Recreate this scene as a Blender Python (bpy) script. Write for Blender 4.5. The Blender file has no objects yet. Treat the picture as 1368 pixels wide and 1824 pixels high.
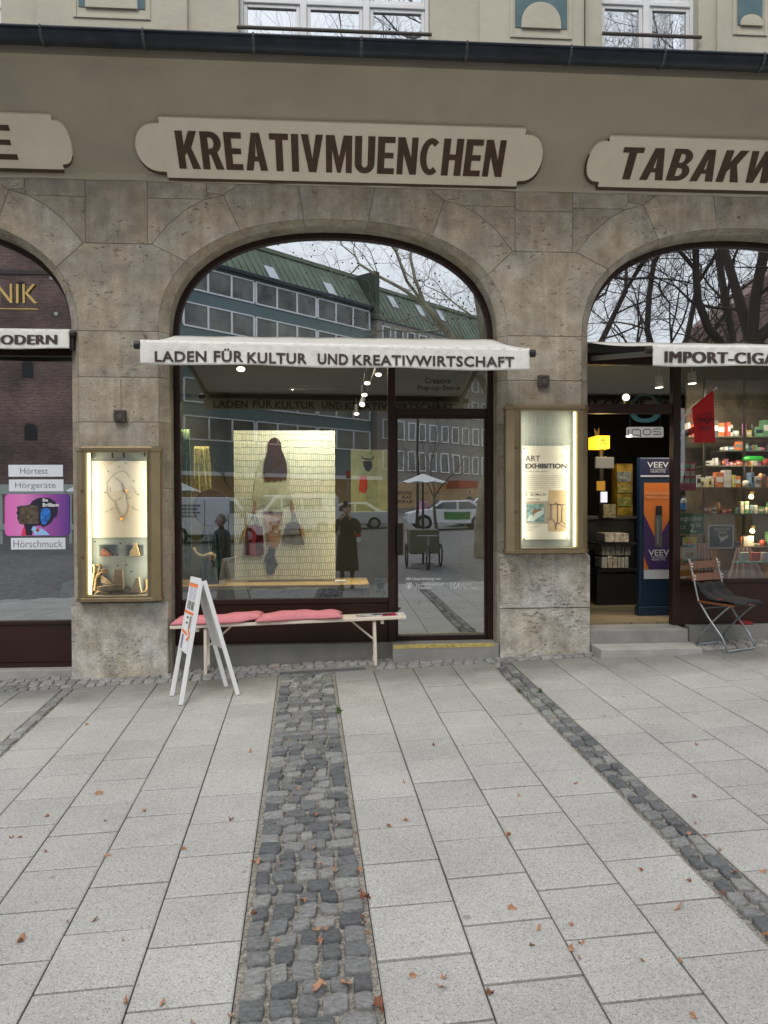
import bpy, math, random
from mathutils import Vector, Matrix
random.seed(7)
S = bpy.context.scene
PI = math.pi
# ------------------------------------------------------------------ camera
F = 1370.0
CAM = Vector((0, -7.4, 1.61))
YAW, PIT, ROL = map(math.radians, (3.989, 0.949, 0.174))
fwd = Vector((math.sin(YAW)*math.cos(PIT), math.cos(YAW)*math.cos(PIT), -math.sin(PIT)))
r0 = Vector((math.cos(YAW), -math.sin(YAW), 0)); d0 = fwd.cross(r0)
RGT = r0*math.cos(ROL) + d0*math.sin(ROL); DWN = -r0*math.sin(ROL) + d0*math.cos(ROL)
cd = bpy.data.cameras.new('camera'); cam = bpy.data.objects.new('camera', cd)
S.collection.objects.link(cam)
m = Matrix.Identity(4)
for i in range(3):
    m[i][0] = RGT[i]; m[i][1] = -DWN[i]; m[i][2] = -fwd[i]; m[i][3] = CAM[i]
cam.matrix_world = m
cd.sensor_fit = 'VERTICAL'; cd.sensor_height = 24.0; cd.lens = F/1824*24
cd.clip_start = 0.05; cd.clip_end = 900
S.camera = cam
# ------------------------------------------------------------------ sky, sun, exposure
SUN_EL, SUN_AZ = math.radians(52), math.radians(200)
w = bpy.data.worlds.new('World'); S.world = w; w.use_nodes = True
nt = w.node_tree; N = nt.nodes; L = nt.links
bg = N['Background']; bg.inputs[1].default_value = 0.1
sky = N.new('ShaderNodeTexSky'); sky.sky_type = 'NISHITA'; sky.sun_disc = False
sky.sun_elevation = SUN_EL; sky.sun_rotation = SUN_AZ
tc = N.new('ShaderNodeTexCoord'); mp = N.new('ShaderNodeMapping'); mp.inputs['Scale'].default_value = (1, 1, 2.6)
cn = N.new('ShaderNodeTexNoise'); cn.inputs['Scale'].default_value = 1.7; cn.inputs['Detail'].default_value = 7
cr = N.new('ShaderNodeValToRGB'); cr.color_ramp.elements[0].position = .3; cr.color_ramp.elements[1].position = .72
cr.color_ramp.elements[0].color = (6.4, 6.7, 7.1, 1); cr.color_ramp.elements[1].color = (10.8, 10.8, 10.9, 1)
mx = N.new('ShaderNodeMixRGB'); mx.inputs[0].default_value = .85
L.new(tc.outputs['Generated'], mp.inputs[0]); L.new(mp.outputs[0], cn.inputs['Vector']); L.new(cn.outputs['Fac'], cr.inputs[0])
L.new(sky.outputs[0], mx.inputs[1]); L.new(cr.outputs[0], mx.inputs[2]); L.new(mx.outputs[0], bg.inputs[0])
sl = bpy.data.lights.new('sun', 'SUN'); sl.energy = 0.9; sl.angle = math.radians(25); sl.color = (1, .96, .9)
sun = bpy.data.objects.new('sun', sl); S.collection.objects.link(sun)
sd = Vector((math.sin(SUN_AZ)*math.cos(SUN_EL), math.cos(SUN_AZ)*math.cos(SUN_EL), math.sin(SUN_EL)))
sun.rotation_euler = sd.to_track_quat('Z', 'Y').to_euler()
vs = S.view_settings; vs.view_transform = 'Standard'; vs.look = 'None'; vs.gamma = 1; vs.exposure = 0.66
S.cycles.max_bounces = 8; S.cycles.transparent_max_bounces = 12; S.cycles.glossy_bounces = 4
S.cycles.sample_clamp_indirect = 4; S.cycles.caustics_reflective = False; S.cycles.caustics_refractive = False

# ------------------------------------------------------------------ helpers
def ray(px, py): return RGT*((px-684)/F) + DWN*((py-912)/F) + fwd
def at(px, py, Y=0.0):
    d = ray(px, py); return CAM + d*((Y-CAM.y)/d.y)
GLASS_Y = 0.3
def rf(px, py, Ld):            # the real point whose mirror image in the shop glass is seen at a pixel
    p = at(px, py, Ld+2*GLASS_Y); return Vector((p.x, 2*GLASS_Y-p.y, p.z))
GA, GB, G0 = 0.03362, 0.0299, 0.00713
def gz(x, y):
    xx = max(-9, min(9, x)); yy = max(-9, min(1, y))
    return GA*xx + GB*yy + G0 + .011*max(0, -9-max(y, -50))
def gnd(px, py):
    d = ray(px, py); t = (G0+GA*CAM.x+GB*CAM.y-CAM.z)/(d.z-GA*d.x-GB*d.y); return CAM+d*t
TH = math.radians(-1.793)
def uv(x, y): return (x*math.cos(TH)-y*math.sin(TH), x*math.sin(TH)+y*math.cos(TH))
def xy(u, v): return (u*math.cos(TH)+v*math.sin(TH), -u*math.sin(TH)+v*math.cos(TH))

def origin(o):
    v = Vector((0, 0, 0))
    while o is not None:
        v += Vector(o.location); o = o.parent
    return v
def link(name, me, parent=None):
    o = bpy.data.objects.new(name, me); S.collection.objects.link(o)
    if parent: o.parent = parent
    return o
def tag(o, label=None, cat=None, group=None, kind=None):
    if label: o['label'] = label
    if cat: o['category'] = cat
    if group: o['group'] = group
    if kind: o['kind'] = kind
    return o
def thing(name, label, cat, loc=(0, 0, 0), group=None):
    o = bpy.data.objects.new(name, None); S.collection.objects.link(o)
    o.empty_display_size = .1; o.location = loc
    return tag(o, label, cat, group)
class MB:
    def __init__(s): s.v = []; s.f = []; s.m = []; s.k = 0
    def mat(s, k): s.k = k; return s
    def add(s, vs, fs):
        b = len(s.v); s.v += [Vector(q) for q in vs]
        for q in fs: s.f.append([b+i for i in q]); s.m.append(s.k)
        return s
    def hexa(s, c):            # 8 corners, bottom ring then top ring
        return s.add(c, [(0, 3, 2, 1), (4, 5, 6, 7), (0, 1, 5, 4), (1, 2, 6, 5), (2, 3, 7, 6), (3, 0, 4, 7)])
    def box(s, x0, x1, y0, y1, z0, z1):
        return s.hexa([(x0, y0, z0), (x1, y0, z0), (x1, y1, z0), (x0, y1, z0), (x0, y0, z1), (x1, y0, z1), (x1, y1, z1), (x0, y1, z1)])
    def beam(s, a, b, w, h, up=(0, 0, 1)):
        a = Vector(a); b = Vector(b); d = (b-a).normalized(); u = Vector(up)
        sx = d.cross(u)
        if sx.length < 1e-4: sx = d.cross(Vector((0, 1, 0)))
        sx.normalize(); uu = sx.cross(d).normalized(); sx *= w/2; uu *= h/2
        return s.hexa([a-sx-uu, a+sx-uu, b+sx-uu, b-sx-uu, a-sx+uu, a+sx+uu, b+sx+uu, b-sx+uu])
    def tube(s, pts, r, n=8, cap=True):
        pts = [Vector(p) for p in pts]; rs = r if isinstance(r, (list, tuple)) else [r]*len(pts)
        b = len(s.v); ref = None
        for i, p in enumerate(pts):
            d = (pts[min(i+1, len(pts)-1)]-pts[max(i-1, 0)])
            if d.length < 1e-9: d = Vector((0, 0, 1))
            d.normalize()
            if ref is None: ref = d.orthogonal().normalized()
            ref = (ref - d*ref.dot(d))
            if ref.length < 1e-6: ref = d.orthogonal()
            ref.normalize(); q = d.cross(ref)
            for k in range(n):
                t = 2*PI*k/n; s.v.append(p+(ref*math.cos(t)+q*math.sin(t))*rs[i])
        for i in range(len(pts)-1):
            for k in range(n):
                s.f.append([b+i*n+k, b+i*n+(k+1) % n, b+(i+1)*n+(k+1) % n, b+(i+1)*n+k]); s.m.append(s.k)
        if cap:
            s.f.append([b+k for k in range(n)][::-1]); s.m.append(s.k)
            s.f.append([b+(len(pts)-1)*n+k for k in range(n)]); s.m.append(s.k)
        return s
    def prism(s, poly, y0, y1):      # poly of (x, z) pairs, front at y0, back at y1
        n = len(poly)
        vs = [(p[0], y0, p[1]) for p in poly]+[(p[0], y1, p[1]) for p in poly]
        fs = [list(range(n)), list(range(2*n-1, n-1, -1))]+[[i, n+i, n+(i+1) % n, (i+1) % n] for i in range(n)]
        return s.add(vs, fs)
    def prism3(s, poly, O, U, V, W):  # poly of (u, v) in frame O,U,V ; thickness vector W
        n = len(poly); O = Vector(O)
        a = [O+U*p[0]+V*p[1] for p in poly]; vs = a+[q+W for q in a]
        return s.add(vs, [list(range(n)), list(range(2*n-1, n-1, -1))]+[[i, n+i, n+(i+1) % n, (i+1) % n] for i in range(n)])
    def lathe(s, prof, c, n=16, axis='z'):
        b = len(s.v); c = Vector(c)
        for (r, h) in prof:
            for k in range(n):
                t = 2*PI*k/n
                q = Vector((r*math.cos(t), r*math.sin(t), h)) if axis == 'z' else Vector((r*math.cos(t), h, r*math.sin(t)))
                s.v.append(c+q)
        for i in range(len(prof)-1):
            for k in range(n):
                s.f.append([b+i*n+k, b+i*n+(k+1) % n, b+(i+1)*n+(k+1) % n, b+(i+1)*n+k]); s.m.append(s.k)
        return s
    def build(s, name, mats, parent=None, bevel=0, smooth=False, label=None):
        if not isinstance(mats, (list, tuple)): mats = [mats]
        me = bpy.data.meshes.new(name); o0 = origin(parent)
        me.from_pydata([v-o0 for v in s.v], [], s.f)
        for q in mats: me.materials.append(q)
        me.polygons.foreach_set('material_index', s.m)
        if smooth: me.polygons.foreach_set('use_smooth', [True]*len(s.f))
        me.update(); o = link(name, me, parent)
        if bevel:
            b = o.modifiers.new('b', 'BEVEL'); b.width = bevel; b.segments = 2; b.limit_method = 'ANGLE'; b.angle_limit = math.radians(40)
        if label: o['label'] = label
        return o
def recalc(o):
    import bmesh
    bm = bmesh.new(); bm.from_mesh(o.data); bmesh.ops.recalc_face_normals(bm, faces=bm.faces); bm.to_mesh(o.data); bm.free(); return o

# ------------------------------------------------------------------ materials
def M(name, col, rough=.7, metal=0, var=.0, vscale=8, bump=0, bscale=60, emit=None, estr=0, spec=.5, alt=None, alpha=1):
    mt = bpy.data.materials.new(name); mt.use_nodes = True
    nt = mt.node_tree; N = nt.nodes; L = nt.links; b = N['Principled BSDF']
    b.inputs['Base Color'].default_value = (*col, 1); b.inputs['Roughness'].default_value = rough
    b.inputs['Metallic'].default_value = metal; b.inputs['Specular IOR Level'].default_value = spec
    if emit: b.inputs['Emission Color'].default_value = (*emit, 1); b.inputs['Emission Strength'].default_value = estr
    if alpha < 1: b.inputs['Alpha'].default_value = alpha
    if var or bump:
        tc = N.new('ShaderNodeTexCoord')
    if var:
        n1 = N.new('ShaderNodeTexNoise'); n1.inputs['Scale'].default_value = vscale; n1.inputs['Detail'].default_value = 5; n1.inputs['Roughness'].default_value = .6
        r = N.new('ShaderNodeValToRGB'); r.color_ramp.elements[0].position = .3; r.color_ramp.elements[1].position = .7
        c2 = alt if alt else tuple(min(1, c*(1+var)) for c in col)
        r.color_ramp.elements[0].color = (*[c*(1-var) for c in col], 1); r.color_ramp.elements[1].color = (*c2, 1)
        L.new(tc.outputs['Object'], n1.inputs['Vector']); L.new(n1.outputs['Fac'], r.inputs[0]); L.new(r.outputs[0], b.inputs['Base Color'])
    if bump:
        n2 = N.new('ShaderNodeTexNoise'); n2.inputs['Scale'].default_value = bscale; n2.inputs['Detail'].default_value = 4
        bp = N.new('ShaderNodeBump'); bp.inputs['Strength'].default_value = bump; bp.inputs['Distance'].default_value = .01
        L.new(tc.outputs['Object'], n2.inputs['Vector']); L.new(n2.outputs['Fac'], bp.inputs['Height']); L.new(bp.outputs[0], b.inputs['Normal'])
    return mt
def stone_mat(name, cA, cB, pits=.5, streak=1.0, var=.16, pt=.60, bed=1.0, dirt=(.13, .11, .09)):
    mt = bpy.data.materials.new(name); mt.use_nodes = True
    nt = mt.node_tree; N = nt.nodes; L = nt.links; b = N['Principled BSDF']; b.inputs['Roughness'].default_value = .85
    b.inputs['Specular IOR Level'].default_value = .25
    tc = N.new('ShaderNodeTexCoord'); ge = N.new('ShaderNodeNewGeometry')
    add = N.new('ShaderNodeVectorMath'); add.operation = 'MULTIPLY_ADD'
    cmb = N.new('ShaderNodeCombineXYZ')
    for i in range(3): L.new(ge.outputs['Random Per Island'], cmb.inputs[i])
    L.new(cmb.outputs[0], add.inputs[0]); add.inputs[1].default_value = (37, 19, 23); L.new(tc.outputs['Object'], add.inputs[2])
    n1 = N.new('ShaderNodeTexNoise'); n1.inputs['Scale'].default_value = 5.5; n1.inputs['Detail'].default_value = 9; n1.inputs['Roughness'].default_value = .70
    L.new(add.outputs[0], n1.inputs['Vector'])
    r = N.new('ShaderNodeValToRGB'); r.color_ramp.elements[0].position = .34; r.color_ramp.elements[1].position = .66
    r.color_ramp.elements[0].color = (*cA, 1); r.color_ramp.elements[1].color = (*cB, 1)
    e = r.color_ramp.elements.new(.5); e.color = (*[(p+q)/2*f for p, q, f in zip(cA, cB, (1.0, .985, .95))], 1)
    L.new(n1.outputs['Fac'], r.inputs[0])
    # brightness per block
    mr = N.new('ShaderNodeMapRange'); mr.inputs[3].default_value = 1-var; mr.inputs[4].default_value = 1+var
    L.new(ge.outputs['Random Per Island'], mr.inputs[0])
    mu = N.new('ShaderNodeMixRGB'); mu.blend_type = 'MULTIPLY'; mu.inputs[0].default_value = 1
    L.new(r.outputs[0], mu.inputs[1]); L.new(mr.outputs[0], mu.inputs[2])
    # fine grain
    n3 = N.new('ShaderNodeTexNoise'); n3.inputs['Scale'].default_value = 90; n3.inputs['Detail'].default_value = 4
    L.new(tc.outputs['Object'], n3.inputs['Vector'])
    m3 = N.new('ShaderNodeMapRange'); m3.inputs[1].default_value = .3; m3.inputs[2].default_value = .7; m3.inputs[3].default_value = .8; m3.inputs[4].default_value = 1.18
    L.new(n3.outputs['Fac'], m3.inputs[0])
    mu3 = N.new('ShaderNodeMixRGB'); mu3.blend_type = 'MULTIPLY'; mu3.inputs[0].default_value = 1
    L.new(mu.outputs[0], mu3.inputs[1]); L.new(m3.outputs[0], mu3.inputs[2])
    nw_ = N.new('ShaderNodeTexNoise'); nw_.inputs['Scale'].default_value = 2.2; nw_.inputs['Detail'].default_value = 5; L.new(add.outputs[0], nw_.inputs['Vector'])
    rw = N.new('ShaderNodeValToRGB'); rw.color_ramp.elements[0].position = .35; rw.color_ramp.elements[1].position = .65; rw.color_ramp.elements[0].color = (.96, .99, 1.03, 1); rw.color_ramp.elements[1].color = (1.06, 1.0, .92, 1); L.new(nw_.outputs['Fac'], rw.inputs[0])
    mw = N.new('ShaderNodeMixRGB'); mw.blend_type = 'MULTIPLY'; mw.inputs[0].default_value = 1; L.new(mu3.outputs[0], mw.inputs[1]); L.new(rw.outputs[0], mw.inputs[2]); mu3 = mw
    # rain streaks (soft, vertical)
    mps = N.new('ShaderNodeMapping'); mps.inputs['Scale'].default_value = (14, 14, 1.3); L.new(add.outputs[0], mps.inputs[0])
    ns = N.new('ShaderNodeTexNoise'); ns.inputs['Scale'].default_value = 1; ns.inputs['Detail'].default_value = 5; L.new(mps.outputs[0], ns.inputs['Vector'])
    ms = N.new('ShaderNodeMapRange'); ms.inputs[1].default_value = .35; ms.inputs[2].default_value = .7; ms.inputs[3].default_value = 1-.12*streak; ms.inputs[4].default_value = 1+.1*streak
    L.new(ns.outputs['Fac'], ms.inputs[0])
    mu4 = N.new('ShaderNodeMixRGB'); mu4.blend_type = 'MULTIPLY'; mu4.inputs[0].default_value = 1
    L.new(mu3.outputs[0], mu4.inputs[1]); L.new(ms.outputs[0], mu4.inputs[2])
    # travertine pits, wider than high
    mpp = N.new('ShaderNodeMapping'); mpp.inputs['Scale'].default_value = (17, 17, 34*bed); L.new(add.outputs[0], mpp.inputs[0])
    npit = N.new('ShaderNodeTexNoise'); npit.inputs['Scale'].default_value = 1; npit.inputs['Detail'].default_value = 4; npit.inputs['Roughness'].default_value = .7
    L.new(mpp.outputs[0], npit.inputs['Vector'])
    mp_ = N.new('ShaderNodeMapRange'); mp_.inputs[1].default_value = pt; mp_.inputs[2].default_value = pt+.06; L.new(npit.outputs['Fac'], mp_.inputs[0])
    n5 = N.new('ShaderNodeTexNoise'); n5.inputs['Scale'].default_value = 2.6; n5.inputs['Detail'].default_value = 2; L.new(add.outputs[0], n5.inputs['Vector'])
    m5 = N.new('ShaderNodeMapRange'); m5.inputs[1].default_value = .42; m5.inputs[2].default_value = .62; m5.inputs[4].default_value = pits; L.new(n5.outputs['Fac'], m5.inputs[0])
    mm = N.new('ShaderNodeMath'); mm.operation = 'MULTIPLY'; L.new(mp_.outputs[0], mm.inputs[0]); L.new(m5.outputs[0], mm.inputs[1])
    mu5 = N.new('ShaderNodeMixRGB'); L.new(mm.outputs[0], mu5.inputs[0]); L.new(mu4.outputs[0], mu5.inputs[1]); mu5.inputs[2].default_value = (*dirt, 1)
    L.new(mu5.outputs[0], b.inputs['Base Color'])
    hs = N.new('ShaderNodeMath'); hs.operation = 'SUBTRACT'; L.new(n3.outputs['Fac'], hs.inputs[0]); 
    m6 = N.new('ShaderNodeMath'); m6.operation = 'MULTIPLY'; m6.inputs[1].default_value = 1.8; L.new(mm.outputs[0], m6.inputs[0]); L.new(m6.outputs[0], hs.inputs[1])
    h2 = N.new('ShaderNodeMath'); h2.operation = 'MULTIPLY_ADD'; h2.inputs[1].default_value = 1.2; L.new(n1.outputs['Fac'], h2.inputs[0]); L.new(hs.outputs[0], h2.inputs[2])
    bp = N.new('ShaderNodeBump'); bp.inputs['Strength'].default_value = .7; bp.inputs['Distance'].default_value = .008
    L.new(h2.outputs[0], bp.inputs['Height']); L.new(bp.outputs[0], b.inputs['Normal'])
    return mt
def glass_mat(name, refl=.4, tint=(.86, .88, .84), wavy=0):
    mt = bpy.data.materials.new(name); mt.use_nodes = True
    nt = mt.node_tree; N = nt.nodes; L = nt.links; N.remove(N['Principled BSDF']); out = N['Material Output']
    g = N.new('ShaderNodeBsdfGlossy'); g.inputs['Roughness'].default_value = .0; g.inputs['Color'].default_value = (.93, .97, 1, 1)
    t = N.new('ShaderNodeBsdfTransparent'); t.inputs[0].default_value = (*tint, 1)
    x = N.new('ShaderNodeMixShader'); fr = N.new('ShaderNodeFresnel'); fr.inputs[0].default_value = 1.45
    ad = N.new('ShaderNodeMath'); ad.operation = 'ADD'; ad.use_clamp = True; ad.inputs[1].default_value = refl
    L.new(fr.outputs[0], ad.inputs[0]); L.new(ad.outputs[0], x.inputs[0]); L.new(t.outputs[0], x.inputs[1]); L.new(g.outputs[0], x.inputs[2])
    L.new(x.outputs[0], out.inputs[0])
    if wavy:
        tc = N.new('ShaderNodeTexCoord'); n = N.new('ShaderNodeTexNoise'); n.inputs['Scale'].default_value = 1.6; n.inputs['Detail'].default_value = 1
        bp = N.new('ShaderNodeBump'); bp.inputs['Strength'].default_value = wavy; bp.inputs['Distance'].default_value = .02
        L.new(tc.outputs['Object'], n.inputs['Vector']); L.new(n.outputs['Fac'], bp.inputs['Height']); L.new(bp.outputs[0], g.inputs['Normal'])
    return mt
mStone = stone_mat('facade_limestone', (.265, .232, .188), (.43, .39, .325), pits=.85, var=.10)
mPlinth = stone_mat('plinth_limestone', (.25, .232, .20), (.58, .56, .51), pits=1.0, streak=.6, var=.06, pt=.565, bed=1.3)
mMortar = M('mortar', (.16, .15, .13), .95, var=.2, vscale=20)
mPlaster = M('render_plaster', (.41, .362, .28), .9, var=.10, vscale=1.6, bump=.35, bscale=18, spec=.2)
mPlasterUp = M('upper_render_plaster', (.52, .49, .40), .9, var=.08, vscale=2.2, bump=.5, bscale=14, spec=.2)
mTealPaint = M('teal_wall_paint', (.10, .17, .19), .8, var=.18, vscale=6)
mWhite = M('white_paint', (.78, .79, .80), .45, var=.05, vscale=6)
mPlaque = M('plaque_paint', (.74, .665, .54), .75, var=.05, vscale=4, bump=.15, bscale=30)
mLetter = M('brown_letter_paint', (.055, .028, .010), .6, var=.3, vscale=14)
mBrown = M('bronze_brown_frame', (.026, .010, .007), .42, metal=.1, var=.22, vscale=5, spec=.4)
mBrownPanel = M('brown_metal_panel', (.030, .011, .007), .42, metal=.1, var=.2, vscale=2.5, spec=.4)
mDark = M('black_metal', (.012, .012, .013), .4)
mGutter = M('dark_zinc_gutter', (.022, .028, .038), .38, metal=.4, var=.35, vscale=7, bump=.1, bscale=30)
mConc = M('step_concrete', (.235, .235, .22), .9, var=.16, vscale=4, bump=.25, bscale=60)
mConcL = M('step_concrete_light', (.33, .33, .31), .9, var=.16, vscale=5, bump=.25, bscale=60)
mYellow = M('yellow_edge_paint', (.42, .34, .11), .85, var=.35, vscale=30)
mFabric = M('awning_fabric', (.74, .73, .68), .85, var=.06, vscale=9, bump=1.0, bscale=11, spec=.15)
mFabric.node_tree.nodes['Bump'].inputs['Distance'].default_value = .012
mValText = M('awning_print', (.055, .035, .035), .8)
mBrass = M('champagne_metal', (.27, .215, .125), .36, metal=.75, var=.12, vscale=6)
mGlass = glass_mat('shop_glass', .21)
mGlassTop = glass_mat('arch_glass', .54, tint=(.8, .83, .8))
mGlassL = glass_mat('left_shop_glass', .42, tint=(.8, .82, .82))
mGlassDoor = glass_mat('door_glass', .42, wavy=.05)
mGlassCab = glass_mat('cabinet_glass', .05, tint=(.97, .98, .96))
mWinUp = glass_mat('upper_window_glass', .62, tint=(.7, .74, .8), wavy=.15)
mPink = M('pink_cotton', (.62, .23, .265), .95, var=.08, vscale=40, bump=1, bscale=16, spec=.1)
mCream = M('cream_painted_wood', (.70, .62, .52), .5, var=.05, vscale=10)
mPaper = M('white_paper', (.76, .77, .78), .7)
mOrange = M('orange_tape', (.92, .20, .045), .5)
mInk = M('dark_ink', (.03, .03, .035), .7)
mGrayInk = M('grey_ink', (.22, .22, .24), .7)
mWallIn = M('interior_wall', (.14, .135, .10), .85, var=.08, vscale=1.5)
mFloorIn = M('interior_floor', (.10, .10, .10), .5)
mCeilIn = M('interior_ceiling', (.16, .16, .13), .8)
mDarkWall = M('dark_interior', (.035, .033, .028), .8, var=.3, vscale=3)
mWoodLight = M('light_wood', (.48, .33, .14), .5, var=.15, vscale=5)
mWoodSlat = M('brown_wood_slat', (.17, .06, .022), .45, var=.2, vscale=18)
mSteel = M('grey_steel_tube', (.30, .33, .35), .4, metal=.5)
mCloth = M('black_cloth', (.012, .012, .016), .9, bump=.4, bscale=30)
mRed = M('red_fabric', (.50, .006, .01), .7, var=.12, vscale=10)
mNavy = M('navy_panel', (.012, .03, .06), .35)
mLampY = M('warm_light_strip', (1, .9, .5), .5, emit=(1, .86, .42), estr=1.7)
mLampW = M('spot_lens', (1, .97, .85), .5, emit=(1, .93, .75), estr=3)

# ------------------------------------------------------------------ text
FONT = None
def text_mesh(s, bold=0, name='lettering', align='LEFT', spacing=1):
    cu = bpy.data.curves.new('t', 'FONT'); cu.body = s; cu.size = 1; cu.offset = bold; cu.align_x = align; cu.space_character = spacing
    cu.resolution_u = 3
    o = bpy.data.objects.new('t', cu); S.collection.objects.link(o)
    dg = bpy.context.evaluated_depsgraph_get(); dg.update()
    me = bpy.data.meshes.new_from_object(o.evaluated_get(dg)); me.name = name
    bpy.data.objects.remove(o); bpy.data.curves.remove(cu)
    return me
def put_text(s, O, U, V, u0, u1, v0, v1, mat, parent, thick=0, bold=0, name='lettering', align='LEFT', spacing=1, ext_mat=None, front=True):
    """fit the string's bounds into u0..u1, v0..v1 of the frame O,U,V"""
    me = text_mesh(s, bold, name, align, spacing)
    xs = [v.co.x for v in me.vertices]; ys = [v.co.y for v in me.vertices]
    if not xs: return None
    x0, x1, y0, y1 = min(xs), max(xs), min(ys), max(ys)
    O = Vector(O); W = U.cross(V); base = origin(parent)
    vs = []
    for v in me.vertices:
        a = u0+(v.co.x-x0)/(x1-x0)*(u1-u0); b = v0+(v.co.y-y0)/(y1-y0)*(v1-v0)
        vs.append(O+U*a+V*b-base)
    fs = [list(p.vertices) for p in me.polygons]
    if thick:
        # walls from boundary edges
        n = len(vs); cnt = {}
        for f_ in fs:
            for i in range(len(f_)):
                e = (f_[i], f_[(i+1) % len(f_)]); cnt[tuple(sorted(e))] = cnt.get(tuple(sorted(e)), []) + [e]
        vs = [v+W*(thick/2) for v in vs]+[v-W*(thick/2) for v in vs]
        fs2 = fs+[[i+n for i in reversed(f_)] for f_ in fs]
        for k, e in cnt.items():
            if len(e) == 1: a, b = e[0]; fs2.append([b, a, a+n, b+n])
        fs = fs2
    me2 = bpy.data.meshes.new(name); me2.from_pydata(vs, [], fs); me2.materials.append(mat); me2.update()
    bpy.data.meshes.remove(me)
    return link(name, me2, parent)
X = Vector((1, 0, 0)); Z = Vector((0, 0, 1))
def ptext(s, x0, x1, yt, yb, Y, mat, parent, **k):
    """text on an upright plane at depth Y, between pixel columns x0..x1 and rows yt..yb"""
    a = at(x0, yb, Y); b = at(x1, yt, Y); sl = at(x1, yb, Y)
    O = Vector((0, Y, 0))
    return put_text(s, O, X, Z, a.x, b.x, (a.z+sl.z)/2, (at(x0, yt, Y).z+b.z)/2, mat, parent, **k)
def prect(mb, x0, x1, yt, yb, Y, d=.004):
    xm, ym = (x0+x1)/2, (yt+yb)/2
    return mb.box(at(x0, ym, Y).x, at(x1, ym, Y).x, Y, Y+d, at(xm, yb, Y).z, at(xm, yt, Y).z)
def ppoly(mb, pts, Y, d=.004):
    q = [at(a, b, Y) for a, b in pts]
    return mb.prism([(p.x, p.z) for p in q], Y, Y+d)

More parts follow.
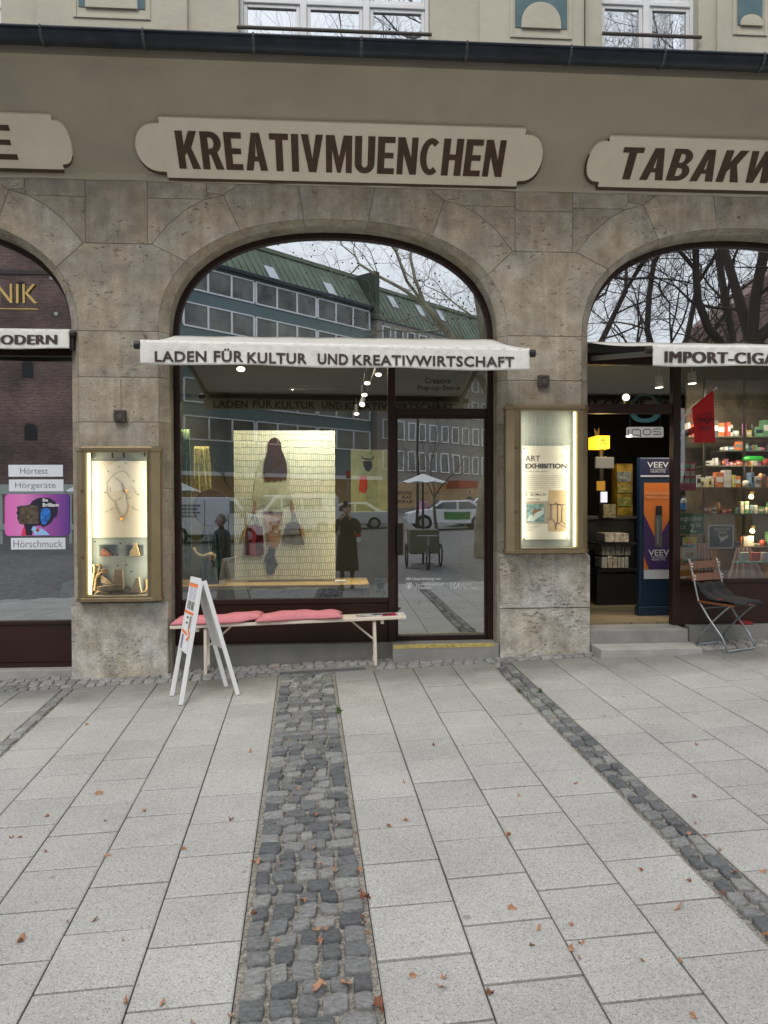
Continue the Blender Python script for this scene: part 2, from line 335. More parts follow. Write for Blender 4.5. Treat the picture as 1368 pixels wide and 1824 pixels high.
# ------------------------------------------------------------------ ground and paving
def slab_mat():
    mt = bpy.data.materials.new('granite_concrete_slab'); mt.use_nodes = True
    nt = mt.node_tree; N = nt.nodes; L = nt.links; b = N['Principled BSDF']; b.inputs['Roughness'].default_value = .85; b.inputs['Specular IOR Level'].default_value = .3
    tc = N.new('ShaderNodeTexCoord'); ge = N.new('ShaderNodeNewGeometry')
    v1 = N.new('ShaderNodeTexVoronoi'); v1.inputs['Scale'].default_value = 210; L.new(tc.outputs['Object'], v1.inputs['Vector'])
    r1 = N.new('ShaderNodeValToRGB'); cr = r1.color_ramp; cr.elements[0].position = 0; cr.elements[0].color = (.22, .217, .205, 1)
    cr.elements[1].position = 1; cr.elements[1].color = (.52, .51, .475, 1)
    for p, c in ((.2, .355), (.5, .40), (.85, .425)):
        e = cr.elements.new(p); e.color = (c, c*.983, c*.935, 1)
    sp = N.new('ShaderNodeSeparateColor'); L.new(v1.outputs['Color'], sp.inputs[0]); L.new(sp.outputs[0], r1.inputs[0])
    n2 = N.new('ShaderNodeTexNoise'); n2.inputs['Scale'].default_value = 1.3; n2.inputs['Detail'].default_value = 6; n2.inputs['Roughness'].default_value = .65
    L.new(tc.outputs['Object'], n2.inputs['Vector'])
    m2 = N.new('ShaderNodeMapRange'); m2.inputs[1].default_value = .3; m2.inputs[2].default_value = .7; m2.inputs[3].default_value = .87; m2.inputs[4].default_value = 1.08
    L.new(n2.outputs['Fac'], m2.inputs[0])
    m3 = N.new('ShaderNodeMapRange'); m3.inputs[3].default_value = .93; m3.inputs[4].default_value = 1.06; L.new(ge.outputs['Random Per Island'], m3.inputs[0])
    a = N.new('ShaderNodeMixRGB'); a.blend_type = 'MULTIPLY'; a.inputs[0].default_value = 1; L.new(r1.outputs[0], a.inputs[1]); L.new(m2.outputs[0], a.inputs[2])
    c = N.new('ShaderNodeMixRGB'); c.blend_type = 'MULTIPLY'; c.inputs[0].default_value = 1; L.new(a.outputs[0], c.inputs[1]); L.new(m3.outputs[0], c.inputs[2])
    # damp, dirty zone plus painted occlusion shade along the house front, ragged edge
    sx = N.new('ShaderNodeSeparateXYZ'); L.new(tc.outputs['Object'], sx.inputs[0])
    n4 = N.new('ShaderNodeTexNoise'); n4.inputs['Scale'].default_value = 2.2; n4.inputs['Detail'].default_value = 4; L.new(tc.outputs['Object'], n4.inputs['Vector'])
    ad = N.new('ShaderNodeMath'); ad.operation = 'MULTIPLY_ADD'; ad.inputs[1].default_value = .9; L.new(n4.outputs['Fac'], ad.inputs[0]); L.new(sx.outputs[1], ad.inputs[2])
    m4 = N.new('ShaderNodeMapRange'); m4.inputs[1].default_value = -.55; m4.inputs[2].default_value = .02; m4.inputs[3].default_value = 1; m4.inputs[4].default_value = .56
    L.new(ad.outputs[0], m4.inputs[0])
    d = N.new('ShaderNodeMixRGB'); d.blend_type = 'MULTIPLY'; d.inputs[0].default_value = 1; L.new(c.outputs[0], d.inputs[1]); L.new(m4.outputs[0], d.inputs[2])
    # few chewing-gum and oil spots
    v2 = N.new('ShaderNodeTexVoronoi'); v2.inputs['Scale'].default_value = 2.4; v2.inputs['Randomness'].default_value = 1; L.new(tc.outputs['Object'], v2.inputs['Vector'])
    m5 = N.new('ShaderNodeMapRange'); m5.inputs[1].default_value = .034; m5.inputs[2].default_value = .05; m5.inputs[3].default_value = .62; m5.inputs[4].default_value = 1; L.new(v2.outputs['Distance'], m5.inputs[0])
    e = N.new('ShaderNodeMixRGB'); e.blend_type = 'MULTIPLY'; e.inputs[0].default_value = 1; L.new(d.outputs[0], e.inputs[1]); L.new(m5.outputs[0], e.inputs[2])
    L.new(e.outputs[0], b.inputs['Base Color'])
    bp = N.new('ShaderNodeBump'); bp.inputs['Strength'].default_value = .25; bp.inputs['Distance'].default_value = .002; L.new(sp.outputs[0], bp.inputs['Height']); L.new(bp.outputs[0], b.inputs['Normal'])
    return mt
def cobble_mat(name, lo, hi, tint):
    mt = bpy.data.materials.new(name); mt.use_nodes = True
    nt = mt.node_tree; N = nt.nodes; L = nt.links; b = N['Principled BSDF']; b.inputs['Roughness'].default_value = .7; b.inputs['Specular IOR Level'].default_value = .35
    tc = N.new('ShaderNodeTexCoord'); ge = N.new('ShaderNodeNewGeometry')
    r = N.new('ShaderNodeValToRGB'); r.color_ramp.elements[0].color = (lo*tint[0], lo*tint[1], lo*tint[2], 1); r.color_ramp.elements[1].color = (hi, hi, hi*.97, 1)
    L.new(ge.outputs['Random Per Island'], r.inputs[0])
    cmb = N.new('ShaderNodeCombineXYZ'); add = N.new('ShaderNodeVectorMath'); add.operation = 'MULTIPLY_ADD'; add.inputs[1].default_value = (31, 17, 13)
    for i in range(3): L.new(ge.outputs['Random Per Island'], cmb.inputs[i])
    L.new(cmb.outputs[0], add.inputs[0]); L.new(tc.outputs['Object'], add.inputs[2])
    mp = N.new('ShaderNodeMapping'); mp.inputs['Scale'].default_value = (1, 2.2, 1); mp.inputs['Rotation'].default_value = (0, 0, .5); L.new(add.outputs[0], mp.inputs[0])
    n = N.new('ShaderNodeTexNoise'); n.inputs['Scale'].default_value = 38; n.inputs['Detail'].default_value = 8; n.inputs['Roughness'].default_value = .75; L.new(mp.outputs[0], n.inputs['Vector'])
    mr = N.new('ShaderNodeMapRange'); mr.inputs[1].default_value = .3; mr.inputs[2].default_value = .75; mr.inputs[3].default_value = .55; mr.inputs[4].default_value = 1.9; L.new(n.outputs['Fac'], mr.inputs[0])
    a = N.new('ShaderNodeMixRGB'); a.blend_type = 'MULTIPLY'; a.inputs[0].default_value = 1; L.new(r.outputs[0], a.inputs[1]); L.new(mr.outputs[0], a.inputs[2])
    L.new(a.outputs[0], b.inputs['Base Color'])
    bp = N.new('ShaderNodeBump'); bp.inputs['Strength'].default_value = .9; bp.inputs['Distance'].default_value = .012; L.new(n.outputs['Fac'], bp.inputs['Height']); L.new(bp.outputs[0], b.inputs['Normal'])
    return mt
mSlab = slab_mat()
mCob = cobble_mat('granite_cobble', .10, .25, (.93, .99, 1.05))
mCobL = cobble_mat('worn_granite_cobble', .19, .30, (1, 1, 1))
mBed = M('gritty_joint_sand', (.17, .155, .13), .95, var=.5, vscale=70, bump=.8, bscale=160, alt=(.46, .43, .37))
mBedD = M('dark_slab_joint', (.032, .029, .025), .95, var=.6, vscale=40, bump=.4, bscale=120)
def plaza_mat():
    mt = M('plaza_setts', (.13, .13, .13), .8)
    nt = mt.node_tree; N = nt.nodes; L = nt.links; b = N['Principled BSDF']
    tc = N.new('ShaderNodeTexCoord'); br = N.new('ShaderNodeTexBrick'); br.inputs['Scale'].default_value = 1
    br.inputs['Brick Width'].default_value = .14; br.inputs['Row Height'].default_value = .1; br.inputs['Mortar Size'].default_value = .012
    br.inputs['Color1'].default_value = (.10, .10, .105, 1); br.inputs['Color2'].default_value = (.22, .22, .215, 1); br.inputs['Mortar'].default_value = (.07, .065, .06, 1)
    L.new(tc.outputs['Object'], br.inputs['Vector'])
    n = N.new('ShaderNodeTexNoise'); n.inputs['Scale'].default_value = .25; n.inputs['Detail'].default_value = 6; L.new(tc.outputs['Object'], n.inputs['Vector'])
    r = N.new('ShaderNodeMapRange'); r.inputs[3].default_value = .7; r.inputs[4].default_value = 1.5; L.new(n.outputs['Fac'], r.inputs[0])
    a = N.new('ShaderNodeMixRGB'); a.blend_type = 'MULTIPLY'; a.inputs[0].default_value = 1; L.new(br.outputs[0], a.inputs[1]); L.new(r.outputs[0], a.inputs[2]); L.new(a.outputs[0], b.inputs['Base Color'])
    return mt
# one ground sheet out to the horizon
g = MB(); xs = [-400, -150, -60, -30, -9, -6, -3, 0, 3, 6, 9, 30, 60, 150, 400]; ys = [-600, -200, -90, -50, -30, -20, -9, -6, -3, 0, 1, 12, 60]
vs = [(x, y, gz(x, y)-.06) for y in ys for x in xs]; nx = len(xs)
g.add(vs, [(j*nx+i, j*nx+i+1, (j+1)*nx+i+1, (j+1)*nx+i) for j in range(len(ys)-1) for i in range(nx-1)])
tag(g.build('ground', plaza_mat()), kind='structure')
def quad_uv(u0, u1, v0, v1, dz):
    c = [xy(u0, v0), xy(u1, v0), xy(u1, v1), xy(u0, v1)]
    return [(x, y, gz(x, y)+dz) for x, y in c]
b = MB(); b.add(quad_uv(-9, 9, -8.7, .6, -.022), [(0, 1, 2, 3)]); tag(b.build('joint_bed', mBedD), kind='structure')
b = MB()
for (u0, u1) in ((-.492, .024), (1.497, 1.69), (-2.415, -2.30)): b.add(quad_uv(u0, u1, -8.65, -.06, -.011), [(0, 1, 2, 3)])
b.add(quad_uv(-9, 9, -.24, .55, -.0115), [(0, 1, 2, 3)])
tag(b.build('cobble_joint_sand', mBed), kind='structure')
def slab(mb, u0, u1, v0, v1, tilt=.0012):
    g_ = .0038; e = .007
    dz = random.uniform(-.0015, .0015); tx = random.uniform(-tilt, tilt); ty = random.uniform(-tilt, tilt)
    u0 += g_; u1 -= g_; v0 += g_+.0015; v1 -= g_+.0015
    r = []
    for (k, dd) in ((0, -.04), (0, -.004), (e, 0)):
        for (u, v, su, sv) in ((u0+k, v0+k, -1, -1), (u1-k, v0+k, 1, -1), (u1-k, v1-k, 1, 1), (u0+k, v1-k, -1, 1)):
            x, y = xy(u, v); r.append((x, y, gz(x, y)+dd+dz+su*tx+sv*ty))
    mb.add(r, [(0, 1, 5, 4), (1, 2, 6, 5), (2, 3, 7, 6), (3, 0, 4, 7), (4, 5, 9, 8), (5, 6, 10, 9), (6, 7, 11, 10), (7, 4, 8, 11), (8, 9, 10, 11)])
pv = MB()
cols = []
e = [-.492, -.86, -1.22, -1.58, -1.94, -2.30]; cols += [(e[i+1], e[i]) for i in range(5)]
e = [.024, .388, .757, 1.127, 1.497]; cols += [(e[i], e[i+1]) for i in range(4)]
u = 1.69
while u < 8.6: cols.append((u, u+.392)); u += .392
u = -2.415
while u > -8.6: cols.append((u-.365, u)); u -= .365
random.seed(3)
for i, (u0, u1) in enumerate(sorted(cols)):
    ph = -4.717 if i % 2 == sorted(cols).index((-.86, -.492)) % 2 else -4.717+.1805
    ph += random.uniform(-.03, .03)
    k0 = math.ceil((-8.6-ph)/.3615); v = ph+k0*.3615
    while v < -.24:
        v1 = min(v+.3615, -.235)
        if v1-v > .06: slab(pv, u0, u1, v, v1)
        v += .3615
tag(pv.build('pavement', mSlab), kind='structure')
def cobble(mb, uc, vc, wu, wv, h=.012, n=16, p=9, irr=.055, lean=.006):
    ph = [random.uniform(0, 6.28) for _ in range(3)]; tx = random.uniform(-lean, lean); ty = random.uniform(-lean, lean); rot = random.uniform(-.06, .06)
    rings = [(1.0, -.035), (1.0, -.002), (.96, h*.7), (.88, h*.95), (.5, h)]
    base = len(mb.v)
    sk = [random.uniform(-.08, .08) for _ in range(2)]
    for s_, z in rings:
        for k in range(n):
            t = 2*PI*k/n; c, q = math.cos(t), math.sin(t)
            rr = (abs(c)**p+abs(q)**p)**(-1/p)
            rr *= 1+irr*(.5*math.sin(2*t+ph[0])+.35*math.sin(3*t+ph[1])+.3*math.sin(5*t+ph[2]))
            du = c*rr*s_*wu/2; dv = q*rr*s_*wv/2
            du += sk[0]*dv; dv += sk[1]*du
            u = uc+du*math.cos(rot)-dv*math.sin(rot); v = vc+du*math.sin(rot)+dv*math.cos(rot)
            x, y = xy(u, v); mb.v.append(Vector((x, y, gz(x, y)+z+(tx*du/wu*2+ty*dv/wv*2)+(random.uniform(-.0025, .0025) if z > 0 else 0))))
    x, y = xy(uc, vc); mb.v.append(Vector((x, y, gz(x, y)+h+random.uniform(-.001, .002)))); cidx = len(mb.v)-1
    for i in range(len(rings)-1):
        for k in range(n):
            mb.f.append([base+i*n+k, base+i*n+(k+1) % n, base+(i+1)*n+(k+1) % n, base+(i+1)*n+k]); mb.m.append(0)
    o = base+(len(rings)-1)*n
    for k in range(n): mb.f.append([o+k, o+(k+1) % n, cidx]); mb.m.append(0)
def strip(u0, u1, per, rowh, va, vb, mb, h=.012):
    v = va
    while v < vb:
        rh = rowh*random.uniform(.9, 1.12)
        nn = per + (random.choice((0, 0, -1)) if per > 2 else 0)
        ws = [random.uniform(.8, 1.25) for _ in range(nn)]; tot = sum(ws); u = u0+random.uniform(0, .008)
        for q in ws:
            wd = q/tot*(u1-u0-.01)
            gap = random.uniform(.013, .023)
            cobble(mb, u+wd/2, v+rh/2+random.uniform(-.004, .004), wd-gap, rh-random.uniform(.012, .019), h*random.uniform(.7, 1.1))
            u += wd
        v += rh
random.seed(11)
c = MB(); strip(-.48, .012, 5, .093, -8.6, -.26, c)
tag(c.build('cobblestone_strip', mCob, smooth=True), kind='structure')
c = MB(); strip(1.503, 1.685, 2, .097, -8.6, -.26, c, .01)
tag(c.build('narrow_cobblestone_strip', mCob, smooth=True), kind='structure')
c = MB(); strip(-2.41, -2.305, 1, .13, -4, -.26, c, .008)
tag(c.build('single_cobblestone_strip', mCobL, smooth=True), kind='structure')
c = MB()
for (va, vb, off) in ((-.235, -.13, 0), (-.13, -.02, .05), (-.02, .09, .0), (.09, .2, .04)):
    u = -8.6+off
    while u < 8.6:
        wd = random.uniform(.085, .125)
        if not (-.52 < u < .33 and va < -.1):
            x_, y_ = xy(u+wd/2, (va+vb)/2)
            cobble(c, u+wd/2, (va+vb)/2, wd-.012, vb-va-.012, .006, n=10, irr=.09)
        u += wd
tag(c.build('cobble_edging', mCobL, smooth=True), kind='structure')
# ribbed cellar-light grating set into the paving
gr = thing('cellar_grating', 'grey ribbed grating set in the paving under the cream bench', 'grating', (-.08, -.17, gz(-.08, -.17)))
q = MB(); 
for k in range(60):
    u = -.5+k*.0137
    q.hexa([*quad_uv(u, u+.007, -.23, -.135, -.01), *quad_uv(u, u+.007, -.23, -.135, .003)])
q.build('bars', M('grating_metal', (.20, .21, .21), .6, metal=.3, var=.2), gr)
q = MB(); q.hexa([*quad_uv(-.51, .325, -.236, -.23, -.012), *quad_uv(-.51, .325, -.236, -.23, .004)]); q.hexa([*quad_uv(-.51, .325, -.135, -.128, -.012), *quad_uv(-.51, .325, -.135, -.128, .004)])
q.build('frame', mSteel, gr)
# ------------------------------------------------------------------ the house front
XC = .057; HB = 1.583; HA = 1.665; ZS = 3.195
P1, P2 = at(210, 700, 0).x, at(969, 700, 0).x
SPC = P2-P1
BAYS = [XC-SPC, XC, XC+SPC]
TOPA, TOPB = 1.085, 1.052         # rise of the outer and inner arch curves
def arc(cx, hw, rise, t, n=2.3):  # t 0..pi, 0 = right spring
    c, s = math.cos(t), math.sin(t)
    return (cx+hw*math.copysign(abs(c)**(2/n), c), ZS+rise*abs(s)**(2/n))
def t_of(px, py):                 # parameter of the centre arch nearest a pixel on the wall plane
    p = at(px, py, 0); best = min(range(2, 359), key=lambda k: (arc(XC, HA, TOPA, PI*k/360)[0]-p.x)**2+(arc(XC, HA, TOPA, PI*k/360)[1]-p.z)**2)
    return PI*best/360
J_in = [t_of(*p) for p in ((345, 480), (433, 428), (541, 402), (656, 405), (765, 437), (866, 492))]
ZT = at(684, 332, 0).z            # top of the stonework
ext_px = [(270, 435), (300, 399), (333, 372), (365, 355), (398, 347), (430, 336)]
EXT = [(XC-at(a, b_, 0).x, at(a, b_, 0).z) for a, b_ in ext_px]      # half-distance, height
EXT[-1] = (EXT[-1][0], ZT)
ZCAP = EXT[0][1]
def arcpts(cx, ta, tb, hw, rise, n=9):
    return [arc(cx, hw, rise, ta+(tb-ta)*i/n) for i in range(n+1)]
stones = []     # polygons (x,z)
for cx in BAYS:
    xo = [XC-at(a, ZT, 0).x for a in ()]
    jx_top = [cx+at(532, 335, 0).x-XC, cx+at(668, 335, 0).x-XC]
    L_ = lambda k: (cx-EXT[k][0], EXT[k][1]); R_ = lambda k: (cx+EXT[k][0], EXT[k][1])
    j = J_in
    stones.append(arcpts(cx, j[0], j[1], HA, TOPA)+[L_(4), L_(3), L_(2), L_(1), L_(0)])
    stones.append(arcpts(cx, j[1], j[2], HA, TOPA)+[(jx_top[0], ZT), L_(5), L_(4)])
    stones.append(arcpts(cx, j[2], j[3], HA, TOPA)+[(jx_top[1], ZT), (jx_top[0], ZT)])
    stones.append(arcpts(cx, j[3], j[4], HA, TOPA)+[R_(4), R_(5), (jx_top[1], ZT)])
    stones.append(arcpts(cx, j[4], j[5], HA, TOPA)+[R_(0), R_(1), R_(2), R_(3), R_(4)])
HW_P = .285          # half width of the pier's upper block
for i, pc in enumerate((P1-SPC, P1, P2, P2+SPC)):
    cl, cr_ = pc-(P2-P1)/2, pc+(P2-P1)/2
    cl, cr_ = XC+round((cl-XC)/SPC)*SPC, XC+round((cr_-XC)/SPC)*SPC
    px0, px1 = pc-HW_P, pc+HW_P
    zsp = ZCAP+(ZT-ZCAP)*.76
    # upper block(s)
    if i % 2 == 1: stones.append([(px0, ZCAP), (px1, ZCAP), (px1, ZT), (px0, ZT)])
    else:
        zz = ZCAP+(ZT-ZCAP)*.66
        stones.append([(px0, ZCAP), (px1, ZCAP), (px1, zz), (px0, zz)]); stones.append([(px0, zz), (px1, zz), (px1, ZT), (px0, ZT)])
    # spandrels
    for sgn, cc, xe in ((1, cr_, px1), (-1, cl, px0)):
        E0 = [(cc-sgn*q[0], q[1]) for q in EXT]
        zmid = E0[3][1]
        lo = [(xe, ZCAP)]+E0[0:4]+[(xe, zmid)]
        hi = [(xe, zmid)]+E0[3:6]+[(xe, ZT)]
        stones.append(lo)
        xs_ = xe+sgn*.55
        stones.append([(xe, zmid), (E0[3][0], zmid), E0[4], (xs_, E0[4][1]+.02), (xs_, ZT), (xe, ZT)] if abs(xs_-xe) < abs(E0[4][0]-xe) else hi)
        if abs(xs_-xe) < abs(E0[4][0]-xe): stones.append([(xs_, E0[4][1]+.02), E0[4], E0[5], (xs_, ZT)])
    # capital block shaped by both arches
    aL = arcpts(cl, 0, J_in[5], HA, TOPA, 10)      # right flank of the left bay, upward from spring
    aR = arcpts(cr_, J_in[0], PI, HA, TOPA, 10)    # left flank of the right bay, downward
    stones.append([aL[0]]+aL[1:]+[(cl+EXT[0][0], ZCAP), (px0, ZCAP), (px1, ZCAP), (cr_-EXT[0][0], ZCAP)]+aR)
    # courses
    xa, xb = cl+HA, cr_-HA
    zc = [ZS]+[at(210, yy, 0).z for yy in (672, 752, 870, 990)]
    zpl = at(970, 985, 0).z if i >= 2 else at(220, 1072, 0).z
    zc = [z for z in zc if z > zpl+.12]+[zpl]
    for a_, b_ in zip(zc, zc[1:]):
        stones.append([(xa, b_), (xb, b_), (xb, a_), (xa, a_)])
def ccw(p):
    return sum(p[k][0]*p[(k+1) % len(p)][1]-p[(k+1) % len(p)][0]*p[k][1] for k in range(len(p))) > 0
def clean(p):
    o = []
    for q in p:
        if not o or (abs(q[0]-o[-1][0])+abs(q[1]-o[-1][1])) > 1e-4: o.append(q)
    if abs(o[0][0]-o[-1][0])+abs(o[0][1]-o[-1][1]) < 1e-4: o.pop()
    return o if ccw(o) else o[::-1]
def inset(p, d):
    n = len(p); r = []
    for k in range(n):
        a = Vector(p[k-1]); b_ = Vector(p[k]); c_ = Vector(p[(k+1) % n])
        e1 = (b_-a).normalized(); e2 = (c_-b_).normalized()
        n1 = Vector((-e1.y, e1.x)); n2 = Vector((-e2.y, e2.x)); bi = n1+n2
        k_ = d/max(.35, bi.length*.5)/max(bi.length, .3) if bi.length else d
        q = b_+bi*(d/max(.3, (bi.length**2)/2)); r.append((q.x, q.y))
    return r
house = thing('corner_house', 'beige limestone arcade house with rendered upper floor and white windows above three shops', 'building', (XC, .4, .02))
st = MB(); mo = MB()
for p in stones:
    p = clean(p); mo.prism(p, .006, .05)
    a = inset(p, .0022); c_ = inset(p, .0055); n = len(p)
    vs = [(q[0], .02, q[1]) for q in a]+[(q[0], .0035, q[1]) for q in a]+[(q[0], 0, q[1]) for q in c_]
    fs = [[k, (k+1) % n, n+(k+1) % n, n+k] for k in range(n)]+[[n+k, n+(k+1) % n, 2*n+(k+1) % n, 2*n+k] for k in range(n)]+[list(range(2*n, 3*n))]
    st.add(vs, fs)
wall = st.build('stone_wall', mStone, house)
mo.build('mortar', mMortar, wall)
# chamfers and jambs round each opening, split at the joints
for cx in BAYS:
    ch = MB()
    tj = sorted(J_in+[0, PI])
    def seg(pa, pb):   # lists of (x,z) outer and inner
        n = len(pa)
        vs = [(q[0], .002, q[1]) for q in pa]+[(q[0], .085, q[1]) for q in pb]+[(q[0], .5, q[1]) for q in pb]
        fs = [[k, k+1, n+k+1, n+k] for k in range(n-1)]+[[n+k, n+k+1, 2*n+k+1, 2*n+k] for k in range(n-1)]
        ch.add(vs, fs)
    for ta, tb in zip(tj, tj[1:]):
        g_ = .0012
        seg(arcpts(cx, ta+g_, tb-g_, HA, TOPA, 12), arcpts(cx, ta+g_, tb-g_, HB, TOPB, 12))
    zj = [ZS]+[at(210, yy, 0).z for yy in (672, 752, 870, 990, 1072)]+[-.6]
    for sgn in (-1, 1):
        for a_, b_ in zip(zj, zj[1:]):
            seg([(cx+sgn*HA, a_-.002), (cx+sgn*HA, b_+.002)], [(cx+sgn*HB, a_-.002), (cx+sgn*HB, b_+.002)])
    ch.build('arch_chamfer', mStone, wall)
    ch = MB(); oo = [(cx+HA, -.6)]+arcpts(cx, 0, PI, HA, TOPA, 40)+[(cx-HA, -.6)]; ii = [(cx+HB, -.6)]+arcpts(cx, 0, PI, HB, TOPB, 40)+[(cx-HB, -.6)]
    k_ = len(oo); ch.add([(q[0]*1.0, .006, q[1]+.003) for q in oo]+[(cx+(q[0]-cx)*1.003, .09, q[1]+.003) for q in ii]+[(cx+(q[0]-cx)*1.003, .5, q[1]+.003) for q in ii],
           [[k, k+1, k_+k+1, k_+k] for k in range(k_-1)]+[[k_+k, k_+k+1, 2*k_+k+1, 2*k_+k] for k in range(k_-1)])
    ch.build('chamfer_mortar', mMortar, wall)
# plinths
for i, pc in enumerate((P1-SPC, P1, P2, P2+SPC)):
    pl = MB()
    cl, cr_ = XC+round((pc-SPC/2-XC)/SPC)*SPC, XC+round((pc+SPC/2-XC)/SPC)*SPC
    x0, x1 = cl+HB+.002, cr_-HB-.002
    if i == 1: x1 -= .004
    ztop = at(970, 985, 0).z if i >= 2 else at(220, 1072, 0).z
    zm = at(970, 1083, 0).z
    zs = [ztop, zm, -.6] if i >= 2 else [ztop, -.6]
    for a_, b_ in zip(zs, zs[1:]):
        top = a_ == ztop; e = .004; r = .05 if top and i >= 2 else .006
        n = 6
        poly = [(x0+e, b_+.003), (x1-e, b_+.003)]
        poly += [(x1-e-r+r*math.cos(t), a_-.003-r+r*math.sin(t)) for t in [PI/2*k/n for k in range(n+1)]]
        poly += [(x0+e+r-r*math.sin(t), a_-.003-r+r*math.cos(t)) for t in [PI/2*k/n for k in range(n+1)]]
        k_ = len(poly); inn = inset(poly, .008)
        pl.add([(q[0], .45, q[1]) for q in poly]+[(q[0], -.018, q[1]) for q in poly]+[(q[0], -.026, q[1]) for q in inn],
               [[j, (j+1) % k_, k_+(j+1) % k_, k_+j] for j in range(k_)]+[[k_+j, k_+(j+1) % k_, 2*k_+(j+1) % k_, 2*k_+j] for j in range(k_)]+[list(range(2*k_, 3*k_))])
    pl.build('plinth', mPlinth, house)
# sloping rendered cove under the gutter
XL, XR = -8.0, 8.0
CV = [(.03, ZT-.012), (-.012, ZT-.012), (-.03, ZT+.05), (-.40, ZT+.40), (-.72, ZT+.66), (-.80, ZT+.69), (-.80, ZT+.80)]
cv = MB(); nseg = 60
for k in range(nseg+1):
    x = XL+(XR-XL)*k/nseg
    for (y, z) in CV: cv.v.append(Vector((x, y, z+(.006*math.sin(x*9)+.004*math.sin(x*23) if z == ZT-.012 else 0))))
nn = len(CV)
for k in range(nseg):
    for j in range(nn-1):
        cv.f.append([k*nn+j, (k+1)*nn+j, (k+1)*nn+j+1, k*nn+j+1]); cv.m.append(0)
cv.build('cove', mPlaster, house)
def cove_pt(px, py):
    a, b_ = Vector((0, -.03, ZT+.05)), Vector((0, -.40, ZT+.40)); n_ = X.cross(b_-a).normalized(); d = ray(px, py); return CAM+d*((a-CAM).dot(n_)/d.dot(n_)), n_
q = MB(); pts_ = []
rnd = random.Random(2)
for k in range(18):
    t = 2*PI*k/18; p_, n_ = cove_pt(683+31*math.cos(t)*rnd.uniform(.85, 1.1), 184+11*math.sin(t)*rnd.uniform(.85, 1.1)); pts_.append(p_-n_*(.002 if n_.y > 0 else -.002))
q.add(pts_, [list(range(18))]); q.build('plaster_patch', M('patch_plaster', (.385, .335, .245), .9), house)
q = MB(); q.box(XL, XR, -.795, .12, ZT+.78, ZT+.805); q.build('canopy_roof', mGutter, house)
# gutter with brackets
GY, GZ = -.90, ZT+.80; GR = .088
q = MB(); prof = [(math.cos(PI+PI*k/10)*GR, math.sin(PI+PI*k/10)*GR) for k in range(11)]
pr = [(y, z) for y, z in prof]
vs = []
for x in (XL, XR):
    vs += [(x, GY+y, GZ+z) for y, z in pr]+[(x, GY+y*.94, GZ+z*.94) for y, z in pr]
n = 11
q.add(vs, [[k, k+1, 2*n+k+1, 2*n+k] for k in range(n-1)]+[[n+k, 3*n+k, 3*n+k+1, n+k+1] for k in range(n-1)])
q.tube([(XL, GY-GR-.004, GZ+.004), (XR, GY-GR-.004, GZ+.004)], .012, 8)
go = q.build('gutter', mGutter, house, smooth=True)
mBrk = M('weathered_zinc', (.07, .075, .08), .5, metal=.3, var=.3, vscale=20)
for px in (-100, 79, 259, 453, 643, 829, 1012, 1177, 1352, 1520):
    x = at(px, 105, GY).x
    q = MB(); w_ = .012
    pts = [(GY+math.cos(PI+PI*k/10)*(GR+.006), GZ+math.sin(PI+PI*k/10)*(GR+.006)) for k in range(11)]
    n = 11
    q.add([(x-w_, y, z) for y, z in pts]+[(x+w_, y, z) for y, z in pts], [[k, k+1, n+k+1, n+k] for k in range(n-1)])
    q.tube([(x, GY-GR-.006, GZ-.01), (x, GY-GR-.006, GZ+.016), (x, GY-GR+.02, GZ+.02)], .010, 6)
    q.build('gutter_bracket', mBrk, go)
q = MB(); q.box(XL, XR, .13, .5, ZT-.25, ZT+.79); q.build('lintel', mPlaster, house)
# upper wall with raised panels, teal niches
WY = -.02
ub = MB()
ztop = 8.2; zb = ZT+.7
def upx(px): return at(px, 60, WY).x
wins = [(-210, 2, 2), (425, 766, 3), (1072, 1244, 2)]
xsw = [XL]
for a, b_, _ in wins: xsw += [upx(a), upx(b_)]
xsw += [XR]
ub_ = MB()
for k in range(0, len(xsw), 2): ub_.box(xsw[k], xsw[k+1], WY, WY+.4, zb, ztop)
for a, b_, _ in wins: ub_.box(upx(a), upx(b_), WY+.001, WY+.4, 6.9, ztop)
ub_.build('upper_wall', mPlasterUp, house)
def panel(x0, x1, niche=None):
    p = MB(); p.box(upx(x0), upx(x1), WY-.035, WY-.002, zb, ztop); o = p.build('raised_panel', mPlasterUp, house, bevel=.008)
for a, b_ in ((68, 335), (853, 1044), (1275, 1450)): panel(a, b_)
def niche(x0, x1, yb, ax0, ax1, ay):
    Y = WY-.04
    xa, xb = at(x0, yb, Y).x, at(x1, yb, Y).x; z0 = at((x0+x1)/2, yb, Y).z
    fr = MB(); w_ = .03
    for bx in ((xa-w_-.02, xa-.02), (xb+.02, xb+w_+.02)): fr.box(bx[0], bx[1], Y-.008, Y+.01, z0-.1, z0+1.4)
    fr.box(xa-.018, xb+.018, Y-.008, Y+.01, z0-.1, z0-.07)
    fr.build('niche_moulding', mPlasterUp, house, bevel=.004)
    p = MB(); p.box(xa, xb, Y-.002, Y+.01, z0, z0+1.5); p.build('niche_field', mTealPaint, house)
    ca, cb = at(ax0, yb, Y).x, at(ax1, yb, Y).x; zt = at((ax0+ax1)/2, ay, Y).z; c0 = (ca+cb)/2; hw = (cb-ca)/2
    poly = [(ca, z0-.01), (cb, z0-.01)]+[(c0+hw*math.cos(t), z0+(zt-z0)*math.sin(t)**.8) for t in [PI*k/16 for k in range(1, 16)]]
    p = MB(); p.prism(poly, Y-.018, Y); p.build('niche_tympanum', mPlasterUp, house, bevel=.004)
niche(140, 258, 14, 152, 246, -46); niche(918, 1010, 50, 928, 999, 5); niche(1314, 1358, 45, 1318, 1358, 27)
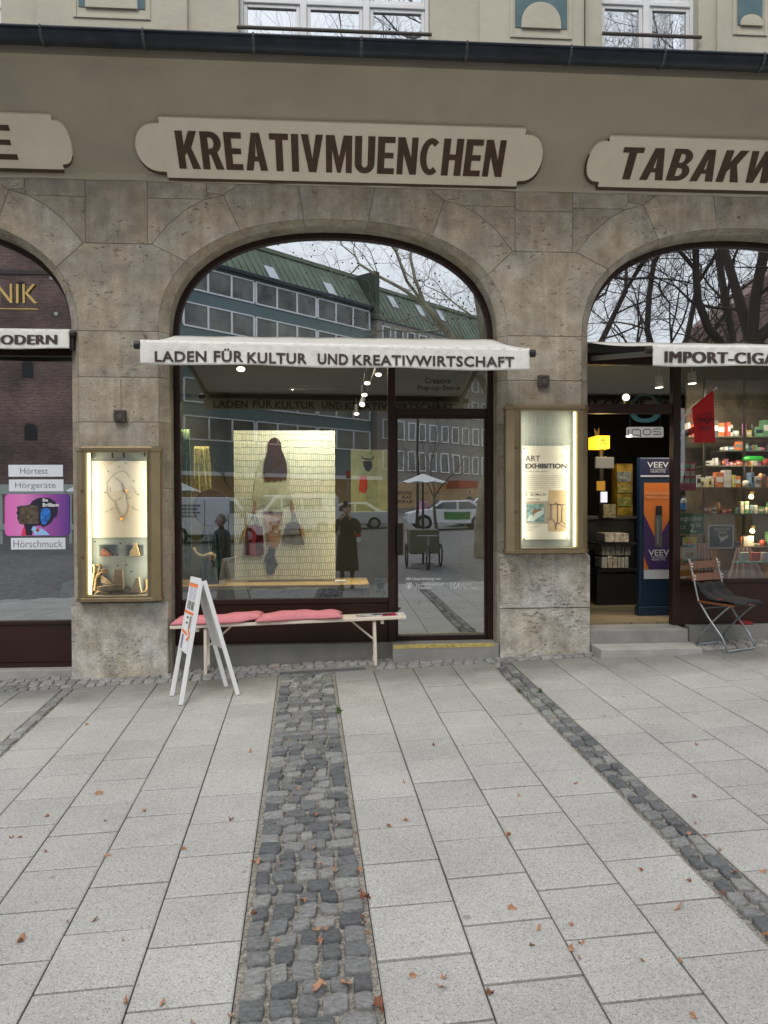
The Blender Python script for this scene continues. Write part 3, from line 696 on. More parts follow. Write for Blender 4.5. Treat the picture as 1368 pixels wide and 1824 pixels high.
# the white casement windows of the upper floor
for a, b_, n in wins:
    x0, x1 = upx(a), upx(b_); fy = WY+.10; z0 = zb-.05; z1 = 6.9
    q = MB(); fw = .035
    pw = (x1-x0)/n
    q.box(x0, x0+fw, fy, fy+.08, z0, z1); q.box(x1-fw, x1, fy, fy+.08, z0, z1)
    for k in range(1, n): q.box(x0+k*pw-.032, x0+k*pw+.032, fy-.012, fy+.08, z0, z1)
    zt = at((a+b_)/2, 8, fy).z
    q.box(x0+fw, x1-fw, fy-.005, fy+.07, zt-.014, zt+.03)
    wo = q.build('window', mWhite, house, bevel=.006)
    for k in range(n):
        xa = x0+k*pw+(fw if k == 0 else .032)+.002; xb = x0+(k+1)*pw-(fw if k == n-1 else .032)-.002
        s = MB(); s.box(xa, xa+.034, fy+.012, fy+.06, z0, zt-.016); s.box(xb-.034, xb, fy+.012, fy+.06, z0, zt-.016); s.box(xa+.035, xb-.035, fy+.012, fy+.06, zt-.05, zt-.016)
        s.box(xa, xa+.034, fy+.012, fy+.06, zt+.032, z1); s.box(xb-.034, xb, fy+.012, fy+.06, zt+.032, z1)
        s.box(xa+.035, xb-.035, fy+.012, fy+.06, zt+.032, zt+.066)
        s.build('sash', mWhite, wo, bevel=.004)
        gl = MB(); gl.add([(xa+.03, fy+.035, z0), (xb-.03, fy+.035, z0), (xb-.03, fy+.035, z1), (xa+.03, fy+.035, z1)], [(0, 1, 2, 3)])
        gl.build('pane', mWinUp, wo)
    bk = MB(); bk.box(x0-.02, x1+.02, fy+.5, fy+.55, z0, z1+.3); bk.build('room_back', M('window_curtain', (.55, .58, .62), .9, var=.1, vscale=2), wo)
    rl = MB(); yb_ = 56 if n == 3 else 64
    za = at((a+b_)/2, yb_, WY-.03).z
    rl.tube([(x0-.01, WY-.04, za), (x1+.01, WY-.04, za)], .018, 8); rl.build('safety_rail', M('rail_paint', (.09, .075, .065), .5), wo)
# bird wire on the canopy edge and a cable on the wall
bw = thing('bird_wire', 'thin bird wire on small pins along the canopy edge above the dark gutter', 'wire', (XL, -.8, GZ))
q = MB()
for dz in (.045, .08): q.tube([(XL, -.82, GZ+dz), (XR, -.82, GZ+dz)], .0016, 4)
q.build('wire', mSteel, bw); x = XL+4.2
while x < XR-1.5: q = MB(); q.tube([(x, -.82, GZ), (x, -.82, GZ+.1)], .003, 4); q.build('pin', mSteel, bw); x += .42
q = MB(); xx = at(1042, 40, WY-.05).x; q.tube([(xx, WY-.045, zb), (xx, WY-.045, ztop)], .006, 6)
tag(q.build('wall_cable', mDark), 'thin black cable running down the rendered wall left of the right upper window', 'cable')

# ------------------------------------------------------------------ painted plaques with letters
def outline(ch):
    """condensed block letters in a unit-high box, returns (width, [closed outlines]); holes are separate outlines"""
    w = .19; T = {}
    def r(x0, y0, x1, y1): return [(x0, y0), (x1, y0), (x1, y1), (x0, y1)]
    def arcp(cx, cy, rx, ry, a0, a1, n=10): return [(cx+rx*math.cos(math.radians(a0+(a1-a0)*k/n)), cy+ry*math.sin(math.radians(a0+(a1-a0)*k/n))) for k in range(n+1)]
    if ch == 'K': return .56, [[(0, 0), (w, 0), (w, .34), (.25, .44), (.36, 0+.0), (.57, 0), (.38, .56), (.56, 1), (.35, 1), (w, .62), (w, 1), (0, 1)]]
    if ch == 'I': return w, [r(0, 0, w, 1)]
    if ch == 'T': return .50, [[(.155, 0), (.345, 0), (.345, .84), (.50, .84), (.50, 1), (0, 1), (0, .84), (.155, .84)]]
    if ch == 'E': return .46, [[(0, 0), (.46, 0), (.46, .16), (w, .16), (w, .43), (.43, .43), (.43, .58), (w, .58), (w, .84), (.46, .84), (.46, 1), (0, 1)]]
    if ch == 'A': return .58, [[(0, 0), (.19, 0), (.235, .25), (.345, .25), (.39, 0), (.58, 0), (.40, 1), (.18, 1)], [(.26, .38), (.32, .38), (.29, .76)]]
    if ch == 'V': return .58, [[(.19, 0), (.39, 0), (.58, 1), (.39, 1), (.29, .36), (.19, 1), (0, 1)]]
    if ch == 'N': return .54, [[(0, 0), (.165, 0), (.165, .56), (.36, 0), (.54, 0), (.54, 1), (.375, 1), (.375, .46), (.19, 1), (0, 1)]]
    if ch == 'M': return .70, [[(0, 0), (.165, 0), (.165, .62), (.30, .0), (.40, 0), (.535, .62), (.535, 0), (.70, 0), (.70, 1), (.47, 1), (.35, .42), (.23, 1), (0, 1)]]
    if ch == 'H': return .54, [[(0, 0), (w, 0), (w, .43), (.35, .43), (.35, 0), (.54, 0), (.54, 1), (.35, 1), (.35, .58), (w, .58), (w, 1), (0, 1)]]
    if ch == 'U': return .54, [[(0, 1), (0, .27)]+arcp(.27, .27, .27, .27, 180, 360)[1:]+[(.54, 1), (.35, 1), (.35, .27)]+arcp(.27, .27, .08, .11, 360, 180)[1:]+[(w, 1)]]
    if ch == 'C': return .54, [arcp(.30, .5, .30, .5, 52, 308, 20)+arcp(.30, .5, .12, .34, 308, 52, 20)]
    if ch == 'R': return .54, [[(0, 0), (w, 0), (w, .40), (.24, .40), (.35, 0), (.56, 0), (.42, .43)]+arcp(.26, .71, .27, .29, -55, 90)+[(0, 1)], [(w, .55)]+arcp(.24, .70, .10, .15, -90, 90)+[(w, .85)]]
    if ch == 'B': return .52, [[(0, 0), (.25, 0)]+arcp(.25, .28, .27, .28, -90, 60)+arcp(.24, .74, .25, .26, -40, 90)+[(0, 1)], [(w, .15)]+arcp(.25, .28, .09, .13, -90, 90)+[(w, .41)], [(w, .57)]+arcp(.24, .71, .08, .14, -90, 90)+[(w, .85)]]
    if ch == 'W': return .80, [[(.13, 0), (.31, 0), (.40, .55), (.49, 0), (.67, 0), (.80, 1), (.63, 1), (.57, .42), (.48, 1), (.32, 1), (.23, .42), (.17, 1), (0, 1)]]
def glyph_mesh(ch, depth):
    w_, outs = outline(ch)
    cu = bpy.data.curves.new('g', 'CURVE'); cu.dimensions = '2D'; cu.fill_mode = 'BOTH'; cu.extrude = depth/2
    for o in outs:
        sp = cu.splines.new('POLY'); sp.points.add(len(o)-1); sp.use_cyclic_u = True
        for i, p in enumerate(o): sp.points[i].co = (p[0], p[1], 0, 1)
    ob = bpy.data.objects.new('g', cu); S.collection.objects.link(ob)
    dg = bpy.context.evaluated_depsgraph_get(); dg.update(); me = bpy.data.meshes.new_from_object(ob.evaluated_get(dg))
    bpy.data.objects.remove(ob); bpy.data.curves.remove(cu); return w_, me
# plaque plane follows the cove: V is the up-slope direction
PV = Vector((0, -(.40-.03), .35)).normalized(); PO = Vector((0, -.03, ZT+.05))
PW = X.cross(PV)      # outward
if PW.y > 0: PW = -PW
def pl_pt(px, py, off=.032):
    """point of the plaque plane seen at a pixel -> (x, distance up the slope)"""
    d = ray(px, py); P0 = PO+PW*off; t = (P0-CAM).dot(PW)/d.dot(PW); p = CAM+d*t
    return p.x, (p-P0).dot(PV)
def plaque(label, xl, xr, lobe_l, lobe_r, txt, tx0, tx1, ty0, ty1, ref):
    # ref: pixel rows of the bottom / top edge at px column
    v0 = pl_pt(ref[0], ref[2])[1]; v1 = pl_pt(ref[0], ref[1])[1]; h = v1-v0
    x0 = pl_pt(xl, ref[2])[0]; x1 = pl_pt(xr, ref[2])[0]; T = .032
    xa = x0-lobe_l; xb = x1+lobe_r
    lo, hi = v0+h*.10, v1-h*.10; mid = (lo+hi)/2; hh = (hi-lo)/2
    poly = [(x0, v0), (x1, v0), (x1, lo)]
    n = 14
    lob = [(math.sin(t), -math.cos(t)) for t in [PI*k/n for k in range(n+1)]]
    poly += [(x1+.02+(lobe_r-.02)*a_**.8, mid+hh*b_) for a_, b_ in lob]
    poly += [(x1, hi), (x1, v1), (x0, v1), (x0, hi)]
    poly += [(x0-.02-(lobe_l-.02)*a_**.8, mid-hh*b_) for a_, b_ in lob]
    poly += [(x0, lo)]
    o = thing('shop_sign', label, 'sign', PO+Vector(((x0+x1)/2, 0, 0))+PV*(v0+h/2), 'painted shop name plaques under the gutter')
    q = MB(); Of = PO+PW*T
    n = len(poly); q.mat(0); q.add([Of+X*a_+PV*b_ for a_, b_ in poly], [list(range(n))])
    q.mat(1); q.add([Of+X*a_+PV*b_ for a_, b_ in poly]+[Of-PW*(T+.05)+X*a_+PV*b_ for a_, b_ in poly], [[k, n+k, n+(k+1) % n, (k+1) % n] for k in range(n)])
    q.build('board', [mPlaque, mPlaque], o)
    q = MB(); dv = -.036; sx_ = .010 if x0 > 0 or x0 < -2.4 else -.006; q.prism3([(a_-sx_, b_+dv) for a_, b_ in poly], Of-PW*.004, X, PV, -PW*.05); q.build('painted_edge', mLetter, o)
    # letters
    u0 = pl_pt(tx0, ty1)[0]; u1 = pl_pt(tx1, ty1)[0]; a0 = v0+h*.165; a1 = v1-h*.20
    gl = [glyph_mesh(c_, .5) for c_ in txt]; sp = .075
    tot = sum(g_[0] for g_ in gl)+sp*(len(gl)-1); sx = (u1-u0)/tot; u = u0
    vs = []; fs = []
    base = origin(o)
    for (w_, me), c_ in zip(gl, txt):
        b0 = len(vs)
        for v in me.vertices:
            vs.append(Of+X*(u+v.co.x*sx)+PV*(a0+v.co.y*(a1-a0))+PW*(.004 if v.co.z > 0 else -.01)-base)
        fs += [[b0+i for i in p.vertices] for p in me.polygons]
        u += (w_+sp)*sx
    me = bpy.data.meshes.new('lettering'); me.from_pydata(vs, [], fs); me.materials.append(mLetter); me.update(); link('lettering', me, o)
    return o
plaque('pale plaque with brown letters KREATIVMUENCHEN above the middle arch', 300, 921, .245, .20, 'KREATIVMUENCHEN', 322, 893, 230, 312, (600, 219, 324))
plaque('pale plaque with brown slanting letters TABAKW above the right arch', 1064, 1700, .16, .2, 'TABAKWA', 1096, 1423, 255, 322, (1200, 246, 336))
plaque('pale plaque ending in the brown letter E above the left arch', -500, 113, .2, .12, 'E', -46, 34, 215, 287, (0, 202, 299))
# ------------------------------------------------------------------ shopfronts (parts of the house)
FY = GLASS_Y
def fbox(mb, x0, x1, yt, yb, ya=FY-.035, yb_=FY+.04):
    """bar on the glass plane between pixel columns and rows"""
    xm, ym = (x0+x1)/2, (yt+yb)/2
    return mb.box(at(x0, ym, FY).x, at(x1, ym, FY).x, ya, yb_, at(xm, yb, FY).z, at(xm, yt, FY).z)
def pz(px, py, Y=FY): return at(px, py, Y).z
def px_(px, py=900, Y=FY): return at(px, py, Y).x
def arch_ring(mb, cx, w, ya, yb, n=48, zlo=None):
    o = arcpts(cx, 0, PI, HB-.002, TOPB-.002, n); i_ = arcpts(cx, 0, PI, HB-w, TOPB-w, n)
    for k in range(n):
        a, b_, c_, d_ = o[k], o[k+1], i_[k+1], i_[k]
        mb.hexa([(a[0], ya, a[1]), (b_[0], ya, b_[1]), (c_[0], ya, c_[1]), (d_[0], ya, d_[1]), (a[0], yb, a[1]), (b_[0], yb, b_[1]), (c_[0], yb, c_[1]), (d_[0], yb, d_[1])])
def arch_pane(cx, zlow, mat, parent):
    p = [(cx+HB-.06, zlow)]+arcpts(cx, 0, PI, HB-.05, TOPB-.05, 40)+[(cx-HB+.06, zlow)]
    mb = MB(); mb.add([(q[0], FY, q[1]) for q in p], [list(range(len(p)))]); return mb.build('arch_pane', mat, parent)
def pane(x0, x1, z0, z1, mat, parent, Y=FY, name='pane'):
    mb = MB(); mb.add([(x0, Y, z0), (x1, Y, z0), (x1, Y, z1), (x0, Y, z1)], [(0, 1, 2, 3)]); return mb.build(name, mat, parent)
ZB = ZS-.16        # centre of the bar behind the awnings
# --- middle bay
cx = BAYS[1]; xl, xr = cx-HB+.002, cx+HB-.002
mull = (at(691, 900, FY).x, at(704, 900, FY).x)
q = MB(); arch_ring(q, cx, .055, FY-.035, FY+.05)
zs_c = pz(400, 1147)
q.box(xl, xl+.058, FY-.035, FY+.05, zs_c, ZS); q.box(xr-.058, xr, FY-.035, FY+.05, pz(870, 1140), ZS)
q.box(xl+.06, xr-.06, FY-.03, FY+.05, ZB-.06, ZB+.06)
q.box(mull[0], mull[1], FY-.045, FY+.05, zs_c, ZB-.062)
q.box(mull[1]+.002, xr-.06, FY-.03, FY+.05, pz(787, 741), pz(787, 728))
q.box(xl+.06, mull[0]-.002, FY-.03, FY+.05, pz(500, 1075), pz(500, 1066))
fr = q.build('shopfront_frame', mBrown, house, bevel=.004)
q = MB(); q.box(xl+.06, mull[0]-.002, FY-.012, FY+.05, zs_c, pz(500, 1075)-.002); q.build('base_panel', mBrownPanel, fr)
arch_pane(cx, ZB+.06, mGlassTop, fr)
pane(xl+.05, mull[0]+.01, pz(500, 1067), ZB-.05, mGlass, fr, name='display_pane')
pane(mull[1]-.01, xr-.05, pz(787, 730), ZB-.05, mGlass, fr, name='transom_pane')
q = MB()
dx0, dx1 = mull[1]+.004, xr-.062; dz0, dz1 = pz(787, 1140), pz(787, 741)-.004
st_ = .022
q.box(dx0, dx0+st_, FY-.02, FY+.03, dz0, dz1); q.box(dx1-st_, dx1, FY-.02, FY+.03, dz0, dz1); q.box(dx0+st_, dx1-st_, FY-.019, FY+.03, dz0, dz0+.05); q.box(dx0+st_, dx1-st_, FY-.019, FY+.03, dz1-.025, dz1)
door = q.build('door', mBrown, house, bevel=.002)
pane(dx0+st_-.004, dx1-st_+.004, dz0+.045, dz1-.02, mGlassDoor, door, name='door_pane')
q = MB(); q.box(px_(706), px_(716), FY-.085, FY-.05, pz(711, 988), pz(711, 932)); q.box(px_(709), px_(713), FY-.05, FY-.018, pz(711, 945), pz(711, 940)); q.box(px_(709), px_(713), FY-.05, FY-.018, pz(711, 982), pz(711, 977))
q.build('door_handle', mDark, door, bevel=.006)
q = MB(); q.box(px_(716.5), px_(719), FY-.07, FY-.05, pz(711, 988), pz(711, 932)); q.build('handle_edge', mBrass, door)
def lettering(s, a0, a1, yt, yb, mat, **k): return ptext(s, a0, a1, yt, yb, FY-.004, mat, fr, name='glass_lettering', **k)
lettering('Creative', 757, 803, 673, 683, mInk, bold=.01); lettering('Pop-up-Store', 744, 819, 686, 697, mInk, bold=.01)
for s_, a0, a1, yt, yb in (('BEYOND', 705, 735, 875, 881), ('FLAT', 716, 733, 883, 889), ('POP-UP', 708, 735, 891, 897)):
    ptext(s_, a0, a1, yt, yb, FY-.006, mInk, door, name='glass_lettering', bold=.02)
for s_, a0, a1, yt, yb in (('Mit Unterstützung von', 724, 785, 1028, 1035), ('Landeshauptstadt', 741, 790, 1038, 1044), ('München', 741, 768, 1043.5, 1049.5), ('Kreativ', 822, 841, 1037, 1043), ('München', 822, 849, 1043.5, 1049.5)):
    ptext(s_, a0, a1, yt, yb, FY-.006, mPaper, door, name='glass_lettering', bold=.012)
q = MB()
shield = [(724, 1038), (733, 1038), (733, 1045), (728.5, 1050), (724, 1045)]
inn = [(725, 1039), (732, 1039), (732, 1044.5), (728.5, 1048.8), (725, 1044.5)]
for k in range(5):
    ppoly(q, [shield[k], shield[(k+1) % 5], inn[(k+1) % 5], inn[k]], FY-.006, .001)
ppoly(q, [(727, 1047), (727, 1042), (728, 1040), (729.3, 1040), (730.3, 1042), (730.3, 1047)], FY-.006, .001)
q.build('city_crest', mPaper, door)
q = MB()
for poly in ([(802.5, 1037), (803.7, 1037), (803.7, 1049), (802.5, 1049)], [(806, 1043), (811, 1037), (812.6, 1037), (807.6, 1043), (812.6, 1049), (811, 1049)], [(811.5, 1046.5), (817.2, 1037), (818, 1037), (818, 1049), (816.6, 1049), (816.6, 1040.5), (812.5, 1047.8)]): ppoly(q, poly, FY-.006, .001)
q.build('angular_logo', mPaper, door)
# --- left bay
cx = BAYS[0]; xl, xr = cx-HB+.002, cx+HB-.002
q = MB(); arch_ring(q, cx, .05, FY-.035, FY+.05)
zl0 = pz(60, 1188)
q.box(xr-.05, xr, FY-.035, FY+.05, zl0, ZS); q.box(xl, xl+.05, FY-.035, FY+.05, zl0, ZS)
q.box(xl+.052, xr-.052, FY-.03, FY+.05, ZB-.03, ZB+.05); q.box(xl+.052, xr-.052, FY-.03, FY+.05, pz(60, 1112), pz(60, 1105))
frl = q.build('shopfront_frame', mBrown, house, bevel=.004)
q = MB(); q.box(xl+.052, xr-.052, FY-.012, FY+.05, zl0+.05, pz(60, 1112)-.002); q.box(xl+.052, xr-.052, FY-.02, FY+.05, zl0, zl0+.045); q.build('base_panel', mBrownPanel, frl)
arch_pane(cx, ZB+.04, mGlassL, frl); pane(xl+.04, xr-.04, pz(60, 1106), ZB-.02, mGlassL, frl, name='display_pane')
mGold = M('gold_lettering', (.78, .55, .20), .35, metal=.4)
g_ = thing('gold_window_lettering', 'thin gold capitals ending in NIK over a gold line on the left arch pane', 'sign lettering', (px_(20), FY, pz(20, 525)))
ptext('AKUSTIK-TECHNIK', -330, 66, 503, 538, FY-.02, mGold, g_, thick=.012, bold=-.004)
q = MB(); prect(q, -330, 68, 547, 548.5, FY-.02, .008); q.build('underline', mGold, g_)
for s_, x0, x1, yt, yb, t0, t1, ta, tb in (('Hörtest', 15, 112, 828, 849, 36, 85, 833, 844), ('Hörgeräte', 16, 113, 854, 875, 27, 99, 859, 872), ('Hörschmuck', 19.5, 116.5, 958, 978.5, 24, 111.5, 962, 975)):
    o = thing('window_sticker', 'white strip sticker reading %s on the left shop window' % s_, 'sticker', at((x0+x1)/2, yb, FY), 'white strips on the left shop window')
    q = MB(); prect(q, x0, x1, yt, yb, FY-.006, .003); q.build('strip', M('sticker_white', (.70, .74, .80), .5), o)
    ptext(s_, t0, t1, ta, tb, FY-.008, M('sticker_text', (.19, .17, .17), .6), o, bold=-.008)
# poster with a woman's profile in blue light
o = thing('hearing_poster', 'purple poster with rounded corners showing a woman in blue light and the words Be Brilliant', 'poster', at(66, 955, FY))
def rrect(x0, x1, yt, yb, r, n=6):
    P = []
    for cx_, cy_, a0 in ((x1-r, yt+r, -90), (x1-r, yb-r, 0), (x0+r, yb-r, 90), (x0+r, yt+r, 180)):
        P += [(cx_+r*math.cos(math.radians(a0+90*k/n)), cy_+r*math.sin(math.radians(a0+90*k/n))) for k in range(n+1)]
    return P
mPurp = bpy.data.materials.new('pink_to_purple_print'); mPurp.use_nodes = True
nt = mPurp.node_tree; tcn = nt.nodes.new('ShaderNodeTexCoord'); sxn = nt.nodes.new('ShaderNodeSeparateXYZ'); rn = nt.nodes.new('ShaderNodeValToRGB'); mr = nt.nodes.new('ShaderNodeMapRange')
mr.inputs[1].default_value = -.32; mr.inputs[2].default_value = .32
rn.color_ramp.elements[0].color = (.68, .13, .47, 1); rn.color_ramp.elements[1].color = (.10, .035, .26, 1); e_ = rn.color_ramp.elements.new(.3); e_.color = (.72, .22, .52, 1); e_ = rn.color_ramp.elements.new(.65); e_.color = (.34, .08, .36, 1)
nt.links.new(tcn.outputs['Object'], sxn.inputs[0]); nt.links.new(sxn.outputs[0], mr.inputs[0]); nt.links.new(mr.outputs[0], rn.inputs[0]); nt.links.new(rn.outputs[0], nt.nodes['Principled BSDF'].inputs['Base Color'])
q = MB(); ppoly(q, rrect(8.5, 124, 880, 954.5, 7), FY-.008, .004); q.build('sheet', mPurp, o)
def blob(pts, j=0): return pts
Zp = lambda x, y: (x/8.29, 780+y/8.29)
hair = [Zp(*p) for p in [(440, 985), (480, 930), (560, 890), (640, 880), (740, 890), (810, 940), (850, 1010), (855, 1090), (835, 1160), (790, 1185), (765, 1240), (700, 1290), (640, 1320), (600, 1290), (510, 1300), (480, 1340), (475, 1440), (370, 1440), (380, 1370), (350, 1275), (290, 1265), (250, 1180), (265, 1150), (240, 1110), (262, 1070), (245, 1020), (290, 1010)]]
q = MB(); ppoly(q, hair, FY-.0095, .001); q.build('printed_hair', M('print_black', (.012, .012, .03), .5), o)
face = [Zp(*p) for p in [(610, 1060), (640, 1040), (700, 1035), (740, 1060), (748, 1120), (738, 1180), (722, 1215), (700, 1240), (675, 1275), (640, 1285), (612, 1260), (600, 1200), (597, 1120)]]
q = MB(); ppoly(q, face, FY-.011, .001); q.build('printed_face', M('print_blue', (.02, .16, .55), .5, var=.5, vscale=30), o)
q = MB()
for pts in ([(610, 1130), (640, 1120), (655, 1132), (630, 1140)], [(690, 1140), (725, 1132), (722, 1142), (695, 1150)], [(650, 1205), (690, 1200), (680, 1222), (655, 1226)], [(664, 1150), (680, 1150), (684, 1185), (660, 1188)]): ppoly(q, [Zp(*p) for p in pts], FY-.012, .0008)
q.build('printed_features', M('print_deep_blue', (.01, .05, .25), .5), o)
q = MB(); ppoly(q, [Zp(*p) for p in [(460, 1360), (490, 1300), (560, 1340), (620, 1340), (680, 1380), (735, 1435), (505, 1435), (490, 1370)]], FY-.0105, .001); q.build('printed_neck', M('print_light_blue', (.28, .55, .85), .5), o)
q = MB(); ppoly(q, [Zp(*p) for p in [(355, 1300), (375, 1360), (385, 1440), (310, 1440), (330, 1370)]], FY-.0105, .001); q.build('printed_shoulder', M('print_red', (.75, .03, .12), .5), o)
q = MB(); ppoly(q, rrect(34, 69, 900.5, 933, 1), FY-.012, .001); q.build('printed_inset', M('print_inset', (.03, .026, .02), .5, var=.9, vscale=26, alt=(.16, .12, .08)), o)
q = MB(); c_ = Zp(555, 1362); ppoly(q, [(c_[0]+3*math.cos(t*PI/8), c_[1]+3.3*math.sin(t*PI/8)) for t in range(16)], FY-.012, .001); q.build('red_badge', M('print_badge', (.5, .02, .03), .5), o)
ptext('Be', 76, 85.5, 888, 893.5, FY-.011, mPaper, o, bold=.03); ptext('Brilliant', 76, 105, 896, 902.5, FY-.011, mPaper, o, bold=.03)
# --- right bay
cx = BAYS[2]; xl, xr = cx-HB+.002, cx+HB-.002
rm = (at(1195.5, 900, FY).x, at(1209, 900, FY).x)
zr0 = pz(1280, 1111)
q = MB(); arch_ring(q, cx, .055, FY-.035, FY+.05)
q.box(xl, xl+.03, FY-.035, FY+.05, zr0, ZS); q.box(xr-.05, xr, FY-.035, FY+.05, zr0, ZS)
q.box(xl+.032, xr-.052, FY-.03, FY+.05, ZB-.06, ZB+.06)
q.box(rm[0], rm[1], FY-.045, FY+.05, zr0, ZB-.062)
q.box(xl+.032, rm[0]-.002, FY-.03, FY+.05, pz(1120, 737), pz(1120, 720))
q.box(rm[1]+.002, xr-.052, FY-.03, FY+.05, pz(1280, 1038), pz(1280, 1031))
frr = q.build('shopfront_frame', mBrown, house, bevel=.004)
q = MB(); q.box(rm[1]+.002, xr-.052, FY-.012, FY+.05, zr0, pz(1280, 1038)-.002); q.build('base_panel', mBrownPanel, frr)
arch_pane(cx, ZB+.05, mGlassTop, frr)
mGlassR = glass_mat('tobacco_shop_glass', .10, tint=(.95, .95, .92))
pane(rm[1]-.01, xr-.04, pz(1280, 1033), ZB-.05, mGlassR, frr, name='display_pane')
pane(xl+.02, rm[0]+.01, pz(1120, 722), ZB-.05, glass_mat('transom_glass', .22, tint=(.9, .9, .88)), frr, name='transom_pane')
# concrete bases and steps
x1_, x2_ = BAYS[1]-HB+.002, at(700, 1160, 0).x
q = MB(); q.box(x1_, x2_, .2, .5, -.5, zs_c-.001); q.build('sill_base', mConc, house, bevel=.006)
q = MB(); q.box(BAYS[0]-HB, BAYS[0]+HB-.002, .16, .5, -.6, zl0-.001); q.build('sill_base', mConcL, house, bevel=.006)
q = MB(); q.box(px_(1228, 1140, .2), BAYS[2]+HB, .2, .5, -.5, zr0-.001); q.build('sill_base', mConc, house, bevel=.006)
sx0, sx1 = at(700, 1170, -.02).x, BAYS[1]+HB-.004; zst = pz(787, 1141)
ztp = at(790, 1149, -.02).z
q = MB(); q.hexa([(sx0, -.02, -.5), (sx1, -.02, -.5), (sx1, .5, -.5), (sx0, .5, -.5), (sx0, -.02, ztp), (sx1, -.02, ztp+.005), (sx1, .5, zst), (sx0, .5, zst)])
ds = thing('door_step', 'low concrete doorstep with a worn yellow edge before the middle glass door', 'step', ((sx0+sx1)/2, .1, gz(1, 0)))
q.build('block', mConc, ds, bevel=.008)
q = MB(); q.hexa([(sx0+.01, -.0225, ztp-.028), (sx1-.05, -.0225, ztp-.024), (sx1-.05, .02, ztp-.024), (sx0+.01, .02, ztp-.028), (sx0+.01, -.0225, ztp+.0025), (sx1-.05, -.0225, ztp+.0075), (sx1-.05, .022, ztp+.0078), (sx0+.01, .022, ztp+.0028)])
q.build('yellow_edge', mYellow, ds)
rx0 = BAYS[2]-HB+.004
zu = at(1140, 1122, .02).z; ux1 = at(1226, 1130, .02).x
o = tag(MB().box(rx0, ux1, .02, .6, -.4, zu).build('upper_step', mConc, None, bevel=.008), 'upper concrete step between the pier and the right shop base', 'step')
lz = at(1140, 1156, -.28).z; lx1 = at(1252, 1160, -.28).x
o = tag(MB().box(rx0+.01, lx1, -.28, .018, -.4, lz).build('lower_step', mConcL, None, bevel=.008), 'lower wider concrete step lying on the paving before the right shop', 'step')

# ------------------------------------------------------------------ rooms behind the glass
def room(cx, x0, x1, y1, z0, z1, wall, floor, ceil, name='shop_room'):
    q = MB(); y0 = FY+.06
    q.mat(0); q.box(x0-.1, x0, y0, y1, z0, z1); q.box(x1, x1+.1, y0, y1, z0, z1); q.box(x0-.1, x1+.1, y1, y1+.1, z0, z1)
    o = q.build(name, wall, house)
    MB().box(x0, x1, y0+.001, y1, z0-.1, z0).build('room_floor', floor, o); MB().box(x0-.1, x1+.1, y0, y1, z1, z1+.1).build('room_ceiling', ceil, o)
    return o
zin = pz(787, 1136)
room(BAYS[1], BAYS[1]-1.75, BAYS[1]+1.75, 5.6, zin, 4.6, mWallIn, mFloorIn, mCeilIn)
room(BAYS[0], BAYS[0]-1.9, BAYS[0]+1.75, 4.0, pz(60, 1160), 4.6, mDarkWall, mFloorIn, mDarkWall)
mWoodFloor = M('oak_plank_floor', (.24, .19, .11), .5, var=.25, vscale=5)
nt = mWoodFloor.node_tree; br = nt.nodes.new('ShaderNodeTexBrick'); br.inputs['Scale'].default_value = 1; br.inputs['Brick Width'].default_value = 1.1; br.inputs['Row Height'].default_value = .13; br.inputs['Mortar Size'].default_value = .003
br.inputs['Color1'].default_value = (.27, .215, .13, 1); br.inputs['Color2'].default_value = (.19, .15, .09, 1); br.inputs['Mortar'].default_value = (.06, .045, .03, 1)
tcn = nt.nodes.new('ShaderNodeTexCoord'); mpn = nt.nodes.new('ShaderNodeMapping'); mpn.inputs['Rotation'].default_value = (0, 0, .5)
nt.links.new(tcn.outputs['Object'], mpn.inputs[0]); nt.links.new(mpn.outputs[0], br.inputs['Vector']); nt.links.new(br.outputs[0], nt.nodes['Principled BSDF'].inputs['Base Color'])
zfr = pz(1120, 1110)
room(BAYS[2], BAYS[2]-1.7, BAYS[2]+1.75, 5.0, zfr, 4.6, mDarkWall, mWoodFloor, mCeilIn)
for bx_, y_, zc_ in ((BAYS[1], .62, 3.42), (BAYS[2], .62, 3.3), (BAYS[0], .62, 3.3)):
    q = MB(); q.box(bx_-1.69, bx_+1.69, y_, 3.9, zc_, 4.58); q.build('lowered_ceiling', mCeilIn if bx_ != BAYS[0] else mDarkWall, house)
    q = MB(); q.box(bx_-1.69, bx_+1.69, y_-.02, y_-.003, zc_, 4.58); q.build('fascia', mDark, house)
def area(parent, loc, tgt, e, sx, sy=None, col=(1, .86, .6)):
    l = bpy.data.lights.new('lamp_light', 'AREA'); l.energy = e; l.color = col; l.size = sx
    if sy: l.shape = 'RECTANGLE'; l.size_y = sy
    o = bpy.data.objects.new('lamp_light', l); S.collection.objects.link(o); o.parent = parent; o.location = Vector(loc)-origin(parent)
    o.rotation_euler = (Vector(loc)-Vector(tgt)).to_track_quat('Z', 'Y').to_euler(); return o
def spotl(parent, loc, tgt, e, ang=50, col=(1, .88, .62)):
    l = bpy.data.lights.new('spot_light', 'SPOT'); l.energy = e; l.color = col; l.spot_size = math.radians(ang); l.spot_blend = .7; l.shadow_soft_size = .03
    o = bpy.data.objects.new('spot_light', l); S.collection.objects.link(o); o.parent = parent; o.location = Vector(loc)-origin(parent)
    o.rotation_euler = (Vector(loc)-Vector(tgt)).to_track_quat('Z', 'Y').to_euler(); return o
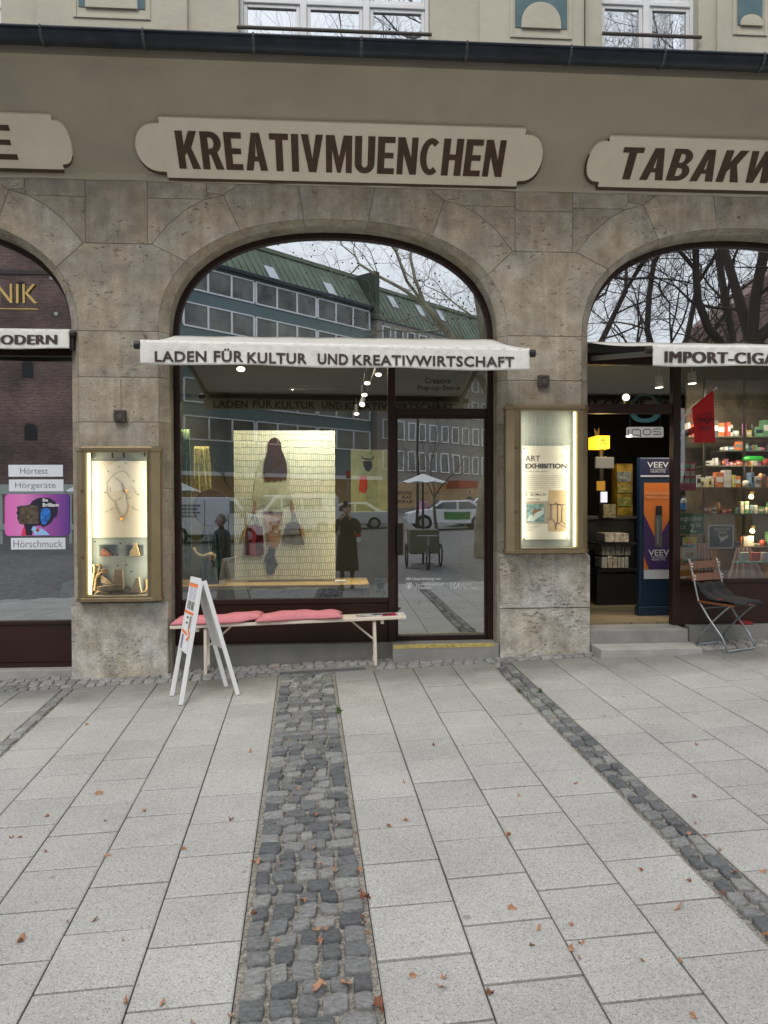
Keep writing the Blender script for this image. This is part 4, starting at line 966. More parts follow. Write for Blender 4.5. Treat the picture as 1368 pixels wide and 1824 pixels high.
def spot_fixture(p, tgt, label, e, grp='spotlights on the ceiling track', ang=50, r=.035, mat=mDark, col=(1, .88, .62)):
    p = Vector(p); d = (Vector(tgt)-p).normalized()
    o = thing('spotlight', label, 'spotlight', p, grp)
    q = MB(); q.tube([p-d*.13, p], [r*.85, r], 14); q.tube([p-d*.1, p-d*.1+Vector((0, 0, .12))], .008, 6); q.build('housing', mat, o, smooth=False)
    q = MB(); q.tube([p+d*.002, p+d*.006], r*.88, 14); q.build('lens', mLampW, o)
    if e: spotl(o, p+d*.02, tgt, e, ang, col)
    return o
# middle shop: window ledge, art, lamps
zl = at(500, 1040, .6).z
o = thing('window_ledge', 'light wooden display ledge behind the middle shop window', 'ledge', (BAYS[1]-.4, .8, zin))
lx0, lx1 = BAYS[1]-1.74, at(658, 1035, .5).x
MB().box(lx0, lx1, .48, 1.15, zl-.045, zl).build('board', mWoodLight, o, bevel=.004)
MB().box(lx0, lx1, .52, .545, zin, zl-.046).build('front_panel', M('ledge_front', (.05, .055, .055), .5), o)
# big picture of a walking woman on a field of paper strips
AY = .80
mStrip = bpy.data.materials.new('paper_strip_relief'); mStrip.use_nodes = True
nt = mStrip.node_tree; N = nt.nodes; L = nt.links; b = N['Principled BSDF']; b.inputs['Roughness'].default_value = .8
tcn = N.new('ShaderNodeTexCoord'); mpn = N.new('ShaderNodeMapping'); mpn.inputs['Rotation'].default_value = (PI/2, 0, 0)
sw = N.new('ShaderNodeSeparateXYZ'); cw = N.new('ShaderNodeCombineXYZ'); L.new(tcn.outputs['Object'], sw.inputs[0])
nw = N.new('ShaderNodeTexNoise'); nw.inputs['Scale'].default_value = 5; L.new(tcn.outputs['Object'], nw.inputs['Vector'])
ma = N.new('ShaderNodeMath'); ma.operation = 'MULTIPLY_ADD'; ma.inputs[1].default_value = .05; L.new(nw.outputs['Fac'], ma.inputs[0]); L.new(sw.outputs[2], ma.inputs[2])
L.new(sw.outputs[0], cw.inputs[0]); L.new(ma.outputs[0], cw.inputs[1])
br = N.new('ShaderNodeTexBrick'); br.inputs['Scale'].default_value = 1; br.inputs['Brick Width'].default_value = .021; br.inputs['Row Height'].default_value = .068; br.inputs['Mortar Size'].default_value = .0021; br.inputs['Mortar Smooth'].default_value = .3; br.offset = .37
br.inputs['Color1'].default_value = (.70, .69, .56, 1); br.inputs['Color2'].default_value = (.54, .58, .50, 1); br.inputs['Mortar'].default_value = (.08, .08, .06, 1)
L.new(cw.outputs[0], br.inputs['Vector']); L.new(br.outputs[0], b.inputs['Base Color'])
bp = N.new('ShaderNodeBump'); bp.inputs['Strength'].default_value = .8; bp.inputs['Distance'].default_value = .01; bp.invert = True; L.new(br.outputs['Fac'], bp.inputs['Height']); L.new(bp.outputs[0], b.inputs['Normal'])
art = thing('large_artwork', 'tall cream paper picture of a woman from behind carrying two bags', 'picture', at(507, 1033, AY))
q = MB(); prect(q, 417, 597, 767, 1032, AY, .05); q.build('panel', mStrip, art)
Z3 = lambda x, y: (300+x/4.275, 720+y/4.275)
def layer(name, pts, k, mat, sm=0):
    q = MB(); ppoly(q, [Z3(*p) for p in pts], AY-.002-.002*k, .0015); return q.build(name, mat, art)
mHair = M('painted_hair_brown', (.016, .010, .010), .8, var=.6, vscale=60, alt=(.06, .022, .016), spec=.1); mSkin = M('painted_skin', (.26, .12, .06), .7, var=.35, vscale=14, alt=(.45, .28, .16), spec=.1)
mJacket = M('painted_jacket', (.33, .35, .26), .7, var=.3, vscale=9); mBoot = M('painted_boot', (.015, .02, .024), .7, var=.8, vscale=30, alt=(.07, .085, .09), spec=.1)
mBagR = M('painted_bag_maroon', (.07, .006, .012), .7, var=.7, vscale=16, alt=(.16, .02, .03), spec=.1); mBagD = M('painted_bag_dark', (.018, .018, .018), .7, var=.8, vscale=20, alt=(.16, .14, .10), spec=.1)
layer('painted_jacket', [(700, 430), (745, 400), (880, 400), (915, 440), (930, 560), (925, 640), (950, 760), (870, 780), (868, 842), (722, 838), (725, 770), (665, 800), (640, 720), (660, 560), (680, 480)], 1, mJacket)
layer('painted_hem', [(720, 815), (870, 820), (868, 850), (722, 848)], 2, M('painted_hem', (.07, .025, .015), .6))
layer('painted_legs', [(726, 842), (866, 842), (862, 900), (850, 960), (862, 1010), (845, 1060), (815, 1105), (765, 1098), (748, 1030), (752, 980), (735, 920)], 3, mSkin)
layer('painted_leg_gap', [(792, 850), (800, 850), (804, 960), (797, 965)], 4, M('painted_gap', (.2, .12, .07), .6))
layer('painted_arm', [(655, 730), (668, 735), (668, 790), (660, 835), (645, 830), (650, 790)], 3, mSkin)
layer('painted_arm', [(925, 730), (942, 728), (952, 780), (965, 830), (945, 840), (932, 790)], 3, mSkin)
layer('painted_hair', [(760, 290), (780, 262), (808, 252), (835, 262), (858, 295), (862, 345), (885, 400), (900, 455), (906, 520), (898, 575), (872, 568), (858, 582), (835, 572), (815, 590), (790, 575), (765, 588), (735, 582), (722, 530), (728, 450), (740, 400), (755, 360)], 5, mHair)
layer('painted_boots', [(785, 1065), (795, 1095), (815, 1102), (808, 1150), (832, 1225), (815, 1258), (805, 1245), (808, 1285), (785, 1302), (752, 1295), (745, 1250), (748, 1212), (732, 1200), (734, 1160), (762, 1120), (768, 1090), (780, 1090)], 5, mBoot)
layer('painted_bag', [(592, 928), (650, 918), (718, 932), (727, 1140), (700, 1158), (575, 1150)], 5, mBagR)
layer('painted_bag_stripe', [(632, 930), (665, 926), (668, 1154), (628, 1152)], 6, M('painted_bag_red', (.24, .01, .015), .4))
layer('painted_bag', [(900, 910), (930, 895), (985, 900), (1022, 935), (1040, 1000), (1035, 1072), (950, 1068), (862, 1050), (880, 960)], 5, mBagD)
layer('painted_bag_panel', [(1000, 915), (1022, 935), (1040, 1000), (1035, 1060), (1015, 1000)], 6, M('painted_tan', (.42, .25, .13), .5))
layer('painted_tassel', [(590, 915), (600, 925), (572, 1030), (556, 1020)], 6, M('painted_ochre', (.45, .30, .05), .5))
q = MB()
for a_, b_ in (((655, 835), (600, 930)), ((658, 835), (690, 915)), ((945, 838), (935, 895)), ((958, 836), (990, 910)), ((965, 836), (960, 870))):
    p0 = at(*Z3(*a_), AY-.012); p1 = at(*Z3(*b_), AY-.012); q.tube([p0, p1], .004, 5)
q.build('painted_handles', mBoot, art)
# second picture further back
BY = 2.2
a2 = thing('small_artwork', 'smaller pale picture with a hat and red shoes hanging deeper in the middle shop', 'picture', at(657, 910, BY))
q = MB(); prect(q, 625, 690, 801, 912, BY, .04); q.build('panel', M('pale_green_canvas', (.34, .36, .2), .8, var=.25, vscale=9), a2)
Z4 = lambda x, y: (580+x/4.275, 720+y/4.275)
q = MB(); ppoly(q, [Z4(*p) for p in [(270, 385), (290, 410), (350, 415), (372, 385), (365, 415), (340, 425), (300, 425), (275, 410)]], BY-.004, .002)
ppoly(q, [Z4(*p) for p in [(285, 432), (350, 432), (355, 480), (330, 515), (305, 505), (288, 470)]], BY-.006, .002); q.build('painted_head', mHair, a2)
q = MB(); ppoly(q, [Z4(*p) for p in [(262, 545), (315, 545), (318, 640), (300, 680), (252, 665)]], BY-.004, .002); q.build('painted_shoe', mRed, a2)
hang = MB(); hang.box(at(600, 740, BY).x, at(700, 740, BY).x, BY+.05, BY+.1, zin, 3.2)
# spotlights on a ceiling track
tr_a = at(668, 655, 1.3); tr_b = at(640, 745, 3.4)
tr = thing('lamp_track', 'black ceiling lamp track running back into the middle shop', 'lamp track', (tr_a.x, 1.3, 3.6))
q = MB(); q.beam((tr_a.x+.02, .9, 3.1), (tr_a.x+.02, 4.6, 3.1), .035, .03); q.build('rail', mDark, tr); q = MB(); q.tube([(tr_a.x+.02, 1, 3.1), (tr_a.x+.02, 1, 3.75)], .006, 6); q.build('hanger', mDark, tr)
for k, (px, py, Y, tg, e) in enumerate(((674, 667, 1.3, (-.3, .8, 1.6), 0), (654, 682, 1.5, (-.6, .8, 1.2), 0), (649, 703, 1.9, (-.5, 2, 1), 0), (645, 720, 2.4, (.3, 2.2, 1), 0), (635, 737, 3.1, (0, 3, .9), 0))):
    wh = ['nearest to the window on the right', 'second from the window', 'third from the window', 'fourth from the window', 'deepest in the shop'][k]
    spot_fixture(at(px, py, Y), at(660, 1500, Y-2.0) if k != 3 else at(600, 900, 1), 'small lit spotlight on the black track, '+wh, e, r=.04)
spot_fixture(at(429, 657, .95), at(420, 1500, -1.2), 'lit black spotlight behind the left end of the middle awning', 0, r=.05)
lampA = thing('picture_lamp', 'slim black lamp bar above the large artwork', 'lamp', at(560, 690, .55)); q = MB(); pA = at(560, 690, .40); q.beam(pA-Vector((.25, 0, 0)), pA+Vector((.25, 0, 0)), .04, .04); q.build('housing', mDark, lampA)
area(lampA, pA-Vector((0, 0, .03)), at(540, 960, AY), 20, .5, .06, (1, .93, .72))
area(lampA, at(680, 960, .5), at(560, 930, AY), 4, .06, .6, (1, .82, .42))  # second light without a housing, added at the right to brighten the picture
lampB = thing('shelf_lamp', 'slim lamp above the coats at the left end of the window', 'lamp', at(345, 700, .6)); q = MB(); pB = at(345, 705, .6); q.beam(pB-Vector((.12, 0, 0)), pB+Vector((.12, 0, 0)), .04, .04); q.build('housing', mDark, lampB)
area(lampB, pB-Vector((0, 0, .03)), at(350, 900, .9), 8, .2, .05, (1, .85, .45))
area(tr, (.3, 2.6, 3.3), (.3, 2.7, 0), 16, 1.0, 1.0, (1, .9, .7))
# draped clothes, mirror, rope and card at the left of the window
def drape(name, label, cat, x0, x1, yt, yb, Y, mat, folds=5, amp=.03, grp=None, flare=.15):
    a = at(x0, yt, Y); b_ = at(x1, yb, Y); q = MB(); nx, nz = 26, 14
    z0, z1 = at((x0+x1)/2, yb, Y).z, a.z
    ph = random.uniform(0, 6)
    for j in range(nz+1):
        for i in range(nx+1):
            s = i/nx; t = j/nz; cxm = (a.x+b_.x)/2
            xx = a.x+(b_.x-a.x)*s; xx = cxm+(xx-cxm)*(1+flare*(1-t)-.12*t)
            q.v.append(Vector((xx, Y+amp*math.sin(s*folds*2*PI+ph+t*.8)*(1.2-t*.5)+.01*math.sin(s*31+t*7), z0+(z1-z0)*t+.015*math.sin(s*folds*2*PI+ph) if j == 0 else z0+(z1-z0)*t)))
    for j in range(nz):
        for i in range(nx): q.f.append([j*(nx+1)+i, j*(nx+1)+i+1, (j+1)*(nx+1)+i+1, (j+1)*(nx+1)+i]); q.m.append(0)
    o = q.build(name, mat, None, smooth=True); sd_ = o.modifiers.new('s', 'SOLIDIFY'); sd_.thickness = .008
    return tag(o, label, cat, grp)
drape('hanging_coat', 'green textured coat hanging at the left edge of the middle window', 'coat', 320, 341, 765, 1010, .62, M('green_wool', (.12, .20, .13), .9, var=.5, vscale=30, bump=.5, bscale=60), 3, .015)
drape('golden_scarf', 'gold green scarf hanging beside the green coat', 'scarf', 345, 375, 795, 880, .75, M('gold_cloth', (.26, .23, .08), .6, var=.6, vscale=24, alt=(.45, .42, .2)), 3, .010)
drape('dark_green_shawl', 'dark green shawl hanging below the round black mirror', 'shawl', 358, 392, 944, 1036, .72, M('deep_green_cloth', (.03, .085, .06), .8, var=.2), 3, .02)
mr_ = thing('round_mirror', 'round black framed mirror standing among the clothes behind the middle window', 'mirror', at(378, 1035, .7))
c_ = at(378, 905, .7)
q = MB(); q.lathe([(.0, .012), (.185, .012), (.2, .005), (.2, -.012), (.185, -.016)], (c_.x, .7, c_.z), 32, axis='y'); q.build('frame', mDark, mr_, smooth=False)
q = MB(); q.lathe([(0, -.006), (.182, -.006)], (c_.x, .7, c_.z), 32, axis='y'); q.build('mirror_glass', M('mirror_silver', (.10, .11, .14), .05, metal=1), mr_)
q = MB(); q.tube([(c_.x, .72, c_.z-.19), (c_.x, .72, zl+.01)], .012, 8); q.lathe([(0, .012), (.1, .01), (.1, 0)], (c_.x, .72, zl), 20); q.build('stand', mDark, mr_)
mRope = M('rope_cream', (.52, .44, .26), .85, var=.3, vscale=60, bump=.6, bscale=90)
q = MB(); P_ = [Z3(*p) for p in [(190, 1095), (205, 1130), (235, 1150), (265, 1160), (300, 1145), (325, 1135), (352, 1155), (345, 1180), (318, 1175), (315, 1150), (340, 1140)]]
q.tube([at(a_, b_, .6+.012*(i % 3)) for i, (a_, b_) in enumerate(P_)], .018, 8)
tag(q.build('cream_rope', mRope, smooth=True), 'curled cream rope in front of the dark green shawl', 'rope')
q = MB(); a_ = at(396, 1031, .55); q.box(a_.x-.035, a_.x+.035, .55, .556, zl+.001, zl+.045); q.box(a_.x-.035, a_.x+.035, .556, .575, zl+.001, zl+.004)
tag(q.build('name_card', mPaper), 'small white name card on the ledge left of the large artwork', 'card')
q = MB(); a_ = at(600, 1031, .6); q.box(a_.x-.02, a_.x+.09, .58, .68, zl+.001, zl+.028); tag(q.build('book', mPaper), 'flat white book lying on the ledge right of the large artwork', 'book')
# leaflet holder on the glass
lh = thing('leaflet_holder', 'clear leaflet holder with a printed flyer stuck to the display pane above the bench', 'leaflet holder', at(678, 1065, FY-.02))
q = MB(); prect(q, 667.5, 689, 1029, 1064, FY-.024, .003); q.build('flyer', M('flyer_paper', (.66, .70, .80), .4), lh)
q = MB(); prect(q, 667, 690, 1028, 1065, FY-.03, .002); q.build('cover', glass_mat('clear_plastic', .06), lh)
q = MB(); prect(q, 671, 684, 1039, 1049, FY-.0255, .001); q.build('printed_photo', M('flyer_grey', (.25, .24, .24), .5, var=.6, vscale=50), lh)
q = MB(); prect(q, 670, 679, 1050.5, 1056, FY-.0255, .001); q.build('printed_photo', M('flyer_grey2', (.3, .29, .28), .5, var=.5, vscale=60), lh)
q = MB(); ppoly(q, [(682, 1052), (685, 1053), (686, 1057), (684.5, 1060), (682, 1061), (683.5, 1056.5)], FY-.0255, .001); q.build('printed_shape', mInk, lh)
ptext('POP-UP', 670, 681, 1033.5, 1036.5, FY-.0255, M('flyer_blue', (.05, .08, .4), .5), lh, bold=.02)
# ------------------------------------------------------------------ awnings
def awning(label, bx0, bx1, yb, zb_, f0, f1, fy, vb0, vb1, texts, arms=True, seams=(), tmat=mValText):
    """bx: world x of the wall end; f0,f1: front upper corners (x,z); vb: valance drop at both ends"""
    o = thing('awning', label, 'awning', ((bx0+bx1)/2, yb, zb_))
    q = MB(); nx, ny = 40, 8
    for j in range(ny+1):
        t = j/ny
        for i in range(nx+1):
            s = i/nx
            xa = bx0+(bx1-bx0)*s; xf = f0[0]+(f1[0]-f0[0])*s; zf = f0[1]+(f1[1]-f0[1])*s
            sag = -.018*math.sin(PI*t)*(1+.5*math.sin(s*PI))
            q.v.append(Vector((xa+(xf-xa)*t, yb+(fy-yb)*t, zb_+(zf-zb_)*t+sag+.003*math.sin(s*40))))
    for j in range(ny):
        for i in range(nx): q.f.append([j*(nx+1)+i, j*(nx+1)+i+1, (j+1)*(nx+1)+i+1, (j+1)*(nx+1)+i]); q.m.append(0)
    c_ = q.build('canopy', mFabric, o, smooth=True); sd_ = c_.modifiers.new('s', 'SOLIDIFY'); sd_.thickness = .004
    q = MB(); nx, ny = 150, 10; dy = 0
    def vy(s, t): return fy-.006+.010*math.sin(s*17+1.3*math.sin(s*9))*t*t+.0035*math.sin(s*47+t*3+2)*t+.002*math.sin(s*97-t*5)*math.sin(t*PI)+.0022*math.sin(s*150+9*t*math.sin(s*13))*(1-.5*t)
    for j in range(ny+1):
        t = j/ny
        for i in range(nx+1):
            s = i/nx; zf = f0[1]+(f1[1]-f0[1])*s; dr = vb0+(vb1-vb0)*s
            q.v.append(Vector((f0[0]+(f1[0]-f0[0])*s, vy(s, t), zf-dr*t*(1+.03*math.sin(s*17)))))
    for j in range(ny):
        for i in range(nx): q.f.append([j*(nx+1)+i, j*(nx+1)+i+1, (j+1)*(nx+1)+i+1, (j+1)*(nx+1)+i]); q.m.append(0)
    v_ = q.build('valance', mFabric, o, smooth=True); sd_ = v_.modifiers.new('s', 'SOLIDIFY'); sd_.thickness = .003
    q = MB(); q.tube([(f0[0], fy+.006, f0[1]-.004), (f1[0], fy+.006, f1[1]-.004)], .014, 10); q.build('front_hem', mFabric, o, smooth=True)
    q = MB(); q.tube([(f0[0]-.03, fy+.03, f0[1]-.03), (f1[0]+.03, fy+.03, f1[1]-.03)], .024, 10); fb = q.build('front_bar', mDark, o)
    for x_, z_, sg in ((f0[0], f0[1], -1), (f1[0], f1[1], 1)):
        q = MB(); q.tube([(x_+sg*.004, fy+.012, z_-.032), (x_+sg*.05, fy+.012, z_-.032)], .031, 12); q.build('end_cap', mDark, o)
    q = MB(); q.box(bx0, bx1, yb-.02, yb+.06, zb_-.10, zb_-.012); q.build('cassette', M('cassette_paint', (.05, .05, .05), .5), o)
    if arms:
        for sg, xa, xf in ((1, bx0+.06, f0[0]+.06), (-1, bx1-.06, f1[0]-.06)):
            q = MB(); zf = (f0[1] if sg == 1 else f1[1])
            q.beam((xa, yb, zb_-.16), (xf, fy+.05, zf-.05), .03, .045); q.build('arm', M('arm_paint', (.10, .10, .09), .5), o)
    # print that goes through the cloth
    for s_, xa, xb, za, zb2 in texts:
        me = text_mesh(s_, .0 if 'M' in s_ else .028, 'lettering', spacing=1.08)
        xs_ = [v.co.x for v in me.vertices]; ys_ = [v.co.y for v in me.vertices]; x0, x1, y0, y1 = min(xs_), max(xs_), min(ys_), max(ys_)
        base = origin(o); n = len(me.vertices); vf = []; vbk = []
        shifts = (-.0085, -.0043, 0, .0043, .0085) if 'M' in s_ else (0,); tris = [list(p.vertices) for p in me.polygons]; n = n*len(shifts)
        for sh_i, v in [(i_, v_) for i_ in range(len(shifts)) for v_ in me.vertices]:
            s = (v.co.x-x0)/(x1-x0); t = (v.co.y-y0)/(y1-y0); xx = xa+(xb-xa)*s+shifts[sh_i]
            sv = (xx-f0[0])/(f1[0]-f0[0]); zz = za[0]+(za[1]-za[0])*s+((zb2[0]+(zb2[1]-zb2[0])*s)-(za[0]+(za[1]-za[0])*s))*t
            tt = (f0[1]-zz)/max(.01, vb0); yv = vy(sv, max(0, min(1, tt)))
            vf.append(Vector((xx, yv-.009-.0003*sh_i, zz))-base); vbk.append(Vector((xx, yv+.011+.0003*sh_i, zz))-base)
        nv_ = len(me.vertices); fs = [[i+k_*nv_ for i in p] for k_ in range(len(shifts)) for p in tris]; fs += [[i+n for i in reversed(p)] for p in fs]
        m2 = bpy.data.meshes.new('lettering'); m2.from_pydata(vf+vbk, [], fs); m2.materials.append(tmat); m2.update(); link('lettering', m2, o)
    return o
AF = -1.22
f0 = at(250, 607, AF); f1 = at(943, 622, AF)
def tx(a, b_, y0t, y0b, y1t, y1b, Y): # pixel span, top/bottom rows at start and end
    return (at(a, y0b, Y).x, at(b_, y1b, Y).x, (at(a, y0b, Y).z, at(b_, y1b, Y).z), (at(a, y0t, Y).z, at(b_, y1t, Y).z))
awning('off white awning lettered LADEN FÜR KULTUR UND KREATIVWIRTSCHAFT across the middle arch', BAYS[1]-HB+.03, BAYS[1]+HB-.03, .2, at(598, 602, .2).z,
       (f0.x, f0.z), (f1.x, f1.z), AF, f0.z-at(250, 648, AF).z, f1.z-at(943, 661, AF).z,
       [('LADEN FÜR', *tx(276, 434, 622, 645, 621, 646, AF)), ('KULTUR', *tx(441, 547, 628, 648, 630, 649, AF)), ('UND', *tx(566, 620, 630, 649, 631, 651, AF)), ('KREATIVWIRTSCHAFT', *tx(628, 915, 632, 651, 636, 655, AF))])
rz = at(1250, 613, AF).z
r0_ = at(1162, 616, AF); dxr = 3.9
vr = r0_.z-at(1162, 652, AF).z
awning('off white awning starting with IMPORT-CIGA above the tobacco shop door', BAYS[2]-HB+.03, BAYS[2]+HB-.03, .2, at(1250, 612, .2).z,
       (r0_.x, r0_.z), (r0_.x+3.15, r0_.z+.012), AF, vr, vr,
       [('IMPORT-CIGARS', *tx(1184, 1412, 626, 646, 630, 650, AF)), ('TABAKWAREN', *tx(1440, 1620, 630, 650, 632, 652, AF)), ('PRESSE', *tx(1650, 1755, 632, 652, 634, 654, AF))])
LY = -.02
l1 = at(124, 588, LY); lb = at(122, 622, LY)
awning('nearly closed off white awning ending in MODERN above the left shop window', BAYS[0]-HB+.03, l1.x, .2, l1.z+.05,
       (l1.x-3.0, l1.z-.0), (l1.x, l1.z), LY, l1.z-lb.z, l1.z-lb.z,
       [('HÖREN', *tx(-190, -60, 597, 614, 597, 614, LY)), ('MODERN', *tx(-19, 102, 597, 614, 597, 614, LY))], arms=False)
q = MB(); xx = at(129, 600, .0).x; q.box(xx-.028, xx+.012, -.01, .24, at(129, 622, 0).z, at(129, 588, 0).z); q.box(xx-.012, xx+.012, .2, .26, pz(128, 860), at(129, 620, 0).z)
tag(q.build('awning_guide', mDark), 'black awning guide rail beside the left pier', 'guide rail')
# ------------------------------------------------------------------ square wall speakers
for px, py, lab in ((214.5, 741, 'small square brown wall speaker above the jewellery cabinet on the left pier'), (967.5, 679, 'small square brown wall speaker above the exhibition poster cabinet on the right pier')):
    c_ = at(px, py, -.01); o = thing('wall_speaker', lab, 'speaker', c_, 'square speakers on the piers'); s_ = .054
    mm = M('speaker_brown', (.07, .055, .045), .6)
    MB().box(c_.x-s_, c_.x+s_, -.05, -.002, c_.z-s_, c_.z+s_).build('housing', mm, o, bevel=.004)
    q = MB(); q.lathe([(.043, -.052), (.041, -.0545), (.033, -.0545), (.031, -.052)], (c_.x, 0, c_.z), 24, axis='y'); q.build('ring', M('speaker_ring', (.05, .04, .034), .4), o)
q = MB(); p = at(214.5, 674, -.01); p2 = at(214.5, 730, -.01); q.tube([(p.x, -.004, p.z), (p.x, -.004, p2.z)], .003, 5); tag(q.build('speaker_cable', M('cable_stone_colour', (.28, .25, .2), .8)), 'thin cable leading down to the left wall speaker', 'cable')
# ------------------------------------------------------------------ display cabinets on the piers
def cabinet(label, x0, x1, yt, yb, gx0, gx1, gyt, gyb, strip_side, hinge_px, D=.17, cy=0):
    xm, ym = (x0+x1)/2, (yt+yb)/2
    X0, X1 = at(x0, ym, -D).x, at(x1, ym, -D).x; Zt, Zb = at(xm, yt, -D).z, at(xm, yb, -D).z
    G0x, G1x = at(gx0, ym, -D).x, at(gx1, ym, -D).x; Gt, Gb = at(xm, gyt, -D).z, at(xm, gyb, -D).z
    o = thing('display_cabinet', label, 'display cabinet', (xm and (X0+X1)/2, -.02, Zb), 'champagne coloured wall cabinets')
    cz = .065      # corner chamfer
    def ring(e, z): return [(X0-e, -D-e if e else -D, z), (X1+e, -D-e if e else -D, z), (X1+cz+e, -D+cz, z), (X1+cz+e, -.012, z), (X0-cz-e, -.012, z), (X0-cz-e, -D+cz, z)]
    def slabp(mb, z0, z1, e):
        a = ring(e, z0); b_ = ring(e, z1); mb.add(a+b_, [[5, 4, 3, 2, 1, 0], [6, 7, 8, 9, 10, 11]]+[[k, (k+1) % 6, 6+(k+1) % 6, 6+k] for k in range(6)])
    q = MB(); slabp(q, Zt-.035, Zt, .012); slabp(q, Zt-.005, Zt+.012, -.004); slabp(q, Zb, Zb+.035, .012); q.build('cornice', mBrass, o, bevel=.003)
    q = MB(); a = ring(0, Zb+.034); b_ = ring(0, Zt-.034)
    q.add(a+b_, [[k, (k+1) % 6, 6+(k+1) % 6, 6+k] for k in (1, 2, 4, 5)]); q.build('side', mBrass, o)
    q = MB()
    z0, z1 = Zb+.035, Zt-.035
    q.box(X0, G0x, -D, -D+.03, z0, z1); q.box(G1x, X1, -D, -D+.03, z0, z1); q.box(G0x, G1x, -D, -D+.03, z0, Gb); q.box(G0x, G1x, -D, -D+.03, Gt, z1)
    fr_ = q.build('door_frame', mBrass, o)
    q = MB()
    for (a0, a1, c0, c1) in ((G0x-.016, G0x, Gb-.01, Gt+.01), (G1x, G1x+.016, Gb-.01, Gt+.01), (G0x, G1x, Gb-.012, Gb), (G0x, G1x, Gt, Gt+.012)): q.box(a0, a1, -D-.008, -D+.001, c0, c1)
    q.build('bead', mBrass, fr_, bevel=.003)
    q = MB(); q.box(X0-cz+.004, X1+cz-.004, -.02, -.004, Zb+.03, Zt-.03); q.build('back_panel', M('cabinet_back', (.33, .37, .36), .7, var=.06), o)
    q = MB(); q.box(G0x-.02, G1x+.02, -D+.03, -.021, Gb-.008, Gb-.001); q.build('inner_shelf', M('cabinet_floor', (.3, .3, .28), .7), o)
    pane(G0x-.005, G1x+.005, Gb-.005, Gt+.005, mGlassCab, fr_, Y=-D+.012)
    q = MB(); w_ = .024
    xs_ = G0x+.006 if strip_side < 0 else G1x-.006-w_
    q.box(xs_, xs_+w_, -D+.022, -D+.04, Gb+.01, Gt-.004); ls = q.build('light_strip', mLampY, o)
    area(ls, (xs_+w_/2, -D+.055, (Gb+Gt)/2), (((G0x+G1x)/2), -.02, (Gb+Gt)/2), 1.5, .03, Gt-Gb-.05, (1, .9, .68))
    area(ls, (G1x-.012 if strip_side < 0 else G0x+.012, -D+.055, (Gb+Gt)/2), (((G0x+G1x)/2), -.02, (Gb+Gt)/2), 1.5, .03, Gt-Gb-.05, (1, .90, .66))
    for (hx, hy) in hinge_px:
        h = at(hx, hy, -D); q = MB(); q.lathe([(0, -.008), (.012, -.007), (.015, 0)], (h.x, -D-.001, h.z), 14, axis='y'); q.build('lock', M('aged_brass', (.22, .14, .05), .4, metal=.8), fr_)
    return o, -D
c1_, CY = cabinet('brass coloured wall cabinet with necklace picture, rope and driftwood on the left pier', 146, 270, 797, 1072, 154, 262, 806, 1061, -1, ((145.5, 874), (146.5, 993)))
c2_, _ = cabinet('brass coloured wall cabinet with the lit exhibition poster on the right pier', 916, 1038.5, 722, 986, 928, 1028.5, 732, 976, 1, ((920, 797), (919.5, 911)))
# left cabinet contents
Zc = lambda x, y: (130+x/5.882, 780+y/5.882)
KY = -.045
mCanvas = M('cream_canvas', (.72, .66, .56), .8, bump=.2, bscale=120)
pic = thing('necklace_picture', 'cream board with a line drawn head and a real golden necklace in the left cabinet', 'picture', at(213, 958, KY))
q = MB(); prect(q, 164, 262.5, 821, 957.5, KY, .02); q.build('board', mCanvas, pic)
q = MB(); mLine = M('thin_pencil_line', (.22, .19, .18), .7)
def curve(pts, r=.0014, Y=KY-.002, f=Zc, mb=None):
    P = [Vector(at(*f(*p), Y)) for p in pts]; o_ = []
    for i in range(len(P)-1):
        a = P[max(0, i-1)]; b_ = P[i]; c_ = P[i+1]; d_ = P[min(len(P)-1, i+2)]
        for k in range(5):
            t = k/5; o_.append(.5*((2*b_)+(c_-a)*t+(2*a-5*b_+4*c_-d_)*t*t+(3*b_-a-3*c_+d_)*t**3))
    o_.append(P[-1]); mb.tube(o_, r, 5)
for pts in ([(345, 490), (400, 410), (450, 370), (520, 348), (570, 375), (595, 420)], [(362, 500), (358, 560), (372, 600), (400, 640), (440, 660), (480, 645), (497, 625)], [(445, 420), (500, 460), (530, 500), (525, 545), (540, 580)],
            [(600, 510), (640, 530), (660, 580)], [(565, 560), (565, 620), (610, 632)], [(440, 665), (450, 700), (445, 730)], [(330, 780), (390, 750), (440, 725)], [(560, 600), (575, 680), (590, 705)], [(605, 715), (650, 745), (700, 768)], [(385, 520), (390, 545), (385, 560)], [(500, 480), (520, 520), (520, 560)]): curve(pts, mb=q)
for sub in (q,): sub.build('drawn_lines', mLine, pic)
q = MB(); mJew = M('gold_metal', (.55, .28, .08), .3, metal=.8)
curve([(443, 725), (452, 770), (475, 808), (510, 830), (550, 820), (580, 785), (592, 740), (590, 705)], .0032, KY-.006, Zc, q); q.build('necklace', mJew, pic, smooth=True)
p = at(*Zc(512, 848), KY-.006); q = MB(); q.lathe([(0, -.010), (.012, -.008), (.019, 0), (.014, .004)], (0, 0, 0), 14, axis='y')
q.v = [Vector((v.x*.8+p.x, v.y+p.y, v.z*1.25+p.z)) for v in q.v]; q.build('pendant', mJew, pic, smooth=True)
p = at(*Zc(560, 555), KY-.006); q = MB(); q.lathe([(0, -.008), (.008, -.006), (.011, 0)], (0, 0, 0), 12, axis='y'); q.v = [Vector((v.x*.8+p.x, v.y+p.y, v.z*2+p.z)) for v in q.v]; q.build('earring', mJew, pic, smooth=True)
mStud = M('tiny_dark_stud', (.03, .035, .05), .3, metal=.5)
